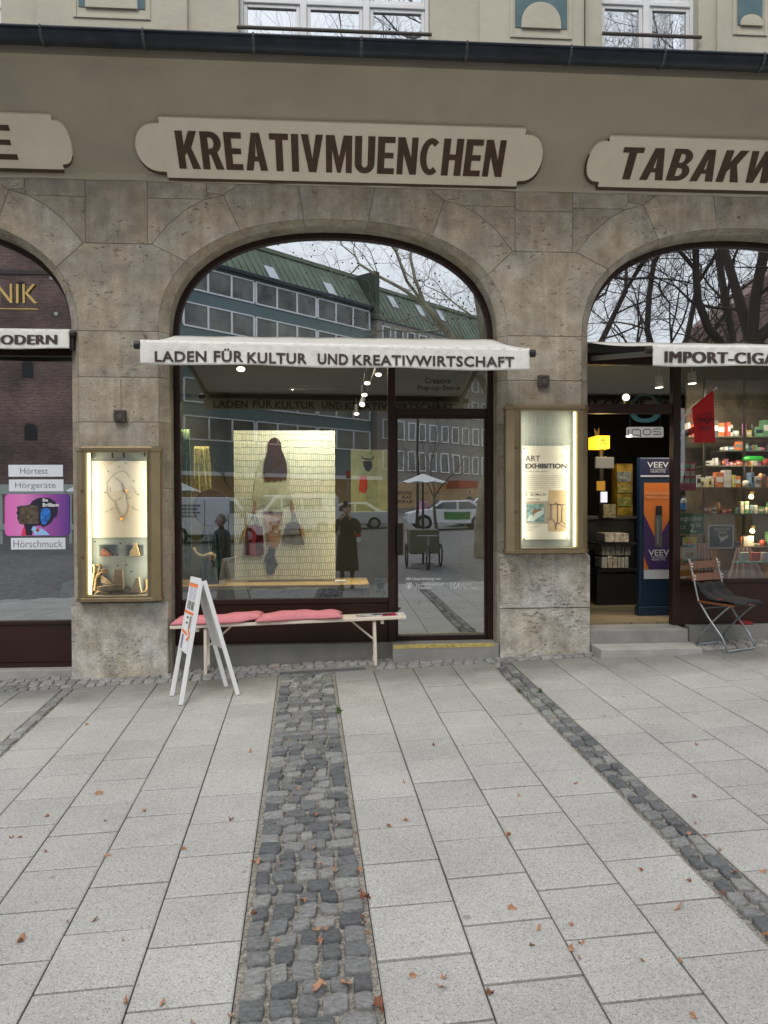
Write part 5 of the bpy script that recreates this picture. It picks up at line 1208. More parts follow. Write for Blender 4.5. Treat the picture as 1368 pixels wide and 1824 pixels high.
def stud(x, y, lab, Yk, r=.0055):
    p = at(*Zc(x, y), Yk); q = MB(); q.lathe([(0, -.006), (r*.7, -.0045), (r, 0)], p, 8, axis='y'); o = q.build('ear_stud', mStud); tag(o, lab, 'ear stud', 'tiny dark studs pinned up in the left cabinet')
for x, y in ((555, 265), (480, 305), (366, 352), (335, 572), (682, 592), (636, 450)): stud(x, y, 'tiny dark ear stud pinned to the cream board', KY-.001)
for x, y in ((232, 1090), (495, 1105), (462, 1223), (470, 1338), (560, 1332), (612, 1400)): stud(x, y, 'tiny dark ear stud pinned on the grey back below the board', -.021, .0075)
mShelf = glass_mat('acrylic', .08, tint=(.9, .93, .94))
mDrift = M('driftwood', (.42, .32, .22), .85, var=.3, vscale=20, bump=.5, bscale=40)
def wood_piece(name, label, cat, pts, Ya, Yb, mat, grp=None):
    q = MB(); ppoly(q, [Zc(*p) for p in pts], Ya, Yb-Ya); o = q.build(name, mat, None, bevel=.003); return tag(o, label, cat, grp)
for (xa, xb, yt, lab) in ((250, 455, 1118, 'left'), (535, 738, 1120, 'right')):
    o = thing('acrylic_shelf', 'clear acrylic shelf on the %s under the necklace board' % lab, 'shelf', at(*Zc((xa+xb)/2, 1250), -.03), 'small clear shelves in the left cabinet')
    q = MB(); prect(q, *[Zc(xa+25, 0)[0], Zc(xb, 0)[0]], Zc(0, yt)[1], Zc(0, 1240)[1], -.027, .003); q.build('back_plate', mShelf, o)
    a = at(*Zc(xa, 1247), -.09); b_ = at(*Zc(xb, 1247), -.09); q = MB(); q.box(a.x, b_.x, -.095, -.028, a.z-.002, a.z+.002); q.build('plate', M('acrylic_edge', (.55, .56, .55), .3), o)
wood_piece('carved_stone', 'small rough brown and red carved piece on the left clear shelf', 'stone', [(290, 1240), (298, 1170), (320, 1162), (350, 1185), (400, 1225), (395, 1240)], -.08, -.05, M('carved_red', (.42, .16, .09), .7, var=.6, vscale=60), 'carved display pieces in the left cabinet')
wood_piece('bone_shape', 'pale cream pointed carving with a dark stone on the right clear shelf', 'carving', [(590, 1240), (600, 1180), (625, 1150), (630, 1100), (660, 1100), (680, 1160), (702, 1235), (650, 1242)], -.08, -.05, M('bone_cream', (.62, .48, .27), .7, var=.15, vscale=20), 'carved display pieces in the left cabinet')
wood_piece('wooden_block', 'upright pale driftwood block with a red mark', 'wood block', [(410, 1530), (432, 1378), (515, 1380), (528, 1530)], -.10, -.06, mDrift, 'driftwood blocks in the left cabinet')
wood_piece('wooden_block', 'long low driftwood block lying under the upright one', 'wood block', [(255, 1560), (525, 1530), (528, 1590), (262, 1598)], -.12, -.05, mDrift, 'driftwood blocks in the left cabinet')
wood_piece('wooden_block', 'tilted driftwood slat leaning behind the rope bundle', 'wood block', [(275, 1440), (300, 1430), (410, 1520), (400, 1542), (300, 1520)], -.05, -.03, mDrift, 'driftwood blocks in the left cabinet')
wood_piece('carved_stone', 'pointed pale carving with an ear stud at the lower right of the cabinet', 'carving', [(602, 1610), (630, 1540), (650, 1470), (690, 1462), (700, 1540), (720, 1620)], -.11, -.08, M('bone_white', (.52, .42, .3), .7, var=.2, vscale=20), 'carved display pieces in the left cabinet')
mHemp = M('hemp_rope', (.33, .24, .13), .9, var=.4, vscale=120, bump=.8, bscale=150)
hr = thing('hemp_rope', 'bundle of twisted hemp rope with long tails at the bottom of the left cabinet', 'rope', at(200, 1060, -.1))
for k, pts in enumerate(([(180, 1640), (170, 1560), (200, 1480), (185, 1400), (195, 1345), (225, 1340), (225, 1400), (205, 1500), (190, 1580)], [(200, 1620), (190, 1540), (240, 1450), (225, 1380), (255, 1335), (285, 1350), (265, 1410), (240, 1480), (225, 1600)],
                         [(240, 1610), (250, 1540), (255, 1460), (280, 1390), (300, 1350), (270, 1330)], [(265, 1440), (300, 1410), (350, 1400), (345, 1380), (300, 1390)], [(230, 1640), (280, 1605), (340, 1625), (390, 1640)],
                         [(390, 1640), (385, 1605), (420, 1598), (480, 1605), (560, 1625), (640, 1630), (730, 1620), (770, 1580), (768, 1480)], [(520, 1590), (560, 1560), (600, 1580), (640, 1600)], [(420, 1635), (500, 1640), (600, 1645), (700, 1640)])):
    q = MB(); curve(pts, .0125, -.085+.012*(k % 3), Zc, q); q.build('strand', mHemp, hr, smooth=True)
q = MB(); curve([(170, 1460), (210, 1470), (270, 1455)], .004, -.12, Zc, q); q.build('binding', mHemp, hr)
for x_ in (187, 410, 530, 750):
    q = MB(); a = at(*Zc(x_, 150), -.08); b_ = at(*Zc(x_+6, 208), -.08); q.tube([a, b_], .009, 8); tag(q.build('cabinet_peg', mDark), 'short black peg hanging from the top inside the left cabinet', 'peg', 'black pegs along the top of the left cabinet')
# poster in the right cabinet
Zq = lambda x, y: (890+x/5.53, 680+y/5.53)
PY = -.05
po = thing('exhibition_poster', 'white poster headed ART EXHIBITION with a swimmer and a stand, pinned in the right cabinet', 'poster', at(972, 961, PY))
q = MB(); prect(q, 930.5, 1014, 794, 961, PY, .006); q.build('sheet', M('poster_paper', (.80, .78, .72), .6), po)
def ztext(s_, a0, yt, a1, yb, mat=mInk, **k): return ptext(s_, Zq(a0, 0)[0], Zq(a1, 0)[0], Zq(0, yt)[1], Zq(0, yb)[1], PY-.002, mat, po, **k)
ztext('ART', 252, 728, 398, 782); ztext('EXHIBITION', 252, 806, 660, 855, bold=.028)
ztext('TEXTILE UND METALL', 252, 879, 490, 889, mGrayInk, bold=.01)
rows_ = ['Malerei, Plastik, Textilkunst und ihre gemeinsame', 'Ausdruckskraft. Durch Material und Struktur entsteht ein', 'Wechsel zwischen Körper und Raum. Figuren treten in den', 'Raum und lösen sich auf. Besucher erleben Bilder, die', 'Grenzen von Stoff und Fläche verschieben und neu den', 'Blick auf das Alltägliche lenken. In dieser Ausstellung', 'stehen die Werke einander gegenüber und erzählen von', 'stiller Bewegung und Spannung.']
for k, r_ in enumerate(rows_): ztext(r_, 250, 918+k*19.2, 656 if k < 7 else 510, 929+k*19.2, mGrayInk)
ztext('Montag bis Samstag 10-19 Uhr', 252, 1083, 460, 1092, bold=.01); ztext('9. - 22. März 26', 254, 1100, 455, 1122, bold=.012); ztext('EINTRITT FREI', 254, 1150, 395, 1165, mGrayInk)
for k, r_ in enumerate(('Creative Pop-up-Store', 'Kunst im Schaufenster', 'Eröffnung', 'Eintritt', 'Montag')): ztext(r_, 254, 1405+k*14, 254+(170, 160, 115, 80, 60)[k], 1414+k*14, mGrayInk)
def zrect(name, x0, y0, x1, y1, mat, k=1): q = MB(); a = Zq(x0, y0); b_ = Zq(x1, y1); prect(q, a[0], b_[0], a[1], b_[1], PY-.001-.0012*k, .001); return q.build(name, mat, po)
zrect('printed_photo', 482, 1068, 657, 1475, M('photo_beige', (.55, .42, .27), .7, var=.15, vscale=8)); zrect('printed_photo', 255, 1178, 475, 1398, M('photo_grey', (.42, .38, .34), .7, var=.1))
zrect('printed_painting', 266, 1205, 438, 1382, M('photo_teal', (.10, .25, .28), .7, var=.5, vscale=30, alt=(.3, .5, .52)), 2)
def zpoly(name, pts, mat, k=3): q = MB(); ppoly(q, [Zq(*p) for p in pts], PY-.001-.0012*k, .001); return q.build(name, mat, po)
zpoly('printed_wave', [(268, 1370), (290, 1320), (340, 1300), (400, 1270), (432, 1230), (436, 1300), (380, 1340), (330, 1378)], M('photo_foam', (.55, .68, .68), .7)); zpoly('printed_swimmer', [(318, 1290), (330, 1262), (352, 1256), (372, 1262), (415, 1258), (418, 1266), (372, 1275), (355, 1285), (345, 1300), (330, 1328), (322, 1318), (335, 1298)], M('photo_skin', (.30, .12, .07), .7), 4)
q = MB()
for a, b_ in (((486, 1208), (650, 1208)), ((508, 1208), (506, 1340)), ((573, 1208), (573, 1385)), ((617, 1208), (612, 1370)), ((506, 1340), (482, 1365)), ((506, 1340), (560, 1400)), ((573, 1385), (540, 1425)), ((560, 1390), (555, 1460)), ((612, 1370), (575, 1405)), ((612, 1370), (655, 1415)), ((545, 1190), (605, 1220)), ((573, 1390), (655, 1440))):
    q.tube([at(*Zq(*a), PY-.004), at(*Zq(*b_), PY-.004)], .0022, 5)
q.build('printed_stand', mInk, po)
for x, y in ((240, 655), (657, 655), (238, 1548), (668, 1542)):
    p = at(*Zq(x, y), PY); q = MB(); q.lathe([(0, -.007), (.007, -.005), (.009, 0)], (p.x, PY-.001, p.z), 10, axis='y'); q.build('pin', M('pin_brass', (.3, .2, .08), .3, metal=.8), po)
q = MB()
for a, b_ in (((600, 726), (640, 726)), ((658, 726), (658, 770)), ((615, 771), (658, 771))): q.tube([at(*Zq(*a), PY-.003), at(*Zq(*b_), PY-.003)], .0012, 4)
q.build('corner_mark', mGrayInk, po); ztext('BEYOND FLAT', 598, 734, 644, 742, mGrayInk)
# ------------------------------------------------------------------ bench, cushions, leaflets
bn = thing('beer_bench', 'long narrow cream painted folding bench standing before the middle shop window', 'bench', (-.4, 0, gz(-.4, 0)))
BF = -.13; BB = .125
a = at(302, 1120, BF); b_ = at(724, 1103, BF)    # front bottom edge ends
T = .032
za, zb2 = at(302, 1118, BF).z, at(724, 1100, BF).z
q = MB(); q.hexa([(a.x, BF, za-T/2), (b_.x, BF, zb2-T/2), (b_.x, BB, zb2-T/2), (a.x, BB, za-T/2), (a.x, BF, za+T/2), (b_.x, BF, zb2+T/2), (b_.x, BB, zb2+T/2), (a.x, BB, za+T/2)])
q.build('seat', mCream, bn, bevel=.006)
zat = lambda x: za-T/2+(zb2-za)*(x-a.x)/(b_.x-a.x)
for lx, sg in ((at(366, 1160, -.09).x, 1), (at(667, 1140, -.09).x, -1)):
    lean = .0 if sg == 1 else .012
    for y_ in (-.09, .085):
        q = MB(); q.beam((lx, y_, zat(lx)-.012), (lx+lean*sg*-1, y_, gz(lx, y_)+.004), .028, .028, up=(0, 1, 0)); q.build('leg', mCream, bn, bevel=.003)
    q = MB(); q.beam((lx, -.076, gz(lx, 0)+.05), (lx, .071, gz(lx, 0)+.05), .022, .03); q.build('cross_bar', mCream, bn, bevel=.002)
    q = MB(); q.beam((lx, -.076, zat(lx)-.03), (lx, .071, zat(lx)-.03), .03, .03); q.build('cross_bar', mCream, bn, bevel=.002)
    q = MB(); q.beam((lx+sg*.23*1.0, 0, zat(lx)-.01), (lx+sg*.005, 0, gz(lx, 0)+.24), .018, .02, up=(0, 1, 0)); q.build('brace', mCream, bn, bevel=.002)
    q = MB(); bx = lx-sg*.075*1.0; q.box(bx-.015, bx+.015, -.10, .10, zat(bx)-.04, zat(bx)-.002); q.build('batten', mCream, bn, bevel=.002)
def cushion(label, x0, x1, tilt_l, tilt_r, seed):
    rnd = random.Random(seed); q = MB(); nx, ny = 34, 12; y0, y1 = BF-.015, BB-.01
    def shp(s, t, side):
        ex = 1-abs(2*s-1)**7; ey = 1-abs(2*t-1)**4
        th = .052*max(0, ex*ey)**.55*(1+.12*math.sin(s*9+seed)+.08*math.sin(s*21+t*6+seed))
        pinch = .02*(1-abs(2*s-1)**.5)
        xx = x0+(x1-x0)*s+(.02*(abs(2*t-1)**3))*(1 if s > .9 else -1 if s < .1 else 0)*1.0
        yy = y0+(y1-y0)*t+.012*math.sin(s*7+seed)*(1-t)
        zz = zat(xx)+T+.004+(th if side else 0)+tilt_l*max(0, .25-s)*4*.03+tilt_r*max(0, s-.78)*4.5*.045
        return Vector((xx, yy, zz))
    for side in (1, 0):
        b0 = len(q.v)
        for j in range(ny+1):
            for i in range(nx+1): q.v.append(shp(i/nx, j/ny, side)+(Vector((0, 0, .016)) if (side == 1) or 1 else Vector()))
        for j in range(ny):
            for i in range(nx):
                f_ = [b0+j*(nx+1)+i, b0+j*(nx+1)+i+1, b0+(j+1)*(nx+1)+i+1, b0+(j+1)*(nx+1)+i]; q.f.append(f_ if side else f_[::-1]); q.m.append(0)
    n1 = (nx+1)*(ny+1)
    # flat underside resting on the bench
    for k in range(n1): q.v[n1+k].z -= .016 if True else 0
    per = [i for i in range(nx+1)]+[j*(nx+1)+nx for j in range(1, ny+1)]+[ny*(nx+1)+i for i in range(nx-1, -1, -1)]+[j*(nx+1) for j in range(ny-1, 0, -1)]
    for k in range(len(per)): a_, b3 = per[k], per[(k+1) % len(per)]; q.f.append([b3, a_, a_+n1, b3+n1]); q.m.append(0)
    o = q.build('seat_cushion', mPink, None, smooth=True); return tag(o, label, 'cushion', 'long pink cushions on the bench')
cushion('pink seat cushion on the left end of the bench, half behind the folding sign', at(308, 1110, BF).x, at(463, 1100, BF).x, 0, .75, 1.0)
cushion('pink seat cushion lying on the middle of the bench, right of the other cushion', at(459, 1105, BF).x, at(607, 1100, BF).x, 0, .15, 4.0)
for lab, px, w_, d_, ang, mt in (('grey photo leaflets lying leftmost on the right end of the bench', 650, .17, .12, .1, M('leaflet_grey', (.35, .36, .38), .4, var=.7, vscale=18, alt=(.75, .75, .77))), ('white leaflets with pale print between the grey and magenta ones on the bench', 672, .14, .12, -.1, M('leaflet_white', (.66, .67, .74), .4, var=.3, vscale=14)),
                                ('magenta leaflet with a black picture on the bench', 690, .15, .13, .05, M('leaflet_magenta', (.42, .01, .07), .4, var=.3, vscale=20)), ('small white card at the far right end of the bench', 709, .08, .07, -.05, mPaper)):
    c_ = at(px, 1096, -.01); z = zat(c_.x)+T+.001; o = thing('leaflet', lab, 'leaflet', (c_.x, 0, z), 'leaflets on the right end of the bench')
    for k in range(2):
        q = MB(); aa = ang+.12*k; cs, sn = math.cos(aa), math.sin(aa)
        c4 = [(-w_/2, -d_/2), (w_/2, -d_/2), (w_/2, d_/2), (-w_/2, d_/2)]; P4 = [(c_.x+x_*cs-y_*sn+.012*k, -.02+x_*sn+y_*cs) for x_, y_ in c4]
        q.hexa([(x_, y_, zat(x_)+T+.001+.004*k) for x_, y_ in P4]+[(x_, y_, zat(x_)+T+.0035+.004*k) for x_, y_ in P4]); q.build('sheet', mt, o)
    if 'magenta' in lab: q = MB(); q.box(c_.x-.04, c_.x+.035, -.05, .02, z+.0085, z+.0095); q.build('picture', mInk, o)
# ------------------------------------------------------------------ folding A-board
F1, F2, B1, B2 = gnd(306, 1240), gnd(322, 1256), gnd(403, 1223), gnd(424, 1238)
m1, m2 = (F1+B1)/2, (F2+B2)/2
T1 = Vector((m1.x-.0, m1.y, 0)); T2 = Vector((m2.x, m2.y, 0))
def top_at(px, py, base):       # height on the vertical line over base nearest to the pixel row
    return at(px, py, base.y).z
zt1 = top_at(350, 1031, m1); zt2 = top_at(363, 1035, m2)
T1.z = zt1; T2.z = zt2+.0
T1.x = at(346, 1031, m1.y).x; T2.x = at(361, 1035, m2.y).x
ab = thing('folding_sign', 'white wooden folding A-board covered in papers with orange tape, left of the bench', 'A-board', (F1+F2+B1+B2)/4)
axis = (T2-T1).normalized()
for (f_, t_, sh) in ((F1, T1, -.012), (F2, T2, -.012), (B1, T1, .014), (B2, T2, .014)):
    q = MB(); q.beam(f_+Vector((0, 0, .003)), t_+Vector((sh, 0, 0)), .034, .024, up=axis); q.build('leg', mWhite, ab, bevel=.003)
def panel_pts(f1, f2, sh, t0, t1, s0=0, s1=1, off=0):
    a1, a2 = T1+Vector((sh, 0, 0)), T2+Vector((sh, 0, 0)); nrm = (a2-a1).cross(f1-a1).normalized()
    if nrm.x*(-1 if sh < 0 else 1) < 0: nrm = -nrm
    P = lambda s, t: a1+(a2-a1)*s+((f1+(f2-f1)*s)-(a1+(a2-a1)*s))*t+nrm*off
    return [P(s0, t1), P(s1, t1), P(s1, t0), P(s0, t0)], nrm
def pboard(name, f1, f2, sh, t0, t1, s0, s1, off, th, mat):
    c4, nr = panel_pts(f1, f2, sh, t0, t1, s0, s1, off); q = MB(); q.hexa([c4[0], c4[1], c4[1]+nr*th, c4[0]+nr*th, c4[3], c4[2], c4[2]+nr*th, c4[3]+nr*th]); return q.build(name, mat, ab)
pboard('front_panel', F1, F2, -.012, .0, .60, .06, .94, .0, .012, mWhite)
pboard('back_panel', B1, B2, .014, .02, .60, .06, .94, -.004, .008, mWhite)
pboard('top_rail', F1, F2, -.012, -.02, .03, -.03, 1.03, .002, .018, mWhite)
mBlueText = M('print_block_text', (.45, .47, .66), .6, var=.4, vscale=60, alt=(.75, .76, .84)); mPhoto = M('print_dark_photo', (.1, .1, .11), .6, var=.9, vscale=40, alt=(.5, .48, .45))
for nm, t0, t1, s0, s1, mt in (('paper', .05, .27, .12, .88, mPaper), ('printed_text', .07, .17, .15, .48, mBlueText), ('printed_text', .07, .17, .54, .86, mBlueText), ('printed_photo', .18, .25, .15, .48, mPhoto), ('printed_photo', .18, .25, .54, .86, mPhoto),
                               ('paper', .29, .43, .10, .90, mPaper), ('printed_mark', .31, .325, .3, .5, mNavy), ('printed_mark', .355, .37, .3, .5, mNavy), ('printed_photo', .30, .40, .62, .84, mPhoto), ('paper', .455, .585, .1, .9, mPaper), ('printed_photo', .465, .58, .12, .32, M('print_violet_photo', (.25, .22, .3), .6, var=.6, vscale=40))):
    k = .0135 if nm == 'paper' else .015; pboard(nm, F1, F2, -.012, t0, t1, s0, s1, k, .0012, mt)
for nm, t0, t1, s0, s1 in (('orange_tape', .035, .06, .02, .98), ('orange_tape', .265, .285, .0, .98)): pboard(nm, F1, F2, -.012, t0, t1, s0, s1, .0175, .001, mOrange)
c4, nr = panel_pts(F1, F2, -.012, 0, 1, 0, 1, .018)
Pq = lambda s, t: c4[3]+(c4[2]-c4[3])*s+((c4[0]+(c4[1]-c4[0])*s)-(c4[3]+(c4[2]-c4[3])*s))*t
q = MB()
for P in ([(.05, .425), (.62, .443), (.62, .461), (.05, .443)], [(.62, .40), (.74, .40), (.97, .452), (.86, .456)], [(.86, .452), (.97, .452), (.74, .505), (.62, .492)]):
    v4 = [Pq(s, t) for s, t in P]; q.hexa(v4+[v+nr*.001 for v in v4])
q.build('orange_arrow', mOrange, ab)
# ------------------------------------------------------------------ folding chair
A_, B_, C_, E_ = gnd(1304, 1165), gnd(1346, 1157), gnd(1240, 1149), gnd(1278, 1144)
wv = ((B_-A_)+(E_-C_))/2; fv = ((A_-C_)+(B_-E_))/2; cc = (A_+B_+C_+E_)/4
fdir = Vector((fv.x, fv.y, 0)).normalized(); wdir = Vector((-fdir.y, fdir.x, 0)); hw = .195; fd = .21
cz0 = gz(cc.x, cc.y)+.004
# seat height from the photo
CP = lambda f_, s_, z_: Vector((cc.x, cc.y, cz0))+fdir*f_+wdir*s_+Vector((0, 0, z_))
ch_ = thing('folding_chair', 'folding chair with brown wooden slats and grey steel frame before the right shop', 'chair', (cc.x, cc.y, cz0))
for s_ in (-hw, hw):
    q = MB(); q.tube([CP(-.27, s_, .86), CP(-.20, s_, .62), CP(-.155, s_, .46), CP(-.03, s_, .30), CP(.12, s_, .14), CP(.19, s_, 0.01)], .0095, 8); q.build('back_leg_tube', mSteel, ch_, smooth=True)
    q = MB(); si = s_*.9; q.tube([CP(.21, si, .445), CP(.15, si, .40), CP(0, si, .265), CP(-.13, si, .13), CP(-.19, si, .01)], .0095, 8); q.build('front_leg_tube', mSteel, ch_, smooth=True)
for f_, sw_ in ((.19, hw), (-.19, hw*.9)):
    q = MB(); q.tube([CP(f_, -sw_, .01), CP(f_, sw_, .01)], .009, 8); q.build('floor_bar', mSteel, ch_)
q = MB(); q.tube([CP(-.10, -hw, .385), CP(-.10, hw, .385)], .007, 6); q.build('stretcher', mSteel, ch_)
for k in range(7):
    f0_ = -.155+k*.06; q = MB(); q.hexa([CP(f0_, -hw-.02, .44), CP(f0_+.047, -hw-.02, .44), CP(f0_+.047, hw+.02, .44), CP(f0_, hw+.02, .44), CP(f0_, -hw-.02, .456), CP(f0_+.047, -hw-.02, .456), CP(f0_+.047, hw+.02, .456), CP(f0_, hw+.02, .456)]); q.build('seat_slat', mWoodSlat, ch_, bevel=.003)
for (z0_, z1_, g0, g1) in ((.765, .835, -.250, -.268), (.645, .715, -.212, -.232)):
    q = MB(); n = 8; vs = []
    for i in range(n+1):
        s = -hw-.03+(2*hw+.06)*i/n; bow = -.018*(1-(2*i/n-1)**2)
        vs += [CP(g0+bow, s, z0_), CP(g0+bow+.014, s, z0_), CP(g1+bow+.014, s, z1_), CP(g1+bow, s, z1_)]
    q.add(vs, [[4*i+k, 4*i+(k+1) % 4, 4*i+4+(k+1) % 4, 4*i+4+k] for i in range(n) for k in range(4)]+[[3, 2, 1, 0], [4*n, 4*n+1, 4*n+2, 4*n+3]]); sl_ = q.build('back_slat', mWoodSlat, ch_, bevel=.002)
    for s in (-hw, hw):
        for z_ in (z0_+.02, z1_-.02):
            q = MB(); c_ = CP(g0+.002, s, z_); q.tube([c_-fdir*.003, c_+fdir*.022], .006, 8); q.build('rivet', mPaper, sl_)
# black garment thrown over the seat and backrest foot
q = MB(); n1, n2 = 16, 14
rnd = random.Random(5)
prof = [(-.215, .60), (-.185, .57), (-.165, .53), (-.15, .49), (-.12, .475), (-.04, .468), (.06, .466), (.15, .466), (.235, .462), (.27, .44)]
for j in range(n2+1):
    s = -hw*.95+2*hw*.95*j/n2
    for i, (f_, z_) in enumerate(prof):
        w_ = .010*math.sin(j*1.7+i*1.1)+.008*math.sin(j*.9-i*2.3)
        lump = .045*math.exp(-((f_+.13)/.07)**2)*(1+.4*math.sin(j*1.1))
        q.v.append(CP(f_+w_*.6+(.03*math.sin(j*.5) if i == len(prof)-1 else 0), s, z_+abs(w_)+lump))
for j in range(n2):
    for i in range(len(prof)-1): o_ = len(prof); q.f.append([j*o_+i, j*o_+i+1, (j+1)*o_+i+1, (j+1)*o_+i]); q.m.append(0)
gt = thing('black_jacket', 'black jacket thrown over the folding chair seat', 'jacket', CP(0, 0, .46))
o = q.build('cloth', mCloth, gt, smooth=True); s_ = o.modifiers.new('s', 'SOLIDIFY'); s_.thickness = .012; s_.offset = 1
q = MB()
for k in range(5): q.tube([CP(-.09+.03*k, -hw*.55, .487), CP(-.04+.03*k, -hw*.75, .484)], .004, 5)
q.build('red_cord', mRed, gt)
rb = at(1324, 1109, .24); q = MB(); q.box(rb.x-.05, rb.x+.085, .205, .27, zr0-.001, zr0+.03); q.box(rb.x-.04, rb.x+.06, .21, .26, zr0+.03, zr0+.038)
tag(q.build('red_box', M('red_plastic', (.22, .012, .012), .4), None, bevel=.004), 'flat red and black box on the concrete base behind the folding chair', 'box')
# ------------------------------------------------------------------ fallen leaves
mLeaf = M('dry_leaf', (.42, .22, .13), .8, var=.35, vscale=20, bump=.4, bscale=60)
mLeafD = M('dark_dry_leaf', (.22, .09, .05), .8, var=.3, vscale=20)
def leaf_mesh(seed, lobes=5, R=.035):
    rnd = random.Random(seed); n = lobes*4; v = [Vector((0, 0, .004))]; f = []
    ci = [math.cos(2*PI*k/n) for k in range(n)]
    for ring, rr in ((0, .5), (1, 1.0)):
        for k in range(n):
            t = 2*PI*k/n; m_ = k % 4; sh = (1.0, .8, .58, .75)[m_]*rnd.uniform(.6, 1.15) if ring else .5
            r_ = R*(sh if ring else .45); v.append(Vector((r_*math.cos(t)*1.15, r_*math.sin(t)*.8, .004+(.010*rnd.random() if ring else .003)+.009*math.sin(t*(1+seed % 2)+seed))))
    for k in range(n): f.append([0, 1+k, 1+(k+1) % n]); f.append([1+k, 1+n+k, 1+n+(k+1) % n, 1+(k+1) % n])
    me = bpy.data.meshes.new('fallen_leaf'); me.from_pydata(v, [], f); me.materials.append(mLeafD if seed % 7 == 3 else mLeaf); me.update(); return me
LM = [leaf_mesh(k, 5 if k % 2 else 4) for k in range(8)]
big = [(177, 1415, 1.1, 'crumpled orange leaf on a slab left of the cobblestone strip, upper of the big ones'), (38, 1677, 1.3, 'large curled orange leaf near the lower left corner'), (1211, 1618, 1.35, 'large orange leaf on the slabs near the right cobblestone strip'), (650, 1605, 1.4, 'large leaf lying over the right edge of the wide cobblestone strip'),
       (566, 1767, 1.7, 'star shaped orange leaf on the wide cobblestone strip near the bottom'), (905, 1489, 1, 'small leaf on a slab joint in the middle right paving'), (912, 1620, .9, 'orange leaf below the middle right joint leaf'), (457, 1541, 1.2, 'leaf on the left edge of the wide cobblestone strip'),
       (492, 1190, 1.0, 'small brown leaf on the edging under the bench'), (1241, 1327, .9, 'small leaf on the far right slabs'), (617, 1760, 1.2, 'leaf between two cobbles at the lower right of the wide strip'), (672, 1800, 1.5, 'leaf in the joint at the bottom right edge of the wide strip')]
small = [(188, 1463), (84, 1455), (155, 1292), (81, 1517), (192, 1526), (256, 1446), (328, 1513), (411, 1460), (446, 1340), (326, 1514), (170, 1640), (219, 1676), (288, 1790), (224, 1786), (120, 1643), (452, 1633), (467, 1660), (500, 1545), (530, 1410), (514, 1322), (507, 1455), (562, 1455), (604, 1474), (634, 1490), (560, 1515), (571, 1545), (596, 1554), (640, 1555), (640, 1593),
         (580, 1660), (566, 1662), (648, 1640), (652, 1650), (655, 1668), (496, 1684), (540, 1610), (570, 1683), (410, 1810), (343, 1824), (772, 1328), (720, 1395), (723, 1462), (692, 1472), (691, 1471), (735, 1740), (790, 1742), (787, 1760), (948, 1685), (960, 1656), (1017, 1648), (1018, 1692), (1036, 1681), (1033, 1708), (1141, 1551), (1225, 1568), (1228, 1570), (1144, 1713), (1142, 1550),
         (1237, 1420), (1239, 1467), (1235, 1812), (1213, 1713), (1309, 1560), (1286, 1597), (1358, 1555), (1365, 1672), (1227, 1490), (1257, 1490), (1283, 1515), (1025, 1397), (988, 1285), (872, 1770), (925, 1418), (1307, 1157), (1352, 1155), (1320, 1110), (36, 1493), (20, 1493)]
lab_s = 'small dry orange leaf scattered on the paving'
first = {}
for i, (px, py, s_, lab) in enumerate(big+[(a, b_, .55+.35*random.random(), None) for a, b_ in small]):
    p = gnd(px, py)
    o = bpy.data.objects.new('fallen_leaf', LM[i % 8]); S.collection.objects.link(o)
    u_, v_ = uv(p.x, p.y); on = (-.49 < u_ < .02) or (1.5 < u_ < 1.69)
    o.location = (p.x, p.y, gz(p.x, p.y)+(.012 if on else .001)); s_ *= .66; o.scale = (s_, s_*random.uniform(.45, 1), s_*1.6); o.rotation_euler = (random.uniform(-.25, .25), random.uniform(-.25, .25), random.uniform(0, 6.28))
    where = 'dry leaf fragment on the wide cobblestone strip' if -.5 < u_ < .03 else 'dry leaf fragment right of the wide cobblestone strip' if u_ > 0 else 'dry leaf fragment left of the wide cobblestone strip'
    if not lab: where += ' ' + ('at the bottom edge' if v_ < -4.2 else 'in the near part' if v_ < -3.2 else 'in the middle distance' if v_ < -2.2 else 'close to the shops')
    tag(o, lab or where, 'leaf', 'fallen leaves on the paving')
# little moss tufts in the cobble joints
q = MB(); rnd = random.Random(8)
for (px, py, n) in ((588, 1262, 50), (604, 1267, 40), (928, 1228, 60), (962, 1232, 50), (940, 1240, 30)):
    for k in range(n):
        p = gnd(px+rnd.gauss(0, 3), py+rnd.gauss(0, 2.5)); r_ = .004+.004*rnd.random(); z = gz(p.x, p.y)+.004
        q.add([(p.x-r_, p.y, z-.006), (p.x+r_, p.y, z-.006), (p.x+rnd.uniform(-r_, r_), p.y+rnd.uniform(-r_, r_), z+r_*1.6)], [(0, 1, 2)])
tag(q.build('moss', M('moss_green', (.06, .10, .02), .9)), 'green moss in the cobble joints', 'moss', kind='stuff')
# ------------------------------------------------------------------ inside the tobacco shop
RXC = BAYS[2]
mVeevO = M('print_orange', (.62, .17, .03), .5, var=.12, vscale=6); mVeevP = M('print_purple', (.05, .022, .11), .5); mVGrey = M('print_grey', (.10, .11, .12), .4)
VY = .78
vx0, vx1 = at(1139, 950, VY).x, at(1212, 950, VY).x; vzt = at(1165, 815, VY).z
vt = thing('vape_display', 'tall dark blue advertising tower reading VEEV inside the open shop door', 'display tower', ((vx0+vx1)/2, VY+.2, zfr))
MB().box(vx0, vx1, VY, VY+.09, zfr+.10, vzt).build('cabinet', mNavy, vt, bevel=.012)
MB().box(vx0-.012, vx1, VY-.02, VY+.11, zfr+.001, zfr+.10).build('foot', mNavy, vt, bevel=.012)
def vrect(name, x0, x1, yt, yb, mat, k=1): q = MB(); prect(q, x0, x1, yt, yb, VY-.002*k-.002, .002); return q.build(name, mat, vt)
vrect('header', 1141, 1210, 817, 850, M('header_blue', (.010, .013, .05), .5)); vrect('white_line', 1141, 1193, 846.5, 849.5, M('line_grey', (.5, .52, .55), .5), 2)
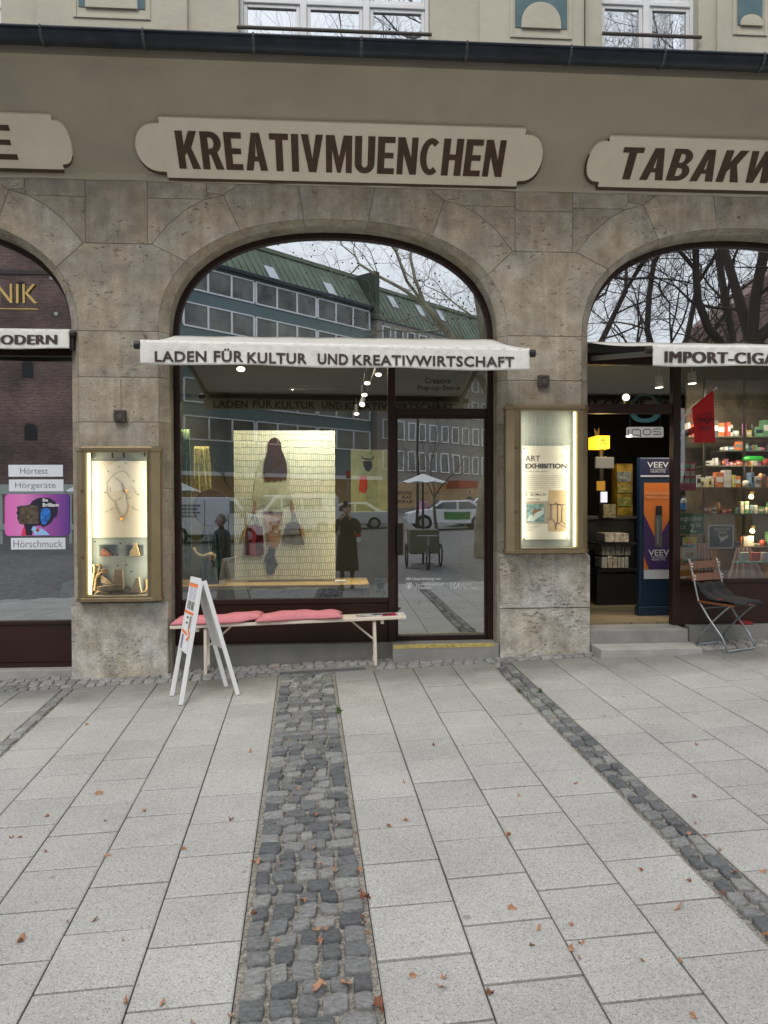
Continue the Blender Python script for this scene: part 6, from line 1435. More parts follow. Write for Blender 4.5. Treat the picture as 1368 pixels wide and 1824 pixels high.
vrect('printed_panel', 1147, 1210, 860, 1014, mVeevO); 
def vpoly(name, pts, mat, k=2): q = MB(); ppoly(q, pts, VY-.002*k-.002, .002); return q.build(name, mat, vt)
vpoly('printed_field', [(1147, 915), (1170, 965), (1195, 921), (1210, 900), (1210, 1014), (1156, 1014), (1147, 990)], mVeevP)
vpoly('printed_device', [(1167, 916), (1179.5, 916), (1179.5, 975), (1166.5, 975)], mVGrey, 3); vpoly('printed_device_top', [(1168.5, 901), (1179, 901), (1179.5, 917), (1168, 917)], mDark, 4)
vpoly('printed_highlight', [(1170, 925), (1173, 925), (1173, 968), (1170, 968)], M('print_lightgrey', (.22, .23, .25), .4), 4)
vrect('white_footer', 1147, 1210, 1014.5, 1031, M('footer_white', (.55, .57, .6), .5))
def vtext(s_, x0, x1, yt, yb, mat, **k): return ptext(s_, x0, x1, yt, yb, VY-.009, mat, vt, **k)
mTx = M('print_silver_text', (.62, .63, .66), .5)
vtext('VEEV', 1153, 1191, 823, 833, mTx, bold=.012); vtext('THE DIFFERENT', 1158, 1187, 835, 838, mTx); vtext('PERSPECTIVE', 1159, 1185, 839, 842, mTx)
mTo = M('print_pale_orange', (.68, .32, .14), .5)
vtext('PREMIUM DESIGN', 1150, 1203, 876.5, 882, mTo, bold=.03); vtext('MEETS QUALITY', 1150, 1201, 883.5, 889, mTo, bold=.03)
vtext('VEEV', 1155, 1192, 979, 990, mTx, bold=.012); vtext('THE DIFFERENT', 1160, 1187, 991, 994.5, mTx); vtext('PERSPECTIVE', 1161, 1185, 995.5, 998.5, mTx)
area(vt, (vx0-.35, VY-.25, vzt+.2), (vx0+.15, VY, 1.0), 2.6, .3, .1, (1, .95, .9))
# hanging sign and ring
HY = .42
hs = thing('hanging_sign', 'white rounded sign reading IQOS hanging in the shop doorway', 'sign', at(1149, 780, HY))
q = MB(); ppoly(q, rrect(1116, 1182, 760.5, 779, 3), HY, .012); q.build('plate', M('sign_white', (.62, .62, .60), .4, emit=(.8, .8, .76), estr=.12), hs, bevel=.002)
q = MB(); r_ = .0035
def stroke(pts, Y=HY-.003, r_=.0042, mb=None): (mb or q).tube([at(a, b_, Y) for a, b_ in pts], r_, 6)
stroke([(1120, 764.5), (1120, 775.5)])
def loop(x0, x1, y0, y1, r=3): return [(x0+r, y0), (x1-r, y0), (x1, y0+r), (x1, y1-r), (x1-r, y1), (x0+r, y1), (x0, y1-r), (x0, y0+r), (x0+r, y0)]
stroke([(1137, 775), (1128, 775), (1126, 773), (1126, 767), (1128, 765), (1138, 765), (1141, 767), (1141, 776)]); stroke([(1135, 774.5), (1142, 778)])
stroke(loop(1146, 1159.5, 764.5, 774.5)); stroke([(1177, 764), (1166, 764), (1164, 766), (1164.5, 768.5), (1176, 769.5), (1177.5, 771.5), (1176.5, 774), (1164, 774)])
q.build('lettering', mDark, hs)
q = MB()
for x_ in (1122, 1176): q = MB(); q.tube([at(x_, 761, HY+.006), at(x_, 700, HY+.006)], .0015, 4); q.build('cord', mSteel, hs)
mCyan = M('turquoise_acrylic', (.10, .33, .36), .4)
q = MB(); n = 36; OY = .40; vs = []
for rr in (0, 1):
    for k in range(n):
        t = 2*PI*k/n; ca, sa = math.cos(t), math.sin(t)
        e = .75 if sa < 0 else 1
        ro = (29.5, 26) if rr == 0 else (20.5, 21)
        dx = ro[0]*math.copysign(abs(ca)**e, ca); dy = -ro[1]*math.copysign(abs(sa)**(.8 if sa < 0 else 1), sa)-(2 if rr else 0)
        vs.append(at(1149.5, 727, OY)+Vector((dx/F*7.8, 0, -dy/F*7.8)))
vs2 = [v+Vector((0, .01, 0)) for v in vs]
q.add(vs+vs2, [[k, (k+1) % n, n+(k+1) % n, n+k] for k in range(n)]+[[2*n+k, 3*n+k, 3*n+(k+1) % n, 2*n+(k+1) % n] for k in range(n)]+[[k, 2*n+k, 2*n+(k+1) % n, (k+1) % n] for k in range(n)]+[[n+k, n+(k+1) % n, 3*n+(k+1) % n, 3*n+k] for k in range(n)])
tag(q.build('turquoise_ring', mCyan), 'turquoise ring emblem hanging behind the transom above the white sign', 'emblem')
# lit lotto box
LYY = 2.3; o = thing('lotto_lightbox', 'glowing yellow LOTTO light box on a dark pole inside the shop', 'light box', at(1070, 925, LYY))
a = at(1054, 800, LYY); b_ = at(1086, 776, LYY); cxm = at(1062.5, 800, LYY).x
mLot = M('lotto_yellow', (1, .6, .05), .5, emit=(1, .48, .02), estr=1.0); mLotT = M('lotto_red', (.5, .03, .0), .5, emit=(.6, .04, 0), estr=.5)
q = MB(); q.add([(a.x, LYY+.13, a.z), (cxm, LYY, a.z), (b_.x, LYY, a.z+.01), (b_.x, LYY+.2, a.z), (a.x, LYY+.13, b_.z-.02), (cxm, LYY, b_.z), (b_.x, LYY, b_.z), (b_.x, LYY+.2, b_.z)], [(0, 1, 5, 4), (1, 2, 6, 5), (2, 3, 7, 6), (4, 5, 6, 7), (3, 2, 1, 0)]); q.build('box', mLot, o)
ptext('LOTTO', 1066.5, 1081.5, 789, 793, LYY-.004, mLotT, o, bold=.05)
q = MB()
for dx, dy in ((-2.5, 0), (0, -2.6), (2.5, .3), (0, 2)): ppoly(q, [(1074+dx*.95+1.5*math.cos(t), 784.5+dy*.8+1.2*math.sin(t)) for t in [2*PI*k/8 for k in range(8)]], LYY-.004, .002)
q.build('clover_mark', mLotT, o)
q = MB(); q.tube([at(1071, 800, LYY+.08), at(1071, 925, LYY+.08)], .03, 8); q.build('pole', M('dim_pole', (.03, .02, .015), .6), o)
for pts in ([(1060, 776), (1059, 762), (1063, 770), (1064, 776)], [(1064, 776), (1064.5, 769), (1067, 761), (1068, 770), (1067, 776)]): q = MB(); ppoly(q, pts, LYY+.05, .02); q.build('rabbit_ear', M('ear_yellow', (.25, .15, .03), .6), o)
l = bpy.data.lights.new('glow', 'POINT'); l.energy = 6; l.color = (1, .7, .25); l.shadow_soft_size = .1; lo = bpy.data.objects.new('glow', l); S.collection.objects.link(lo); lo.parent = o; lo.location = at(1072, 808, LYY-.25)-origin(o)
# counter, shelves and goods inside the door
ct = thing('shop_counter', 'dark shop counter carrying magazines and tobacco goods inside the doorway', 'counter', (at(1090, 1000, 2.2).x, 2.3, zfr))
cxa, cxb = RXC-1.68, at(1142, 1000, 1.9).x; czt = at(1090, 925, 2.1).z
MB().box(cxa, cxb, 2.1, 2.6, zfr, czt).build('body', mDark, ct, bevel=.01); MB().box(cxa-.0, cxb+.03, 2.05, 2.65, czt+.001, czt+.04).build('top', M('counter_top', (.05, .045, .04), .4), ct, bevel=.004)
def goods(name, label, cat, x0, x1, yt, yb, Y, d, mat, grp=None, bevel=.003, yaw=0):
    q = MB(); a = at(x0, yb, Y); b_ = at(x1, yt, Y); q.box(a.x, b_.x, Y, Y+d, a.z, b_.z); o = q.build(name, mat, None, bevel=bevel); return tag(o, label, cat, grp)
def C(n, c, **k): return M(n, c, .5, var=.45, vscale=26, **k)
goods('price_display', 'flat screen with a grey price list below the yellow light box', 'screen', 1061, 1094, 814, 834, 2.0, .04, M('screen_dim', (.2, .2, .2), .4, emit=(.45, .42, .36), estr=.06, var=0))
goods('screen_stand', 'black pole carrying the price screen', 'stand', 1068, 1072, 835, 925, 2.03, .03, mDark)
goods('yellow_rack', 'tall yellow rack of tobacco pouches behind the counter', 'rack', 1099, 1127, 826, 922, 2.62, .2, M('rack_yellow', (.30, .20, .02), .5, var=.7, vscale=9, alt=(.5, .36, .05)))
for k, (x0, x1, yt, yb, c) in enumerate(((1100, 1124, 840, 858, (.10, .12, .14)), (1100, 1124, 864, 878, (.12, .11, .04)), (1100, 1124, 886, 902, (.10, .11, .03)))):
    goods('tobacco_pouch_tray', ('upper', 'middle', 'lower')[k]+' compartment of pouches on the yellow rack', 'tray', x0, x1, yt, yb, 2.6, .03, C('pouches', c, alt=tuple(min(1, q_*4) for q_ in c)), 'compartments on the yellow rack')
goods('payment_terminal', 'small lit terminal standing on the dark counter', 'terminal', 1071, 1082, 876, 895, 2.0, .05, M('terminal_light', (.6, .6, .7), .3, emit=(.7, .7, .85), estr=.6))
goods('yellow_notice', 'tilted yellow notice card on the counter', 'card', 1063, 1078, 857, 874, 1.98, .02, M('notice_yellow', (.55, .27, .02), .5, emit=(.6, .3, .03), estr=.12))
goods('postcard_stand', 'small stand of picture cards at the counter edge', 'card stand', 1075, 1097, 898, 922, 1.96, .06, C('cards', (.14, .13, .09), alt=(.4, .35, .2)))
goods('newspaper_stack', 'stack of newspapers fanned on the low magazine table', 'newspapers', 1078, 1120, 950, 966, 1.55, .3, M('newsprint', (.38, .33, .28), .8, var=.8, vscale=30))
random.seed(21)
for r_, (yt, yb, xa) in enumerate(((970, 990, 1072), (990, 1013, 1072))):
    x_ = xa
    for k in range(6):
        w_ = random.uniform(6, 11)
        goods('magazine_bundle', '%s paper bundle on the %s of the dark table, %s from the pier' % (('pale', 'grey', 'tan', 'white', 'reddish', 'beige')[k], ('upper tier', 'lower tier')[r_], ('first', 'second', 'third', 'fourth', 'fifth', 'last')[k]), 'magazines', x_, x_+w_-1, yt+random.uniform(0, 3), yb-1, 1.62, .25, C('mag', random.choice(((.3, .28, .24), (.2, .16, .12), (.32, .2, .12), (.28, .3, .3))), alt=(.5, .48, .42)), 'magazine bundles under the counter'); x_ += w_
mt_ = thing('magazine_table', 'dark magazine table beside the display tower', 'table', (at(1100, 1000, 1.7).x, 1.8, zfr))
MB().box(at(1065, 1000, 1.6).x, at(1140, 1000, 1.6).x, 1.6, 2.0, at(1100, 1014, 1.6).z-.03, at(1100, 1014, 1.6).z).build('shelf', mDark, mt_); MB().box(at(1065, 1000, 1.6).x, at(1140, 1000, 1.6).x, 1.62, 2.0, zfr, at(1100, 1014, 1.6).z-.032).build('base', mDark, mt_)
MB().box(at(1065, 1000, 1.6).x, at(1140, 1000, 1.6).x, 1.55, 2.0, at(1100, 968, 1.55).z-.02, at(1100, 968, 1.55).z).build('table_top', mDark, mt_)
rg = at(1042, 1073, .3); 
q = MB(); ya = 1.0
ra = gnd(1042, 1075)
def flr(px, py): d = ray(px, py); t = (zfr-CAM.z)/d.z; return CAM+d*t
a1, a2, a3, a4 = flr(1043, 1076), flr(1116, 1075), flr(1100, 1064), flr(1040, 1065)
q.hexa([(v.x, v.y, zfr+.001) for v in (a1, a2, a3, a4)]+[(v.x, v.y, zfr+.008) for v in (a1, a2, a3, a4)])
tag(q.build('door_mat', M('orange_mat', (.30, .09, .02), .9, var=.6, vscale=5)), 'flat orange patterned mat on the shop floor inside the doorway', 'mat')
area(ct, (RXC-.9, 1.6, 3.4), (RXC-.9, 1.4, 0), 13, .8, .8, (1, .85, .6))
# lit shelf wall seen past the pole at the right of the doorway
gl_cols = [((.45, .05, .03), 'red'), ((.7, .45, .12), 'amber'), ((.65, .62, .5), 'cream'), ((.06, .16, .3), 'blue'), ((.08, .25, .12), 'green'), ((.5, .5, .5), 'silver'), ((.35, .18, .07), 'brown'), ((.6, .15, .3), 'pink'), ((.03, .03, .035), 'black'), ((.75, .73, .68), 'white'), ((.55, .12, .02), 'orange')]
MATC = {n: M('pack_'+n, c, .45, var=.5, vscale=45, alt=tuple(min(1, x_*1.8+.1) for x_ in c)) for c, n in gl_cols}
for k_ in MATC.values(): k_.node_tree.nodes['Noise Texture'].inputs['Scale'].default_value = 70
random.seed(31)
ds_ = thing('window_shelving', 'glass and dark metal shelves stocked with goods behind the right shop window', 'shelving', (at(1290, 950, .75).x, .75, zr0))
rows = [(777, .95, 1225, 1430), (802, .95, 1286, 1430), (829, .95, 1258, 1430), (868, .62, 1240, 1440), (915, .62, 1255, 1440), (974, .62, 1283, 1440)]
for k, (py, Y, x0, x1) in enumerate(rows):
    a = at(x0, py, Y); b_ = at(x1, py, Y); MB().box(a.x, b_.x, Y-.02, Y+.26, a.z-.014, a.z).build('shelf_board', M('shelf_glass', (.10, .12, .10), .2), ds_)
for x_ in (1255, 1326, 1437): a = at(x_, 900, .9); MB().box(a.x-.012, a.x+.012, .9, .92, zr0, 3.0).build('upright', mDark, ds_)
MB().box(at(1222, 900, 1.35).x, RXC+1.7, 1.35, 1.38, zfr, 3.0).build('back_board', M('shelf_back', (.10, .085, .06), .7, var=.5, vscale=4), ds_)
nm = ['top', 'second', 'third', 'fourth', 'fifth', 'lowest']
for r_, (py, Y, x0, x1) in enumerate(rows):
    x_ = x0+2; idx = 0
    while x_ < min(x1, 1400):
        w_ = random.choice((5, 7, 9, 12)) if r_ in (4, 5) else random.choice((4, 6, 8, 11, 14))
        h_ = random.uniform(.45, 1)*random.uniform(*((20, 38), (9, 19), (10, 20), (20, 34), (12, 34), (10, 34))[r_])
        c, cn_ = random.choice(gl_cols)
        a = at(x_, py, Y); b_ = at(x_+w_-.8, py-h_, Y); dpt = random.uniform(.04, .12); yo = random.uniform(.0, .06)
        kind = random.choice(('box', 'box', 'box', 'can'))
        q = MB()
        if kind == 'box': q.box(a.x, b_.x, Y+yo, Y+yo+dpt, a.z+.0005, b_.z)
        else:
            rr = min((b_.x-a.x)/2, .035); q.lathe([(0, 0), (rr, 0), (rr, (b_.z-a.z)*.85), (rr*.6, b_.z-a.z), (0, b_.z-a.z)], ((a.x+b_.x)/2, Y+yo+rr, a.z+.0005), 14)
        o = q.build('product_box' if kind == 'box' else 'product_tin', MATC[cn_], None, bevel=.002 if kind == 'box' else 0, smooth=kind != 'box'); idx += 1
        if kind == 'box' and w_ > 5:
            q = MB(); q.box(a.x+.004, b_.x-.004, Y+yo-.0015, Y+yo-.0002, a.z+(b_.z-a.z)*.35, a.z+(b_.z-a.z)*.7); q.build('label_field', random.choice((mPaper, MATC['cream'], mNavy, mGrayInk)), o)
        ordn = ('first', 'second', 'third', 'fourth', 'fifth', 'sixth', 'seventh', 'eighth', 'ninth', 'tenth', 'eleventh', 'twelfth', 'thirteenth', 'fourteenth', 'fifteenth', 'sixteenth', 'seventeenth', 'eighteenth', 'nineteenth', 'twentieth', 'last')[min(idx-1, 20)]
        tag(o, '%s %s, %s from the left on the %s shelf, right window' % (cn_, 'pack' if kind == 'box' else 'tin', ordn, nm[r_]), 'pack' if kind == 'box' else 'tin', 'goods on the shelves of the right shop window')
        x_ += w_+random.choice((0, 0, 0, 1))
def lampbulb(px, py, Y, e, label):
    p = at(px, py, Y); o = thing('shelf_spot', label, 'lamp', p, 'small warm lamps in the right shop window')
    q = MB(); q.lathe([(0, -.022), (.018, -.018), (.026, 0), (.018, .02), (0, .026)], p, 14); q.build('bulb', M('bulb_glow', (1, .8, .4), .5, emit=(1, .78, .3), estr=7), o, smooth=True)
    q = MB(); q.lathe([(.012, .024), (.03, .03), (.034, .06), (0, .07)], p, 14); q.build('shade', mBrass, o)
    l = bpy.data.lights.new('bulb_light', 'POINT'); l.energy = e; l.color = (1, .75, .4); l.shadow_soft_size = .03; lo = bpy.data.objects.new('bulb_light', l); S.collection.objects.link(lo); lo.parent = o; lo.location = Vector((0, -.06, -.02)); return o
lampbulb(1338, 885, .66, 1.6, 'warm round bulb above the books on the fifth shelf'); lampbulb(1340, 946, .66, 1.6, 'warm round bulb above the lowest goods shelf')
# green banker lamp
gp = at(1343, 816, .7); o = thing('green_lamp', 'green glass desk lamp between the packs in the right window', 'lamp', at(1345, 866, .7))
q = MB(); n = 12; vs = []
for xx, rr in ((gp.x-.11, .028), (gp.x-.08, .045), (gp.x+.09, .045), (gp.x+.12, .028)): vs += [Vector((xx, gp.y+.02-math.cos(PI*k/n)*rr, gp.z-.025+math.sin(PI*k/n)*rr*1.1)) for k in range(n+1)]
q.add(vs, [[i*(n+1)+k, i*(n+1)+k+1, (i+1)*(n+1)+k+1, (i+1)*(n+1)+k] for i in range(3) for k in range(n)]); q.build('shade', M('green_glass', (.02, .32, .04), .2, emit=(.02, .4, .03), estr=.12), o, smooth=True)
q = MB(); q.tube([(gp.x-.01, gp.y+.02, gp.z+.02), (gp.x-.01, gp.y+.03, at(1345, 867, .7).z)], .006, 6); q.lathe([(0, .015), (.05, .01), (.06, 0)], (gp.x-.01, gp.y+.03, at(1345, 867.5, .7).z), 16); q.build('stand', mBrass, o)
l = bpy.data.lights.new('tube_light', 'AREA'); l.energy = 1.6; l.color = (1, .85, .5); l.size = .18; lo = bpy.data.objects.new('tube_light', l); S.collection.objects.link(lo); lo.parent = o; lo.location = Vector((gp.x, gp.y+.02, gp.z-.03))-origin(o)
area(ds_, (RXC-.1, .55, 2.75), (RXC, 1.0, 1.2), 18, 1.2, .15, (1, .88, .65))
# red flag on a white pole
fl = thing('drink_flag', 'red flag with black script on a short white pole in the right window', 'flag', at(1213, 745, .27))
FYY = .235
q = MB(); q.tube([at(1214, 746, FYY+.03), at(1275, 691.5, FYY)], .0075, 8); q.tube([at(1275, 691.5, FYY), at(1276, 690.8, FYY)], .016, 10); q.build('pole', mPaper, fl, smooth=True)
q = MB(); prect(q, 1210.5, 1218, 727, 748, FY-.012, .008); q.build('wall_plate', mPaper, fl)
q = MB(); nx, ny = 12, 14
for j in range(ny+1):
    for i in range(nx+1):
        s, t = i/nx, j/ny
        xt = 1233+(1271-1233)*s+4*(1-t)*0; yt = 726+(694-726)*s; yb = 789-1.5*s; xb = 1237.5+(1274-1237.5)*s
        q.v.append(at(xt+(xb-xt)*t, yt+(yb-yt)*t, FYY-.004+.008*math.sin(s*7+t*2)*t))
for j in range(ny):
    for i in range(nx): q.f.append([j*(nx+1)+i+nx+1, j*(nx+1)+i+nx+2, j*(nx+1)+i+1, j*(nx+1)+i]); q.m.append(0)
o = q.build('cloth', mRed, fl, smooth=True); s_ = o.modifiers.new('s', 'SOLIDIFY'); s_.thickness = .002
q = MB(); SY = FYY-.016
def scr(pts, r=.0028):
    P = [at(1180+x/7.277, 670+y/7.277, SY) for x, y in pts]; o_ = []
    for i in range(len(P)-1):
        a = P[max(0, i-1)]; b_ = P[i]; c_ = P[i+1]; d_ = P[min(len(P)-1, i+2)]
        for k in range(4): t = k/4; o_.append(.5*((2*b_)+(c_-a)*t+(2*a-5*b_+4*c_-d_)*t*t+(3*b_-a-3*c_+d_)*t**3))
    q.tube(o_+[P[-1]], r, 5)
scr([(500, 500), (480, 490), (455, 520), (446, 570), (452, 610), (480, 615)], .0036); 
for x0 in (490, 520): scr([(x0, 545), (x0-12, 565), (x0-8, 585), (x0+8, 572), (x0+6, 548), (x0, 545)])
scr([(552, 545), (535, 560), (535, 582), (550, 570), (556, 545), (556, 580)]); scr([(520, 520), (560, 480), (610, 466), (640, 480), (665, 465)]); scr([(610, 490), (575, 530), (562, 590), (585, 618), (610, 590)], .0036)
scr([(612, 545), (600, 565), (605, 585), (618, 572), (612, 545)]); scr([(636, 490), (626, 550), (628, 585)]); scr([(655, 545), (640, 565), (642, 582), (654, 570), (660, 545), (658, 585)])
q.build('script_lettering', mInk, fl)
ptext('ZERO SUGAR', 1245, 1268, 759.5, 763, SY, mInk, fl, bold=.03); ptext('NULL ZUCKER', 1250, 1264, 764.8, 767, SY, mInk, fl, bold=.02)
# chalk board, stickers and posters on the inside of the glass
IY = FY+.03
cb = thing('chalk_board', 'green chalk board with white handwriting 2.50 behind the right window', 'chalk board', at(1231, 953, IY))
q = MB(); prect(q, 1209.5, 1254, 914, 951, IY, .01); q.build('board', M('chalk_green', (.02, .10, .035), .7, var=.25, vscale=14), cb)
q = MB(); prect(q, 1209.5, 1257, 911.5, 914, IY-.004, .014); prect(q, 1254, 1257, 911, 953, IY-.004, .0135); prect(q, 1209.5, 1257, 951, 953.5, IY-.004, .014); q.build('frame', M('board_frame', (.30, .22, .11), .6), cb)
def itext(s_, x0, x1, yt, yb, mat, par, **k): return ptext(s_, x0, x1, yt, yb, IY-.006, mat, par, **k)
itext('augustiner', 1211, 1251, 919, 930, mPaper, cb); itext('0,5', 1210, 1221, 936, 944, mPaper, cb); itext('2.', 1229, 1240, 933, 948, mPaper, cb, bold=.01); itext('50', 1239, 1248, 932, 939, mPaper, cb)
def poster(name, label, x0, x1, yt, yb, mat, Y=IY, parts=()):
    o = thing(name, label, 'poster', at((x0+x1)/2, yb, Y)); q = MB(); prect(q, x0, x1, yt, yb, Y, .004); q.build('sheet', mat, o)
    for k, (a, b_, c, d, m_) in enumerate(parts): q = MB(); prect(q, a, b_, c, d, Y-.0015*(1+k % 3), .001); q.build('printed_field', m_, o)
    return o
mYel = M('poster_yellow', (.62, .50, .04), .5); mPale = M('poster_pale', (.50, .54, .50), .5, var=.15, vscale=30); mTeal2 = M('poster_teal', (.10, .30, .30), .5)
poster('cigar_poster', 'yellow and pale cigarillo notice below the chalk board', 1216, 1241, 957, 979, mPale, parts=((1219, 1240, 957, 969, mYel), (1224, 1232, 964.5, 969, MATC['red']), (1217, 1236, 971, 975, mTeal2)))
poster('cigar_poster', 'pale notice with a round brown emblem below the yellow notice', 1216, 1242, 981, 1004, mPale, parts=((1222, 1236, 984, 992, MATC['brown']), (1217, 1240, 999, 1003, mTeal2)))
mP = M('poster_magenta', (.38, .03, .09), .5)
pp = poster('red_grid_poster', 'dark pink poster with a grid of product pictures in the right window', 1209.5, 1240, 822, 874, mP, parts=tuple((1210.5+10*i, 1218+10*i, 826+13*j, 835+13*j, (mPale, MATC['green'], MATC['silver'])[(i+j) % 3]) for i in range(3) for j in range(3)))
st_ = thing('rolling_paper_sticker', 'tilted black sticker with white lettering on the window glass left of the red flag', 'sticker', at(1225, 775, IY))
q = MB(); ppoly(q, [(1212, 771), (1240, 757), (1240, 770), (1216, 782)], IY, .003); q.build('strip', mDark, st_); q = MB(); ppoly(q, [(1219+7*math.cos(t)*1.0, 769-2.2*math.cos(t)+3.6*math.sin(t)) for t in [2*PI*k/14 for k in range(14)]], IY-.002, .001); q.build('white_oval', MATC['silver'], st_)
bt = thing('blue_bottle', 'small blue and black lighter gas bottle hanging at the left edge of the right window', 'bottle', at(1218, 918, .36))
p = at(1217.5, 918, .38); 
for nme, prof_, mt in (('base', [(0, 0), (.029, 0), (.03, .01), (.03, .06)], mDark), ('body', [(.03, .06), (.03, .13)], M('bottle_blue', (.03, .25, .6), .35)), ('shoulder', [(.03, .13), (.03, .155), (.02, .175), (.014, .18)], M('bottle_white', (.5, .55, .62), .4)), ('cap', [(.014, .18), (.014, .2), (0, .203)], mDark)):
    q = MB(); q.lathe(prof_, p, 18); q.build(nme, mt, bt, smooth=True)
ms = thing('metal_sign', 'dark enamel tin sign with pale border standing on the cloth in the right window', 'sign', at(1290, 975, .5))
q = MB(); ppoly(q, rrect(1262, 1307, 935, 977, 3), .5, .006); q.build('border', MATC['silver'], ms); q = MB(); ppoly(q, rrect(1264, 1305, 937, 975, 2), .497, .002); q.build('field', M('enamel_dark', (.045, .06, .09), .4, var=.6, vscale=9), ms)
ptext('DEUTSCHER', 1272, 1301, 941, 945, .494, mPaper, ms, bold=.01); ptext('RIESE', 1280, 1295, 946, 950, .494, mPaper, ms, bold=.01)
q = MB()
for pts in ([(1279, 950), (1284, 957), (1293, 955), (1297, 952), (1296, 958), (1290, 962), (1284, 966), (1282, 960)],): ppoly(q, pts, .495, .001)
q.build('pale_figure', MATC['silver'], ms)
# ochre cloth hung as display base, with two pale ribbons
def cloth(name, label, x0, x1, yt, yb, Y, mat, flare):
    q = MB(); nx, nz = 40, 10; a = at(x0, yt, Y); b_ = at(x1, yb, Y)
    for j in range(nz+1):
        for i in range(nx+1):
            s, t = i/nx, j/nz; cxm = (a.x+b_.x)/2; xx = cxm+(a.x+(b_.x-a.x)*s-cxm)*(1+flare*(t-.5)*2)
            q.v.append(Vector((xx, Y+.02*math.sin(s*34+2*math.sin(s*5))*(.3+t*.7)+.05*(1-t), a.z+(b_.z-a.z)*t)))
    for j in range(nz):
        for i in range(nx): q.f.append([j*(nx+1)+i+nx+1, j*(nx+1)+i+nx+2, j*(nx+1)+i+1, j*(nx+1)+i]); q.m.append(0)
    o = q.build(name, mat, None, smooth=True); return tag(o, label, 'cloth')
cloth('display_cloth', 'ochre cloth draped along the bottom of the right window display', 1212, 1440, 974, 1031, .60, M('ochre_cloth', (.26, .13, .03), .8, var=.2), 0)
cloth('display_cloth', 'pale pink cloth spread over the ochre cloth in a wide triangle', 1304, 1352, 976, 1031, .52, M('pale_pink_cloth', (.36, .25, .22), .8, var=.1), .45)
cloth('display_cloth', 'narrow pale pink cloth hanging behind the folding chair backrest', 1244, 1272, 968, 1031, .50, M('pale_pink_cloth2', (.33, .23, .2), .8, var=.1), .25)
for k, (x0, x1, c, lab) in enumerate(((1320, 1335, 'cream', 'pale blue carton sitting on the pink cloth, left of the red one'), (1340, 1354, 'red', 'red carton sitting on the pink cloth between two pale ones'), (1359, 1374, 'silver', 'pale carton at the right edge of the display cloth'))):
    goods('carton', lab, 'carton', x0, x1, 984, 1000, .44, .05, MATC[c] if c != 'cream' else mPale, 'cartons on the display cloth')
goods('carton_shelf', 'thin clear ledge under the three cartons', 'ledge', 1310, 1420, 1000.5, 1003, .42, .09, mTeal2)
for k, (px, py, Y) in enumerate(((1233, 683, 1.2), (1174, 690, 1.3))):
    spot_fixture(at(px, py, Y), at(px+30, 1600, Y), ('white ceiling spotlight behind the right window above the flag', 'white ceiling spotlight behind the transom above the ring')[k], 0, 'ceiling spotlights in the tobacco shop', r=.05, mat=MATC['silver'])
o = spot_fixture(at(1115, 708, 1.0), at(1105, 560, -1), 'bright white spotlight glaring behind the transom glass', 0, 'ceiling spotlights in the tobacco shop', r=.045, mat=mDark)
# left shop inside: pale rounded counter
lc = thing('reception_counter', 'pale rounded reception counter dimly seen behind the left window', 'counter', at(80, 1090, 1.2))
q = MB(); a = at(100, 1105, 1.0); b_ = at(150, 1035, 1.0); zlo = pz(60, 1160)
q.box(a.x, b_.x+.6, 1.0, 1.6, zlo, b_.z); q.build('body', M('counter_pale', (.36, .40, .37), .5), lc, bevel=.12)
area(lc, (a.x-.2, .9, 2.9), (a.x+.2, 1.0, .5), 8, .5, .3, (.9, 1, .95))
# ------------------------------------------------------------------ the square behind the camera, seen mirrored in the glass
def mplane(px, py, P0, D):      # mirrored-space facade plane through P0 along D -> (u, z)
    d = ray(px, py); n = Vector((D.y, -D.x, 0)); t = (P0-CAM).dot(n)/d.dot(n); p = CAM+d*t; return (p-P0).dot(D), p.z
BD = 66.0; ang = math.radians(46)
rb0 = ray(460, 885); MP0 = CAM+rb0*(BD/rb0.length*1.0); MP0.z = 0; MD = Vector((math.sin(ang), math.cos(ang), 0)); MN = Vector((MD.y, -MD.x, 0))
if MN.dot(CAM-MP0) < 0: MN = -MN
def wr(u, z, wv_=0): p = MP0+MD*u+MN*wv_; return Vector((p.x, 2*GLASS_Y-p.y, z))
def bbox_(mb, u0, u1, z0, z1, w0, w1):
    return mb.hexa([wr(u0, z0, w0), wr(u1, z0, w0), wr(u1, z0, w1), wr(u0, z0, w1), wr(u0, z1, w0), wr(u1, z1, w0), wr(u1, z1, w1), wr(u0, z1, w1)])
mTealF = M('teal_facade_panel', (.12, .175, .185), .6, var=.1, vscale=.4); mGreyF = M('grey_render_facade', (.27, .25, .235), .9, var=.08, vscale=.3)
mCopper = M('green_copper_roof', (.16, .205, .15), .7, var=.3, vscale=.5); 
nt = mCopper.node_tree; wvn = nt.nodes.new('ShaderNodeTexNoise'); wvn.inputs['Scale'].default_value = 3; 
mFarGl = M('far_window_glass', (.05, .055, .055), .15, var=.6, vscale=.35, alt=(.22, .23, .21)); mShopWarm = M('far_shop_window', (.10, .07, .04), .4, emit=(1, .6, .25), estr=.10, var=.6, vscale=.8)
GZF = gz(0, -50)
ub0, _ = mplane(200, 600, MP0, MD); uj, _ = mplane(663, 560, MP0, MD); ue, _ = mplane(1010, 700, MP0, MD)
_, zE = mplane(460, 498, MP0, MD); _, zW1 = mplane(460, 505, MP0, MD); _, zW0 = mplane(460, 541, MP0, MD); _, zN = mplane(460, 567, MP0, MD); pit = zW1-zN
hb = thing('teal_office_block', 'teal office block with white ribbon windows and green roof, mirrored in the middle window', 'building', wr(0, GZF))
hg = thing('grey_apartment_block', 'grey rendered block with single white windows mirrored at the right of the middle arch', 'building', wr(uj+8, GZF))
q = MB(); bbox_(q, ub0, uj, GZF+3.6, zE, 0, -12); q.build('wall', mTealF, hb)
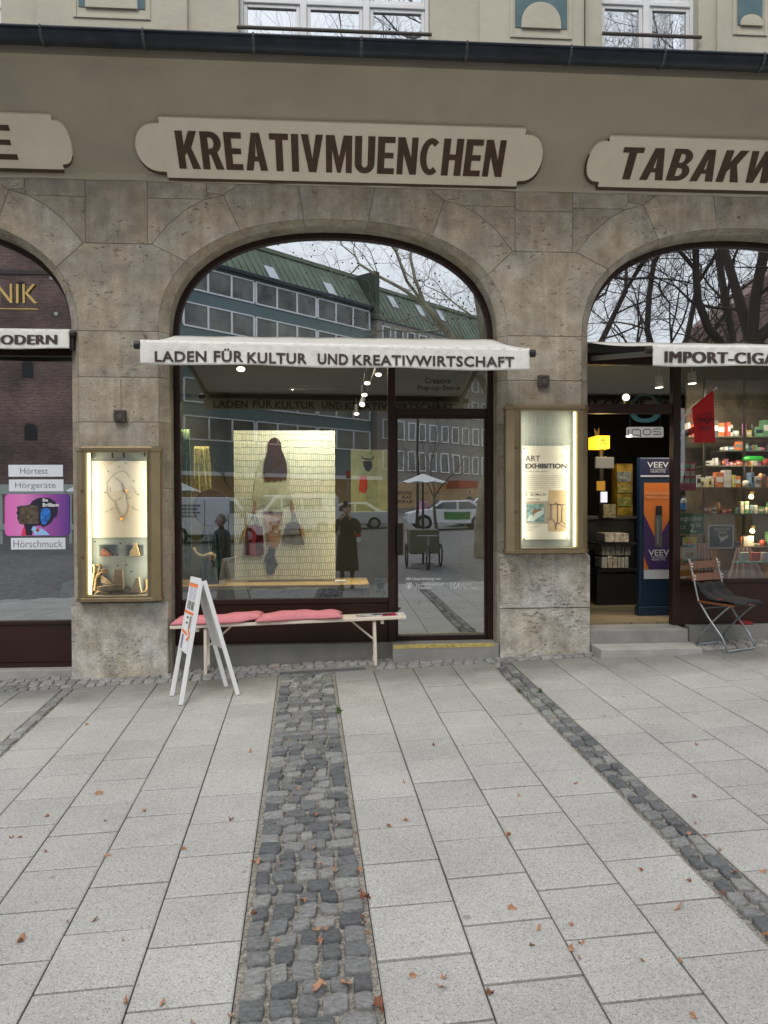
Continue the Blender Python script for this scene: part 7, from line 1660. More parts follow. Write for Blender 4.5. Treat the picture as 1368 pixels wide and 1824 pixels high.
q = MB(); bbox_(q, ub0, uj, GZF, GZF+3.58, -1.0, -12); q.build('ground_floor', mShopWarm, hb); q = MB(); bbox_(q, ub0, uj, GZF+3.3, GZF+3.62, 1.3, 0); q.build('canopy', mWhite, hb)
def roof(par, u0, u1, ze, hgt, back):
    q = MB(); q.hexa([wr(u0, ze, .35), wr(u1, ze, .35), wr(u1, ze, -12), wr(u0, ze, -12), wr(u0, ze+hgt, -back), wr(u1, ze+hgt, -back), wr(u1, ze+hgt, -10), wr(u0, ze+hgt, -10)])
    r = q.build('roof', mCopper, par); q = MB()
    u = u0+.4
    while u < u1: q.beam(wr(u, ze+.05, .37), wr(u, ze+hgt-.05, -back+.02), .07, .07); u += .75
    q.build('roof_seams', mCopper, r); q = MB(); bbox_(q, u0, u1, ze-.02, ze+.25, .5, .3); q.build('snow_guard', mGutter, r)
    q = MB(); bbox_(q, u0, u1, ze+hgt-.1, ze+hgt+.25, -back+.25, -back-.6); q.build('ridge_box', mCopper, r)
    return r
rA = roof(hb, ub0, uj, zE, 3.4, 2.0)
def skyl(r, px, py, ze, hgt, back, w_=1.1, h_=1.2):
    u, z = mplane(px, py, MP0, MD); t = (z-ze)/hgt; t = max(.15, min(.75, t)); q = MB(); d1 = lambda uu, tt: wr(uu, ze+hgt*tt, .35-(back+.35)*tt+.12)
    dt = h_/hgt/2
    q.add([d1(u-w_/2, t-dt), d1(u+w_/2, t-dt), d1(u+w_/2, t+dt), d1(u-w_/2, t+dt)], [(0, 1, 2, 3)]); q.build('skylight', M('skylight_glass', (.6, .65, .7), .1, spec=1), r)
for px, py in ((487, 484), (591, 513)): skyl(rA, px, py, zE, 3.4, 2.0)
# three-light ribbon windows, six storeys
g0, _ = mplane(453, 505, MP0, MD); g1, _ = mplane(563.5, 520, MP0, MD); gw = g1-g0
for fl_ in range(6):
    z1_ = zW1-pit*fl_; z0_ = z1_-(zW1-zW0)
    if z0_ < GZF+3.8: break
    k = math.ceil((ub0-g0)/gw); 
    while g0+(k+1)*gw < uj+.2:
        ua = g0+k*gw+.12; ub_ = ua+gw-.24; q = MB()
        bbox_(q, ua, ub_, z0_-.12, z0_, .10, -.05); bbox_(q, ua, ub_, z1_, z1_+.10, .10, -.05)
        for m_ in range(4): uu = ua+(ub_-ua)*m_/3; bbox_(q, uu-.09, uu+.09, z0_, z1_, .10, -.05)
        wn = q.build('window', mWhite, hb); q = MB(); bbox_(q, ua, ub_, z0_, z1_, .03, .0); q.build('pane', mFarGl, wn)
        k += 1
q = MB(); bbox_(q, uj, ue, GZF, zE-1.1, .6, -12); q.build('wall', mGreyF, hg)
rB = roof(hg, uj+.02, ue, zE-1.1, 4.2, 2.4)
for px, py in ((675, 520), (720, 533), (768, 549), (806, 558)): skyl(rB, px, py, zE-1.1, 4.2, 2.4, 1.0, 1.3)
q = MB(); bbox_(q, uj-.3, uj+.3, zE-1, zE+3.6, .7, -8); q.build('parapet', M('roof_parapet', (.06, .08, .06), .8), hg)
h0, _ = mplane(672, 570, MP0, MD); h1, _ = mplane(694.5, 575, MP0, MD); hwid = h1-h0
for fl_ in range(6):
    z1_ = zE-1.6-3.05*fl_; z0_ = z1_-1.75
    if z0_ < GZF+3.8: break
    u = h0
    while u+1.5 < ue:
        q = MB(); a_, b3 = u, u+hwid*.66
        bbox_(q, a_, b3, z0_-.1, z0_, .72, .5); bbox_(q, a_, b3, z1_, z1_+.1, .72, .5); bbox_(q, a_, a_+.12, z0_, z1_, .72, .5); bbox_(q, b3-.12, b3, z0_, z1_, .72, .5)
        wn = q.build('window', mWhite, hg); q = MB(); bbox_(q, a_+.12, b3-.12, z0_, z1_, .64, .6); q.build('pane', mFarGl, wn); u += hwid
q = MB(); bbox_(q, uj, ue, GZF+.4, GZF+3.2, .7, .6); q.build('shop_windows', mShopWarm, hg)
q = MB(); a_, _ = mplane(786, 835, MP0, MD); b3, _ = mplane(822, 835, MP0, MD); bbox_(q, a_, b3, GZF+2.6, GZF+3.5, 2.2, .7); q.build('red_awning', M('red_awning_far', (.35, .05, .03), .8), hg)
# brick tower mirrored in the left window and behind the trees on the right
mBrick = bpy.data.materials.new('old_tower_brick'); mBrick.use_nodes = True
nt = mBrick.node_tree; N = nt.nodes; L = nt.links; b = N['Principled BSDF']; b.inputs['Roughness'].default_value = .9
tcn = N.new('ShaderNodeTexCoord'); mpn = N.new('ShaderNodeMapping'); mpn.inputs['Rotation'].default_value = (PI/2, 0, 0); L.new(tcn.outputs['Object'], mpn.inputs[0])
br = N.new('ShaderNodeTexBrick'); br.inputs['Scale'].default_value = 1; br.inputs['Brick Width'].default_value = .32; br.inputs['Row Height'].default_value = .09; br.inputs['Mortar Size'].default_value = .012; br.inputs['Bias'].default_value = -.1
br.inputs['Color1'].default_value = (.15, .075, .062, 1); br.inputs['Color2'].default_value = (.28, .17, .15, 1); br.inputs['Mortar'].default_value = (.34, .29, .26, 1); L.new(mpn.outputs[0], br.inputs['Vector'])
n_ = N.new('ShaderNodeTexNoise'); n_.inputs['Scale'].default_value = .35; n_.inputs['Detail'].default_value = 7; L.new(tcn.outputs['Object'], n_.inputs['Vector'])
mr = N.new('ShaderNodeMapRange'); mr.inputs[1].default_value = .3; mr.inputs[2].default_value = .7; mr.inputs[3].default_value = .55; mr.inputs[4].default_value = 1.35; L.new(n_.outputs['Fac'], mr.inputs[0])
mu = N.new('ShaderNodeMixRGB'); mu.blend_type = 'MULTIPLY'; mu.inputs[0].default_value = 1; L.new(br.outputs[0], mu.inputs[1]); L.new(mr.outputs[0], mu.inputs[2]); L.new(mu.outputs[0], b.inputs['Base Color'])
LT = 42
ta, tb = rf(-420, 900, LT), rf(170, 900, LT)
tw = thing('brick_gate_tower', 'massive old brick tower with small arched openings mirrored in the left shop window', 'tower', ((ta.x+tb.x)/2, ta.y, GZF))
MB().box(ta.x, tb.x, ta.y-9, ta.y, GZF, 34).build('wall', mBrick, tw)
def twin(px0, px1, yt, yb):
    a = rf(px0, yb, LT); b_ = rf(px1, yt, LT); q = MB(); n = 8; c0 = (a.x+b_.x)/2; h_ = abs(b_.x-a.x)/2; zs_ = b_.z-h_*.8
    poly = [(c0-h_, a.z), (c0+h_, a.z)]+[(c0+h_*math.cos(t), zs_+h_*.8*math.sin(t)) for t in [PI*k/n for k in range(n+1)]]
    q.prism(poly, ta.y-.02, ta.y+.03); q.build('arched_opening', mDark, tw)
    q = MB(); o_ = [(c0+h_*1.35*math.cos(t), zs_+h_*1.15*math.sin(t)) for t in [PI*k/n for k in range(n+1)]]; i_ = [(c0+h_*math.cos(t), zs_+h_*.8*math.sin(t)) for t in [PI*k/n for k in range(n+1)]]
    for k in range(n): q.prism([i_[k], o_[k], o_[k+1], i_[k+1]], ta.y, ta.y+.05)
    q.build('brick_arch', M('arch_brick', (.20, .12, .10), .9, var=.3, vscale=3), tw)
twin(40, 59, 642, 673); twin(44, 66, 755, 784); twin(31, 45, 502, 538); twin(-80, -62, 640, 672); twin(20, 42, 350, 385)
q = MB(); a = rf(-300, 480, LT); b_ = rf(100, 476, LT); q.box(a.x, b_.x, ta.y, ta.y+.15, a.z-.12, a.z+.12); q.build('string_course', M('tower_band', (.12, .11, .1), .9), tw)
for px, py in ((92, 495), (100, 559)): c_ = rf(px, py, LT); q = MB(); q.lathe([(0, .06), (.12, .05), (.12, 0)], (c_.x, ta.y, c_.z), 12, axis='y'); q.build('anchor_plate', mPaper, tw)
bs_ = rf(1285, 900, 48); bt_ = rf(1520, 900, 48)
t2 = thing('brick_church', 'dark brick gable behind the trees mirrored in the right arch', 'church', ((bs_.x+bt_.x)/2, bs_.y, GZF))
zr = rf(1360, 460, 48).z; ze = rf(1300, 560, 48).z
q = MB(); q.prism([(bs_.x, GZF), (bt_.x, GZF), (bt_.x, ze), ((bs_.x+bt_.x)/2, zr), (bs_.x, ze)][::1], bs_.y-6, bs_.y); q.build('gable_wall', mBrick, t2)
# white rail / low stand in front of the tower
ra_ = rf(-300, 872, 24); rb_ = rf(134, 872, 24); o = thing('market_barrier', 'pale horizontal barrier boards mirrored behind the poster in the left window', 'barrier', (rb_.x-3, rb_.y, gz(0, rb_.y)))
mBar = M('barrier_white', (.55, .62, .58), .6)
for (yt, yb) in ((863, 880), (934, 944)): a = rf(0, yt, 24); c_ = rf(0, yb, 24); q = MB(); q.box(ra_.x, rb_.x, rb_.y-.04, rb_.y, c_.z, a.z); q.build('board', mBar, o)
for px in (-250, -130, 0, 124): a = rf(px, 870, 24); q = MB(); q.box(a.x-.05, a.x+.05, rb_.y-.10, rb_.y-.041, gz(0, rb_.y)-.06, a.z); q.build('post', mBar, o)
# ---- vehicles
mVan = M('van_white_paint', (.72, .74, .76), .3, spec=.6); mTyre = M('tyre', (.012, .012, .012), .8); mCarGl = M('car_glass', (.03, .045, .05), .08, spec=1); mRim = M('wheel_rim', (.35, .36, .37), .3, metal=.7); mGreenC = M('car_green_paint', (.05, .20, .06), .4)
def vehicle(name, label, cat, prof, wins_, Lh, wd, wheels, pos, rot, paint, extra=None, group=None):
    o = thing(name, label, cat, (0, 0, 0), group); T_ = Matrix.Rotation(rot, 3, 'Z')
    def tr(mb): mb.v = [T_ @ v for v in mb.v]; return mb
    q = MB(); n = len(prof)
    def yw(z): return wd/2*(1-.12*max(0, (z-.9)/1.1))
    vs = [(x, -yw(z), z) for x, z in prof]+[(x, yw(z), z) for x, z in prof]
    q.add(vs, [list(range(n)), list(range(2*n-1, n-1, -1))]+[[k, n+k, n+(k+1) % n, (k+1) % n] for k in range(n)]); body = tr(q).build('body', paint, o, bevel=.05)
    for wp in wins_:
        for sg in (-1, 1): q = MB(); a_ = [(x, sg*(yw(z)+.004), z) for x, z in wp]; b4 = [(x, sg*(yw(z)-.03), z) for x, z in wp]; m_ = len(wp); q.add(a_+b4, [list(range(m_)) if sg < 0 else list(range(m_))[::-1]]+[[k, m_+k, m_+(k+1) % m_, (k+1) % m_] for k in range(m_)]); tr(q).build('side_window', mCarGl, o)
    for wx in wheels:
        for sg in (-1, 1):
            q = MB(); q.lathe([(0, -.11), (.33, -.11), (.34, -.09), (.34, .09), (.33, .11), (0, .11)], (wx, sg*(wd/2-.08), .34), 20, axis='y'); w_ = tr(q).build('wheel', mTyre, o, smooth=False)
            q = MB(); q.lathe([(0, sg*.125), (.2, sg*.118), (.2, sg*.1)], (wx, sg*(wd/2-.08), .34), 16, axis='y'); tr(q).build('rim', mRim, w_)
    if extra: extra(o, tr, yw)
    o.location = pos; return o
vanp = [(-2.5, .35), (2.25, .35), (2.5, .5), (2.5, .95), (2.3, 1.12), (1.55, 1.28), (.95, 1.92), (.7, 2.0), (-2.35, 2.02), (-2.5, 1.9)]
def van_x(o, tr, yw):
    q = MB(); q.add([(1.60, -.72, 1.29), (1.60, .72, 1.29), (1.0, .66, 1.9), (1.0, -.66, 1.9)], [(0, 1, 2, 3)]); q.v = [v+Vector((.03, 0, .03)) for v in q.v]; tr(q).build('windscreen', mCarGl, o)
    for sg in (-1, 1): q = MB(); q.box(2.40, 2.52, sg*.66-.18, sg*.66+.18, .78, .95); tr(q).build('headlight', mRim, o); q = MB(); q.box(1.25, 1.42, sg*(yw(1.2)+.02)-.06, sg*(yw(1.2)+.02)+.14*sg, 1.15, 1.38); tr(q).build('mirror', mDark, o)
    q = MB(); q.box(2.49, 2.53, -.45, .45, .55, .75); tr(q).build('grille', mDark, o); q = MB(); q.box(2.50, 2.56, -.8, .8, .36, .52); tr(q).build('bumper', mGutter, o); q = MB(); q.box(2.561, 2.575, -.26, .26, .40, .50); tr(q).build('number_plate', mPaper, o)
    for sg in (-1, 1): q = MB(); q.box(.68, .70, sg*(yw(1)+.004)-.003, sg*(yw(1)+.004)+.003, .5, 1.28); q.box(-.40, -.38, sg*(yw(1)+.004)-.003, sg*(yw(1)+.004)+.003, .5, 1.9); tr(q).build('door_seam', mDark, o)
vw = [[(.75, 1.3), (1.45, 1.3), (.9, 1.82), (.72, 1.84)], [(-.35, 1.3), (.65, 1.3), (.62, 1.84), (-.35, 1.84)]]
def place_at(px, Ld): p = rf(px, 930, Ld); return Vector((p.x, p.y, gz(p.x, p.y)-.06))
vehicle('delivery_van', 'white delivery van seen from its front corner, mirrored over the large artwork', 'van', vanp, vw+[[(-1.5, 1.3), (-.5, 1.3), (-.5, 1.84), (-1.5, 1.84)]], 5, 1.9, (1.6, -1.5), place_at(510, 30), math.radians(150), mVan, van_x, 'white vans parked across the square')
def van_y(o, tr, yw):
    van_x(o, tr, yw)
    for k in range(4): q = MB(); q.box(-1.9, -.6-.15*(k % 2), yw(1.4)+.01, yw(1.4)+.016, 1.62-.16*k, 1.69-.16*k); tr(q).build('side_print', mGrayInk, o)
vehicle('delivery_van', 'white closed van with dark print on its side, mirrored behind the round mirror', 'van', vanp, vw[:1], 5, 1.9, (1.6, -1.5), place_at(393, 27), math.radians(12), mVan, van_y, 'white vans parked across the square')
carp = [(-2.1, .3), (2.1, .3), (2.2, .55), (2.1, .8), (1.1, .95), (.45, 1.42), (-.9, 1.46), (-1.7, 1.0), (-2.1, .95)]
cw_ = [[(.9, .98), (.42, 1.34), (-.2, 1.37), (-.2, .98)], [(-.3, .98), (-.3, 1.37), (-.85, 1.36), (-1.4, .98)]]
def car_x(o, tr, yw):
    q = MB(); q.add([(1.12, -.7, .98), (1.12, .7, .98), (.5, .6, 1.42), (.5, -.6, 1.42)], [(0, 1, 2, 3)]); q.v = [v+Vector((.03, 0, .02)) for v in q.v]; tr(q).build('windscreen', mCarGl, o)
    for sg in (-1, 1): q = MB(); q.box(-.9, .4, sg*(yw(.7)+.006)-.004, sg*(yw(.7)+.006)+.004, .5, .85); tr(q).build('door_stripe', mGreenC, o); q = MB(); q.box(2.08, 2.2, sg*.6-.15, sg*.6+.15, .62, .76); tr(q).build('headlight', mRim, o)
vehicle('parked_car', 'white and green parked car mirrored in the door glass under the parasol', 'car', carp, cw_, 4.3, 1.8, (1.35, -1.3), place_at(800, 30), math.radians(180), mVan, car_x, 'cars parked across the square')
vehicle('parked_car', 'second white and green car mirrored at the right edge of the door glass', 'car', carp, cw_, 4.3, 1.8, (1.35, -1.3), place_at(862, 33), math.radians(182), mVan, car_x, 'cars parked across the square')
vehicle('parked_car', 'plain white car mirrored beside the photographer', 'car', carp, cw_, 4.3, 1.8, (1.35, -1.3), place_at(622, 34), math.radians(178), mVan, None, 'cars parked across the square')
# ---- parasols
def parasol(label, px, Ld, R_, ztop, drop):
    p = place_at(px, Ld); o = thing('parasol', label, 'parasol', p, 'white parasols on the square'); z = ztop-CAM.z+CAM.z
    q = MB(); n = 8; vs = [(p.x, p.y, z)]
    for k in range(n*2):
        t = 2*PI*k/(n*2); r_ = R_*(1 if k % 2 == 0 else .93); vs.append((p.x+r_*math.cos(t), p.y+r_*math.sin(t), z-drop+(0 if k % 2 == 0 else .04)))
    q.add(vs, [[0, 1+k, 1+(k+1) % (2*n)] for k in range(2*n)]); c_ = q.build('canopy', M('parasol_cloth', (.72, .74, .76), .8), o); s_ = c_.modifiers.new('s', 'SOLIDIFY'); s_.thickness = .01
    q = MB(); q.tube([p, (p.x, p.y, z)], .03, 8); q.build('pole', mDark, o); q = MB(); q.box(p.x-.3, p.x+.3, p.y-.3, p.y+.3, p.z, p.z+.08); q.build('base', mConc, o)
parasol('white parasol mirrored in the door glass above the cargo trike', 754, 12.5, .66, rf(754, 843, 12.5).z, rf(754, 843, 12.5).z-rf(754, 859, 12.5).z)
parasol('white parasol whose pointed top is mirrored in the left cabinet', 238, 14, 1.9, at(238, 818, 14.2).z, .9)
# ---- cargo trike
p = place_at(754, 12.5); tk = thing('cargo_trike', 'three wheeled cargo cycle with a box mirrored in the door glass', 'cargo cycle', p)
for dx in (-.45, .45):
    q = MB(); q.lathe([(.27, -.02), (.30, -.02), (.30, .02), (.27, .02), (.27, -.02)], (0, 0, 0), 20, axis='y'); q.v = [Vector((v.y+p.x+dx, v.x+p.y, v.z+p.z+.30)) for v in q.v]; q.build('wheel', mTyre, tk)
q = MB(); q.box(p.x-.38, p.x+.38, p.y-.5, p.y+.3, p.z+.35, p.z+1.0); q.build('box', M('trike_box', (.10, .10, .07), .6), tk, bevel=.02)
q = MB(); q.tube([(p.x, p.y+.3, p.z+.4), (p.x, p.y+.9, p.z+.35), (p.x, p.y+1.0, p.z+.85)], .025, 8); q.tube([(p.x-.25, p.y+1.0, p.z+.87), (p.x+.25, p.y+1.0, p.z+.87)], .02, 8); q.build('frame', mSteel, tk)
q = MB(); q.lathe([(.27, -.02), (.30, -.02), (.30, .02), (.27, .02), (.27, -.02)], (0, 0, 0), 20, axis='y'); q.v = [Vector((v.y+p.x, v.x+p.y+1.0, v.z+p.z+.30)) for v in q.v]; q.build('wheel', mTyre, tk)
# ---- street sign and beacon post
p = place_at(620, 26); o = thing('road_sign', 'blue and red road sign on a thin post mirrored right of the large artwork', 'road sign', p)
q = MB(); q.tube([p, (p.x, p.y, rf(620, 838, 26).z)], .03, 8); q.build('post', mSteel, o); a = rf(616, 852, 26); b_ = rf(625, 838, 26); q = MB(); q.box(min(a.x, b_.x), max(a.x, b_.x), p.y+.03, p.y+.05, a.z, b_.z); q.build('plate', M('sign_blue', (.02, .08, .35), .4), o)
c_ = (a+b_)/2; q = MB(); q.box(c_.x-.1, c_.x+.1, p.y+.051, p.y+.056, c_.z-.12, c_.z+.14); q.build('red_mark', mRed, o)
p = place_at(637, 22); o = thing('warning_beacon', 'red and white striped roadworks beacon mirrored beside the small artwork', 'beacon', p)
for k in range(5): q = MB(); q.box(p.x-.13, p.x+.13, p.y-.03, p.y+.03, p.z+.1+.18*k, p.z+.1+.18*(k+1)); q.build('stripe', mRed if k % 2 else mPaper, o)
p = place_at(745, 20); o = thing('lamp_post', 'slim black lamp post mirrored in the door glass', 'lamp post', p); q = MB(); q.tube([p, (p.x, p.y, 5.4)], [.06, .04], 10); q.build('post', mDark, o); q = MB(); q.lathe([(0, .3), (.18, .22), (.22, 0), (0, -.1)], (p.x, p.y, 5.4), 16); q.build('lantern', mDark, o)
# ---- trees without leaves
mBark = M('plane_tree_bark', (.22, .20, .14), .85, var=.45, vscale=1.6, bump=.6, bscale=9, alt=(.46, .42, .30)); mBarkD = M('dark_bark', (.09, .085, .06), .9, var=.35, vscale=2.5, bump=.6, bscale=12, alt=(.19, .175, .12)); mTwig = M('twigs', (.065, .05, .04), .9)
def tree(name, label, base, height, r0, seed, lean=(0, 0), bark=mBarkD, depth=7, fork=3.2, spread=.55, balls=0, trunk_frac=.35):
    rnd = random.Random(seed); o = thing(name, label, 'tree', base, 'bare trees on the square'); tk_ = MB(); br_ = MB(); tips = []
    def grow(p, d, ln, r, lv):
        n = 4 if lv < 2 else 3; pts = [p]; rs = [r]; dd = d.copy()
        for k in range(n):
            dd = (dd+Vector((rnd.gauss(0, .13), rnd.gauss(0, .13), rnd.gauss(.03, .08)))*(1+.25*lv)).normalized(); pts.append(pts[-1]+dd*ln/n); rs.append(r*(1-.32*(k+1)/n))
        (tk_ if lv == 0 else br_).tube(pts, rs, 9 if lv < 2 else (5 if lv < 3 else 3), cap=False)
        if lv >= depth: tips.append(pts[-1]); return
        nb = 3 if lv == 0 else rnd.choice((2, 3, 3)) 
        for b_ in range(nb):
            az = rnd.uniform(0, 2*PI) if lv else 2*PI*b_/nb+rnd.uniform(-.4, .4); sp = spread*rnd.uniform(.6, 1.35)
            side = dd.orthogonal().normalized(); side = Matrix.Rotation(az, 3, dd) @ side
            nd = (dd*math.cos(sp)+side*math.sin(sp)+Vector((0, 0, .10))).normalized()
            grow(pts[-1], nd, ln*rnd.uniform(.62, .85), rs[-1]*rnd.uniform(.6, .82), lv+1)
        if lv in (1, 2, 3, 4):
            for _ in range(3 if lv > 1 else 2):
                q_ = pts[rnd.randint(1, n-1)]; side = Matrix.Rotation(rnd.uniform(0, 6.28), 3, dd) @ dd.orthogonal().normalized(); grow(q_, (dd*.5+side*.8).normalized(), ln*.45, r*.32, max(lv+1, min(depth-1, lv+2)))
    b0 = Vector(base)-Vector((0, 0, .1)); grow(b0, Vector((lean[0], lean[1], 1)).normalized(), height*trunk_frac, r0, 0)
    tk_.build('trunk', bark, o, smooth=True); br_.build('crown', bark if depth < 7 else mTwig if bark is mBarkD else bark, o, smooth=True)
    if balls:
        q = MB()
        for t_ in tips:
            if rnd.random() < balls: c_ = t_-Vector((0, 0, .12)); q.add([c_+Vector(v)*.028 for v in ((1, 0, 0), (-1, 0, 0), (0, 1, 0), (0, -1, 0), (0, 0, 1), (0, 0, -1))], [(0, 2, 4), (2, 1, 4), (1, 3, 4), (3, 0, 4), (2, 0, 5), (1, 2, 5), (3, 1, 5), (0, 3, 5)])
        if q.v: tag(q.build('seed_balls', mTwig, o), kind='stuff')
    return o
tree('plane_tree', 'pale barked plane tree mirrored at the right of the door glass, branches crossing the arch', place_at(857, 14), 15, .24, 4, (.02, 0), mBark, 7, spread=.6, balls=.12, trunk_frac=.30)
tree('plane_tree', 'bare tree whose fine twigs fill the right end of the middle arch reflection', place_at(905, 11), 13, .22, 91, (-.10, 0), mBark, 7, spread=.62, balls=.15, trunk_frac=.32)
tree('plane_tree', 'thick bare tree mirrored at the left of the right arch', place_at(1082, 14), 17, .33, 12, (.06, 0), mBarkD, 7, trunk_frac=.42, spread=.5)
tree('plane_tree', 'crooked bare tree mirrored second from the left in the right arch', place_at(1120, 20), 17, .29, 23, (.12, 0), mBarkD, 7, trunk_frac=.36)
tree('plane_tree', 'large leaning bare tree mirrored in the centre of the right arch', place_at(1205, 16), 18, .33, 31, (.12, .0), mBarkD, 7, trunk_frac=.38)
tree('plane_tree', 'bare tree standing before the dark brick gable in the right arch', place_at(1330, 18), 17, .30, 44, (-.05, 0), mBarkD, 7, trunk_frac=.36)
tree('plane_tree', 'slim bare tree filling the background between the trunks in the right arch', place_at(1180, 30), 19, .22, 105, (.03, 0), mBarkD, 7, trunk_frac=.30)
tree('young_tree', 'small bushy bare tree mirrored over the upper left of the large artwork', place_at(440, 19), 6.0, .07, 52, (0, 0), mBarkD, 5, trunk_frac=.26, spread=.5)
tree('young_tree', 'small bare tree mirrored in the door glass above the parasol', place_at(778, 24), 6.5, .08, 63, (0, 0), mBarkD, 5, trunk_frac=.28, spread=.5)
tree('plane_tree', 'bare tree mirrored in the upper windows from far to the right', place_at(1000, 26), 20, .3, 77, (0, 0), mBarkD, 7, trunk_frac=.35)
# ---- people
def person(name, label, pos, face_ang, coat, trousers, hair_c, pose='phone', coat_len=.55, H=1.7, skirt=False):
    """body grown from a skeleton with the skin modifier; faces +y when face_ang = 0"""
    o = thing('person', label, 'person', pos); k = H/1.75; R3 = Matrix.Rotation(face_ang, 3, 'Z')
    def skin(nm, V, E, Rr, mat, sub=2):
        me = bpy.data.meshes.new(nm); me.from_pydata([R3 @ (Vector(v)*k) for v in V], E, []); me.materials.append(mat); ob = link(nm, me, o)
        sm = ob.modifiers.new('skin', 'SKIN'); sm.use_smooth_shade = True
        for i, r_ in enumerate(Rr):
            rr = r_ if isinstance(r_, tuple) else (r_, r_); me.skin_vertices[0].data[i].radius = (rr[0]*k, rr[1]*k); me.skin_vertices[0].data[i].use_root = (i == 0)
        ss = ob.modifiers.new('sub', 'SUBSURF'); ss.levels = sub; ss.render_levels = sub; return ob
    skinM = M('skin_tone', (.52, .32, .24), .6)
    if pose == 'phone': rh = [(.21, .02, 1.40), (.27, .16, 1.17), (.10, .33, 1.47)]; lh = [(-.21, .02, 1.40), (-.27, .18, 1.18), (-.10, .33, 1.46)]
    elif pose == 'walk': rh = [(.21, 0, 1.40), (.26, -.06, 1.13), (.24, .10, .92)]; lh = [(-.21, 0, 1.40), (-.26, .04, 1.13), (-.25, .02, .88)]
    else: rh = [(.21, 0, 1.40), (.28, .04, 1.12), (.16, .24, 1.02)]; lh = [(-.21, 0, 1.40), (-.28, .02, 1.12), (-.26, .08, .86)]
    st_ = .12 if pose == 'walk' else .02
    V = [(0, 0, .98), (0, 0, 1.15), (0, 0, 1.32), (0, 0, 1.43), (0, .005, 1.50), (0, .02, 1.58)]+rh+lh+[(.10, 0, .92), (.11, st_, .50), (.11, st_*.6, .09), (.12, st_*.6+.13, .05), (-.10, 0, .92), (-.11, -st_, .50), (-.11, -st_*1.3, .09), (-.12, -st_*1.3+.13, .05)]
    E = [(0, 1), (1, 2), (2, 3), (3, 4), (4, 5), (3, 6), (6, 7), (7, 8), (3, 9), (9, 10), (10, 11), (0, 12), (12, 13), (13, 14), (14, 15), (0, 16), (16, 17), (17, 18), (18, 19)]
    Rr = [(.15, .11), (.13, .10), (.16, .11), (.10, .08), .052, .05, .062, .045, .03, .062, .045, .03, .085, .055, .042, .035, .085, .055, .042, .035]
    skin('body', V, E, Rr, trousers)
    # coat over torso and arms
    Vc = [(0, 0, 1.0), (0, 0, 1.15), (0, 0, 1.30), (0, .0, 1.42)]+rh+lh
    rh2 = Vector(rh[1])+(Vector(rh[2])-Vector(rh[1]))*.82; lh2 = Vector(lh[1])+(Vector(lh[2])-Vector(lh[1]))*.82; Vc[6] = tuple(rh2); Vc[9] = tuple(lh2)
    cb_ = skin('coat', Vc, [(0, 1), (1, 2), (2, 3), (3, 4), (4, 5), (5, 6), (3, 7), (7, 8), (8, 9)], [(.19, .14), (.17, .13), (.19, .135), (.13, .10), .085, .065, .052, .085, .065, .052], coat)
    q = MB(); n = 20; b0 = len(q.v); zt_, zb_ = 1.12, 1.0-coat_len
    for j in range(7):
        t = j/6; z = zt_+(zb_-zt_)*t
        for i in range(n): a_ = 2*PI*i/n; rx = .18+(.05 if coat_len > .4 else -.02)*t; ry = .14+(.06 if coat_len > .4 else .0)*t; q.v.append(R3 @ (Vector((rx*math.cos(a_)*(1+.03*math.sin(5*a_+t)), ry*math.sin(a_)*(1+.04*math.sin(4*a_)), z))*k))
    for j in range(6):
        for i in range(n): q.f.append([j*n+i, j*n+(i+1) % n, (j+1)*n+(i+1) % n, (j+1)*n+i]); q.m.append(0)
    q.v = [v+origin(o) for v in q.v]; cc_ = q.build('coat_skirt', coat, o, smooth=True); s_ = cc_.modifiers.new('s', 'SOLIDIFY'); s_.thickness = .015
    # head with a face
    def ell(nm, c, r3, mat, par, n1=14, n2=18, f=None):
        q = MB()
        for j in range(n1+1):
            for i in range(n2):
                th_, ph_ = PI*j/n1, 2*PI*i/n2; v = Vector((r3[0]*math.sin(th_)*math.cos(ph_), r3[1]*math.sin(th_)*math.sin(ph_), r3[2]*math.cos(th_)))
                if f: v = f(v)
                q.v.append(R3 @ ((Vector(c)+v)*k)+origin(o))
        for j in range(n1):
            for i in range(n2): q.f.append([j*n2+i, (j+1)*n2+i, (j+1)*n2+(i+1) % n2, j*n2+(i+1) % n2]); q.m.append(0)
        return q.build(nm, mat, par, smooth=True)
    def hf(v):
        if v.z < 0: v.x *= 1+v.z*2.6; v.y *= 1+v.z*.8
        if v.y > 0 and abs(v.x) < .018 and -.035 < v.z < .012: v.y += .02
        return v
    hd = ell('head', (0, .03, 1.645), (.075, .092, .115), skinM, o, f=hf)
    for sg in (-1, 1): ell('ear', (sg*.076, .02, 1.64), (.010, .018, .03), skinM, hd, 6, 8); ell('eye', (sg*.03, .112, 1.655), (.012, .008, .007), mInk, hd, 6, 8)
    ell('nose', (0, .122, 1.632), (.011, .016, .02), skinM, hd, 6, 8); ell('mouth', (0, .112, 1.598), (.024, .008, .006), M('lips', (.35, .10, .09), .5), hd, 6, 8)
    ell('hair', (0, .008, 1.672), (.086, .098, .105), hair_c, o, f=lambda v: Vector((v.x*(1 if v.y < .03 else .9), v.y if v.y < .06 else .06+(v.y-.06)*.3, v.z)) if (v.y < .01 or v.z > .045) else Vector((v.x*.8, v.y*.6, v.z*.9)))
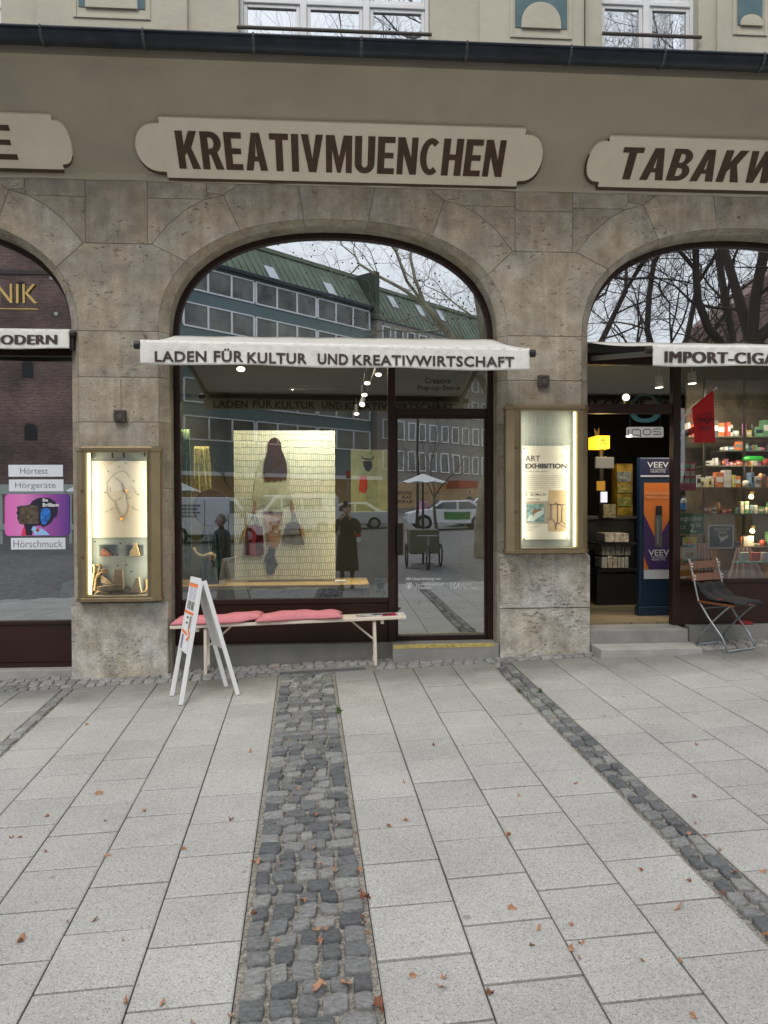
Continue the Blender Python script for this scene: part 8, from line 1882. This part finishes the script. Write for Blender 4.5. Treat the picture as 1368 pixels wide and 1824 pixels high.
    # hands with five fingers
    for h_, sg in ((rh, 1), (lh, -1)):
        w_ = Vector(h_[2]); d_ = (Vector(h_[2])-Vector(h_[1])).normalized(); sd2 = d_.orthogonal().normalized(); sd2 = Vector((1, 0, 0))-d_*d_.x; sd2 = sd2.normalized() if sd2.length > .1 else d_.orthogonal().normalized(); nn_ = d_.cross(sd2)
        V = [tuple(w_-d_*.02), tuple(w_+d_*.045), tuple(w_+d_*.085)]; E = [(0, 1), (1, 2)]; Rr = [(.024, .02), (.036, .016), (.036, .014)]
        hnd = skin('hand', V, E, Rr, skinM, 1)
        for fi in range(4):
            b_ = w_+d_*.08+sd2*(.026-.0175*fi); L_f = (.068, .078, .072, .055)[fi]; V = [tuple(b_), tuple(b_+d_*L_f*.5+nn_*sg*.006), tuple(b_+d_*L_f*.85+nn_*sg*.026)]
            f_ = skin('finger', V, [(0, 1), (1, 2)], [.009, .0085, .0075], skinM, 1); f_.parent = hnd
        b_ = w_+d_*.02-sd2*sg*(-.03); V = [tuple(b_), tuple(b_+sd2*sg*.022+d_*.028), tuple(b_+sd2*sg*.03+d_*.055)]; f_ = skin('thumb', V, [(0, 1), (1, 2)], [.011, .010, .008], skinM, 1); f_.parent = hnd
    for sg, yy in ((1, st_*.6), (-1, -st_*1.3)):
        q = MB(); c0 = Vector((sg*.115, yy+.06, 0))
        for zz, sc in ((.0, 1.0), (.03, 1.0), (.065, .8), (.10, .45)):
            for i in range(14): a_ = 2*PI*i/14; q.v.append(R3 @ ((c0+Vector((.048*sc*math.cos(a_), (.135*sc if zz < .09 else .06)*math.sin(a_)-(.04 if zz > .05 else 0), zz)))*k)+origin(o))
        for j in range(3):
            for i in range(14): q.f.append([j*14+i, j*14+(i+1) % 14, (j+1)*14+(i+1) % 14, (j+1)*14+i]); q.m.append(0)
        q.f.append(list(range(14))[::-1]); q.m.append(0); q.f.append(list(range(42, 56))); q.m.append(0); q.build('shoe', mDark, o, smooth=True)
    return o
mCoatB = M('black_coat', (.018, .02, .018), .9); mTrB = M('dark_trousers', (.02, .02, .025), .9)
pp_ = Vector((.34, -7.78, gz(.34, -7.78)))
person('person', 'person in a long black coat raising both hands, mirrored beside the artwork', pp_, math.radians(8), mCoatB, mTrB, M('brown_hair', (.10, .06, .035), .8), 'phone', .62, 1.70)
ph = thing('mobile_phone', 'dark mobile phone held up in front of the face of the person in black', 'phone', (.30, -7.42, 1.50)); MB().box(.26, .34, -7.44, -7.43, 1.44, 1.575).build('case', mDark, ph, bevel=.003)
p_ = place_at(835, 36); person('person', 'person in a dark jacket and light jeans, mirrored in the door', p_, math.radians(75), M('dark_jacket', (.05, .055, .045), .9), M('light_jeans', (.22, .33, .45), .9), M('dark_hair', (.03, .02, .015), .8), 'walk', .22, 1.78)
p_ = place_at(752, 30); person('person', 'person in a pink top standing behind the cargo trike in the door reflection', p_, math.radians(180), M('pink_top', (.62, .28, .45), .9), M('jeans_dark', (.05, .07, .12), .9), M('blond_hair', (.3, .2, .1), .8), 'stand', .18, 1.68)
p_ = place_at(395, 5.2); person('person', 'person in a navy quilted jacket mirrored over the round black mirror', p_, math.radians(60), M('navy_jacket', (.012, .018, .045), .6), mTrB, M('grey_hair', (.25, .22, .18), .8), 'stand', .2, 1.62)
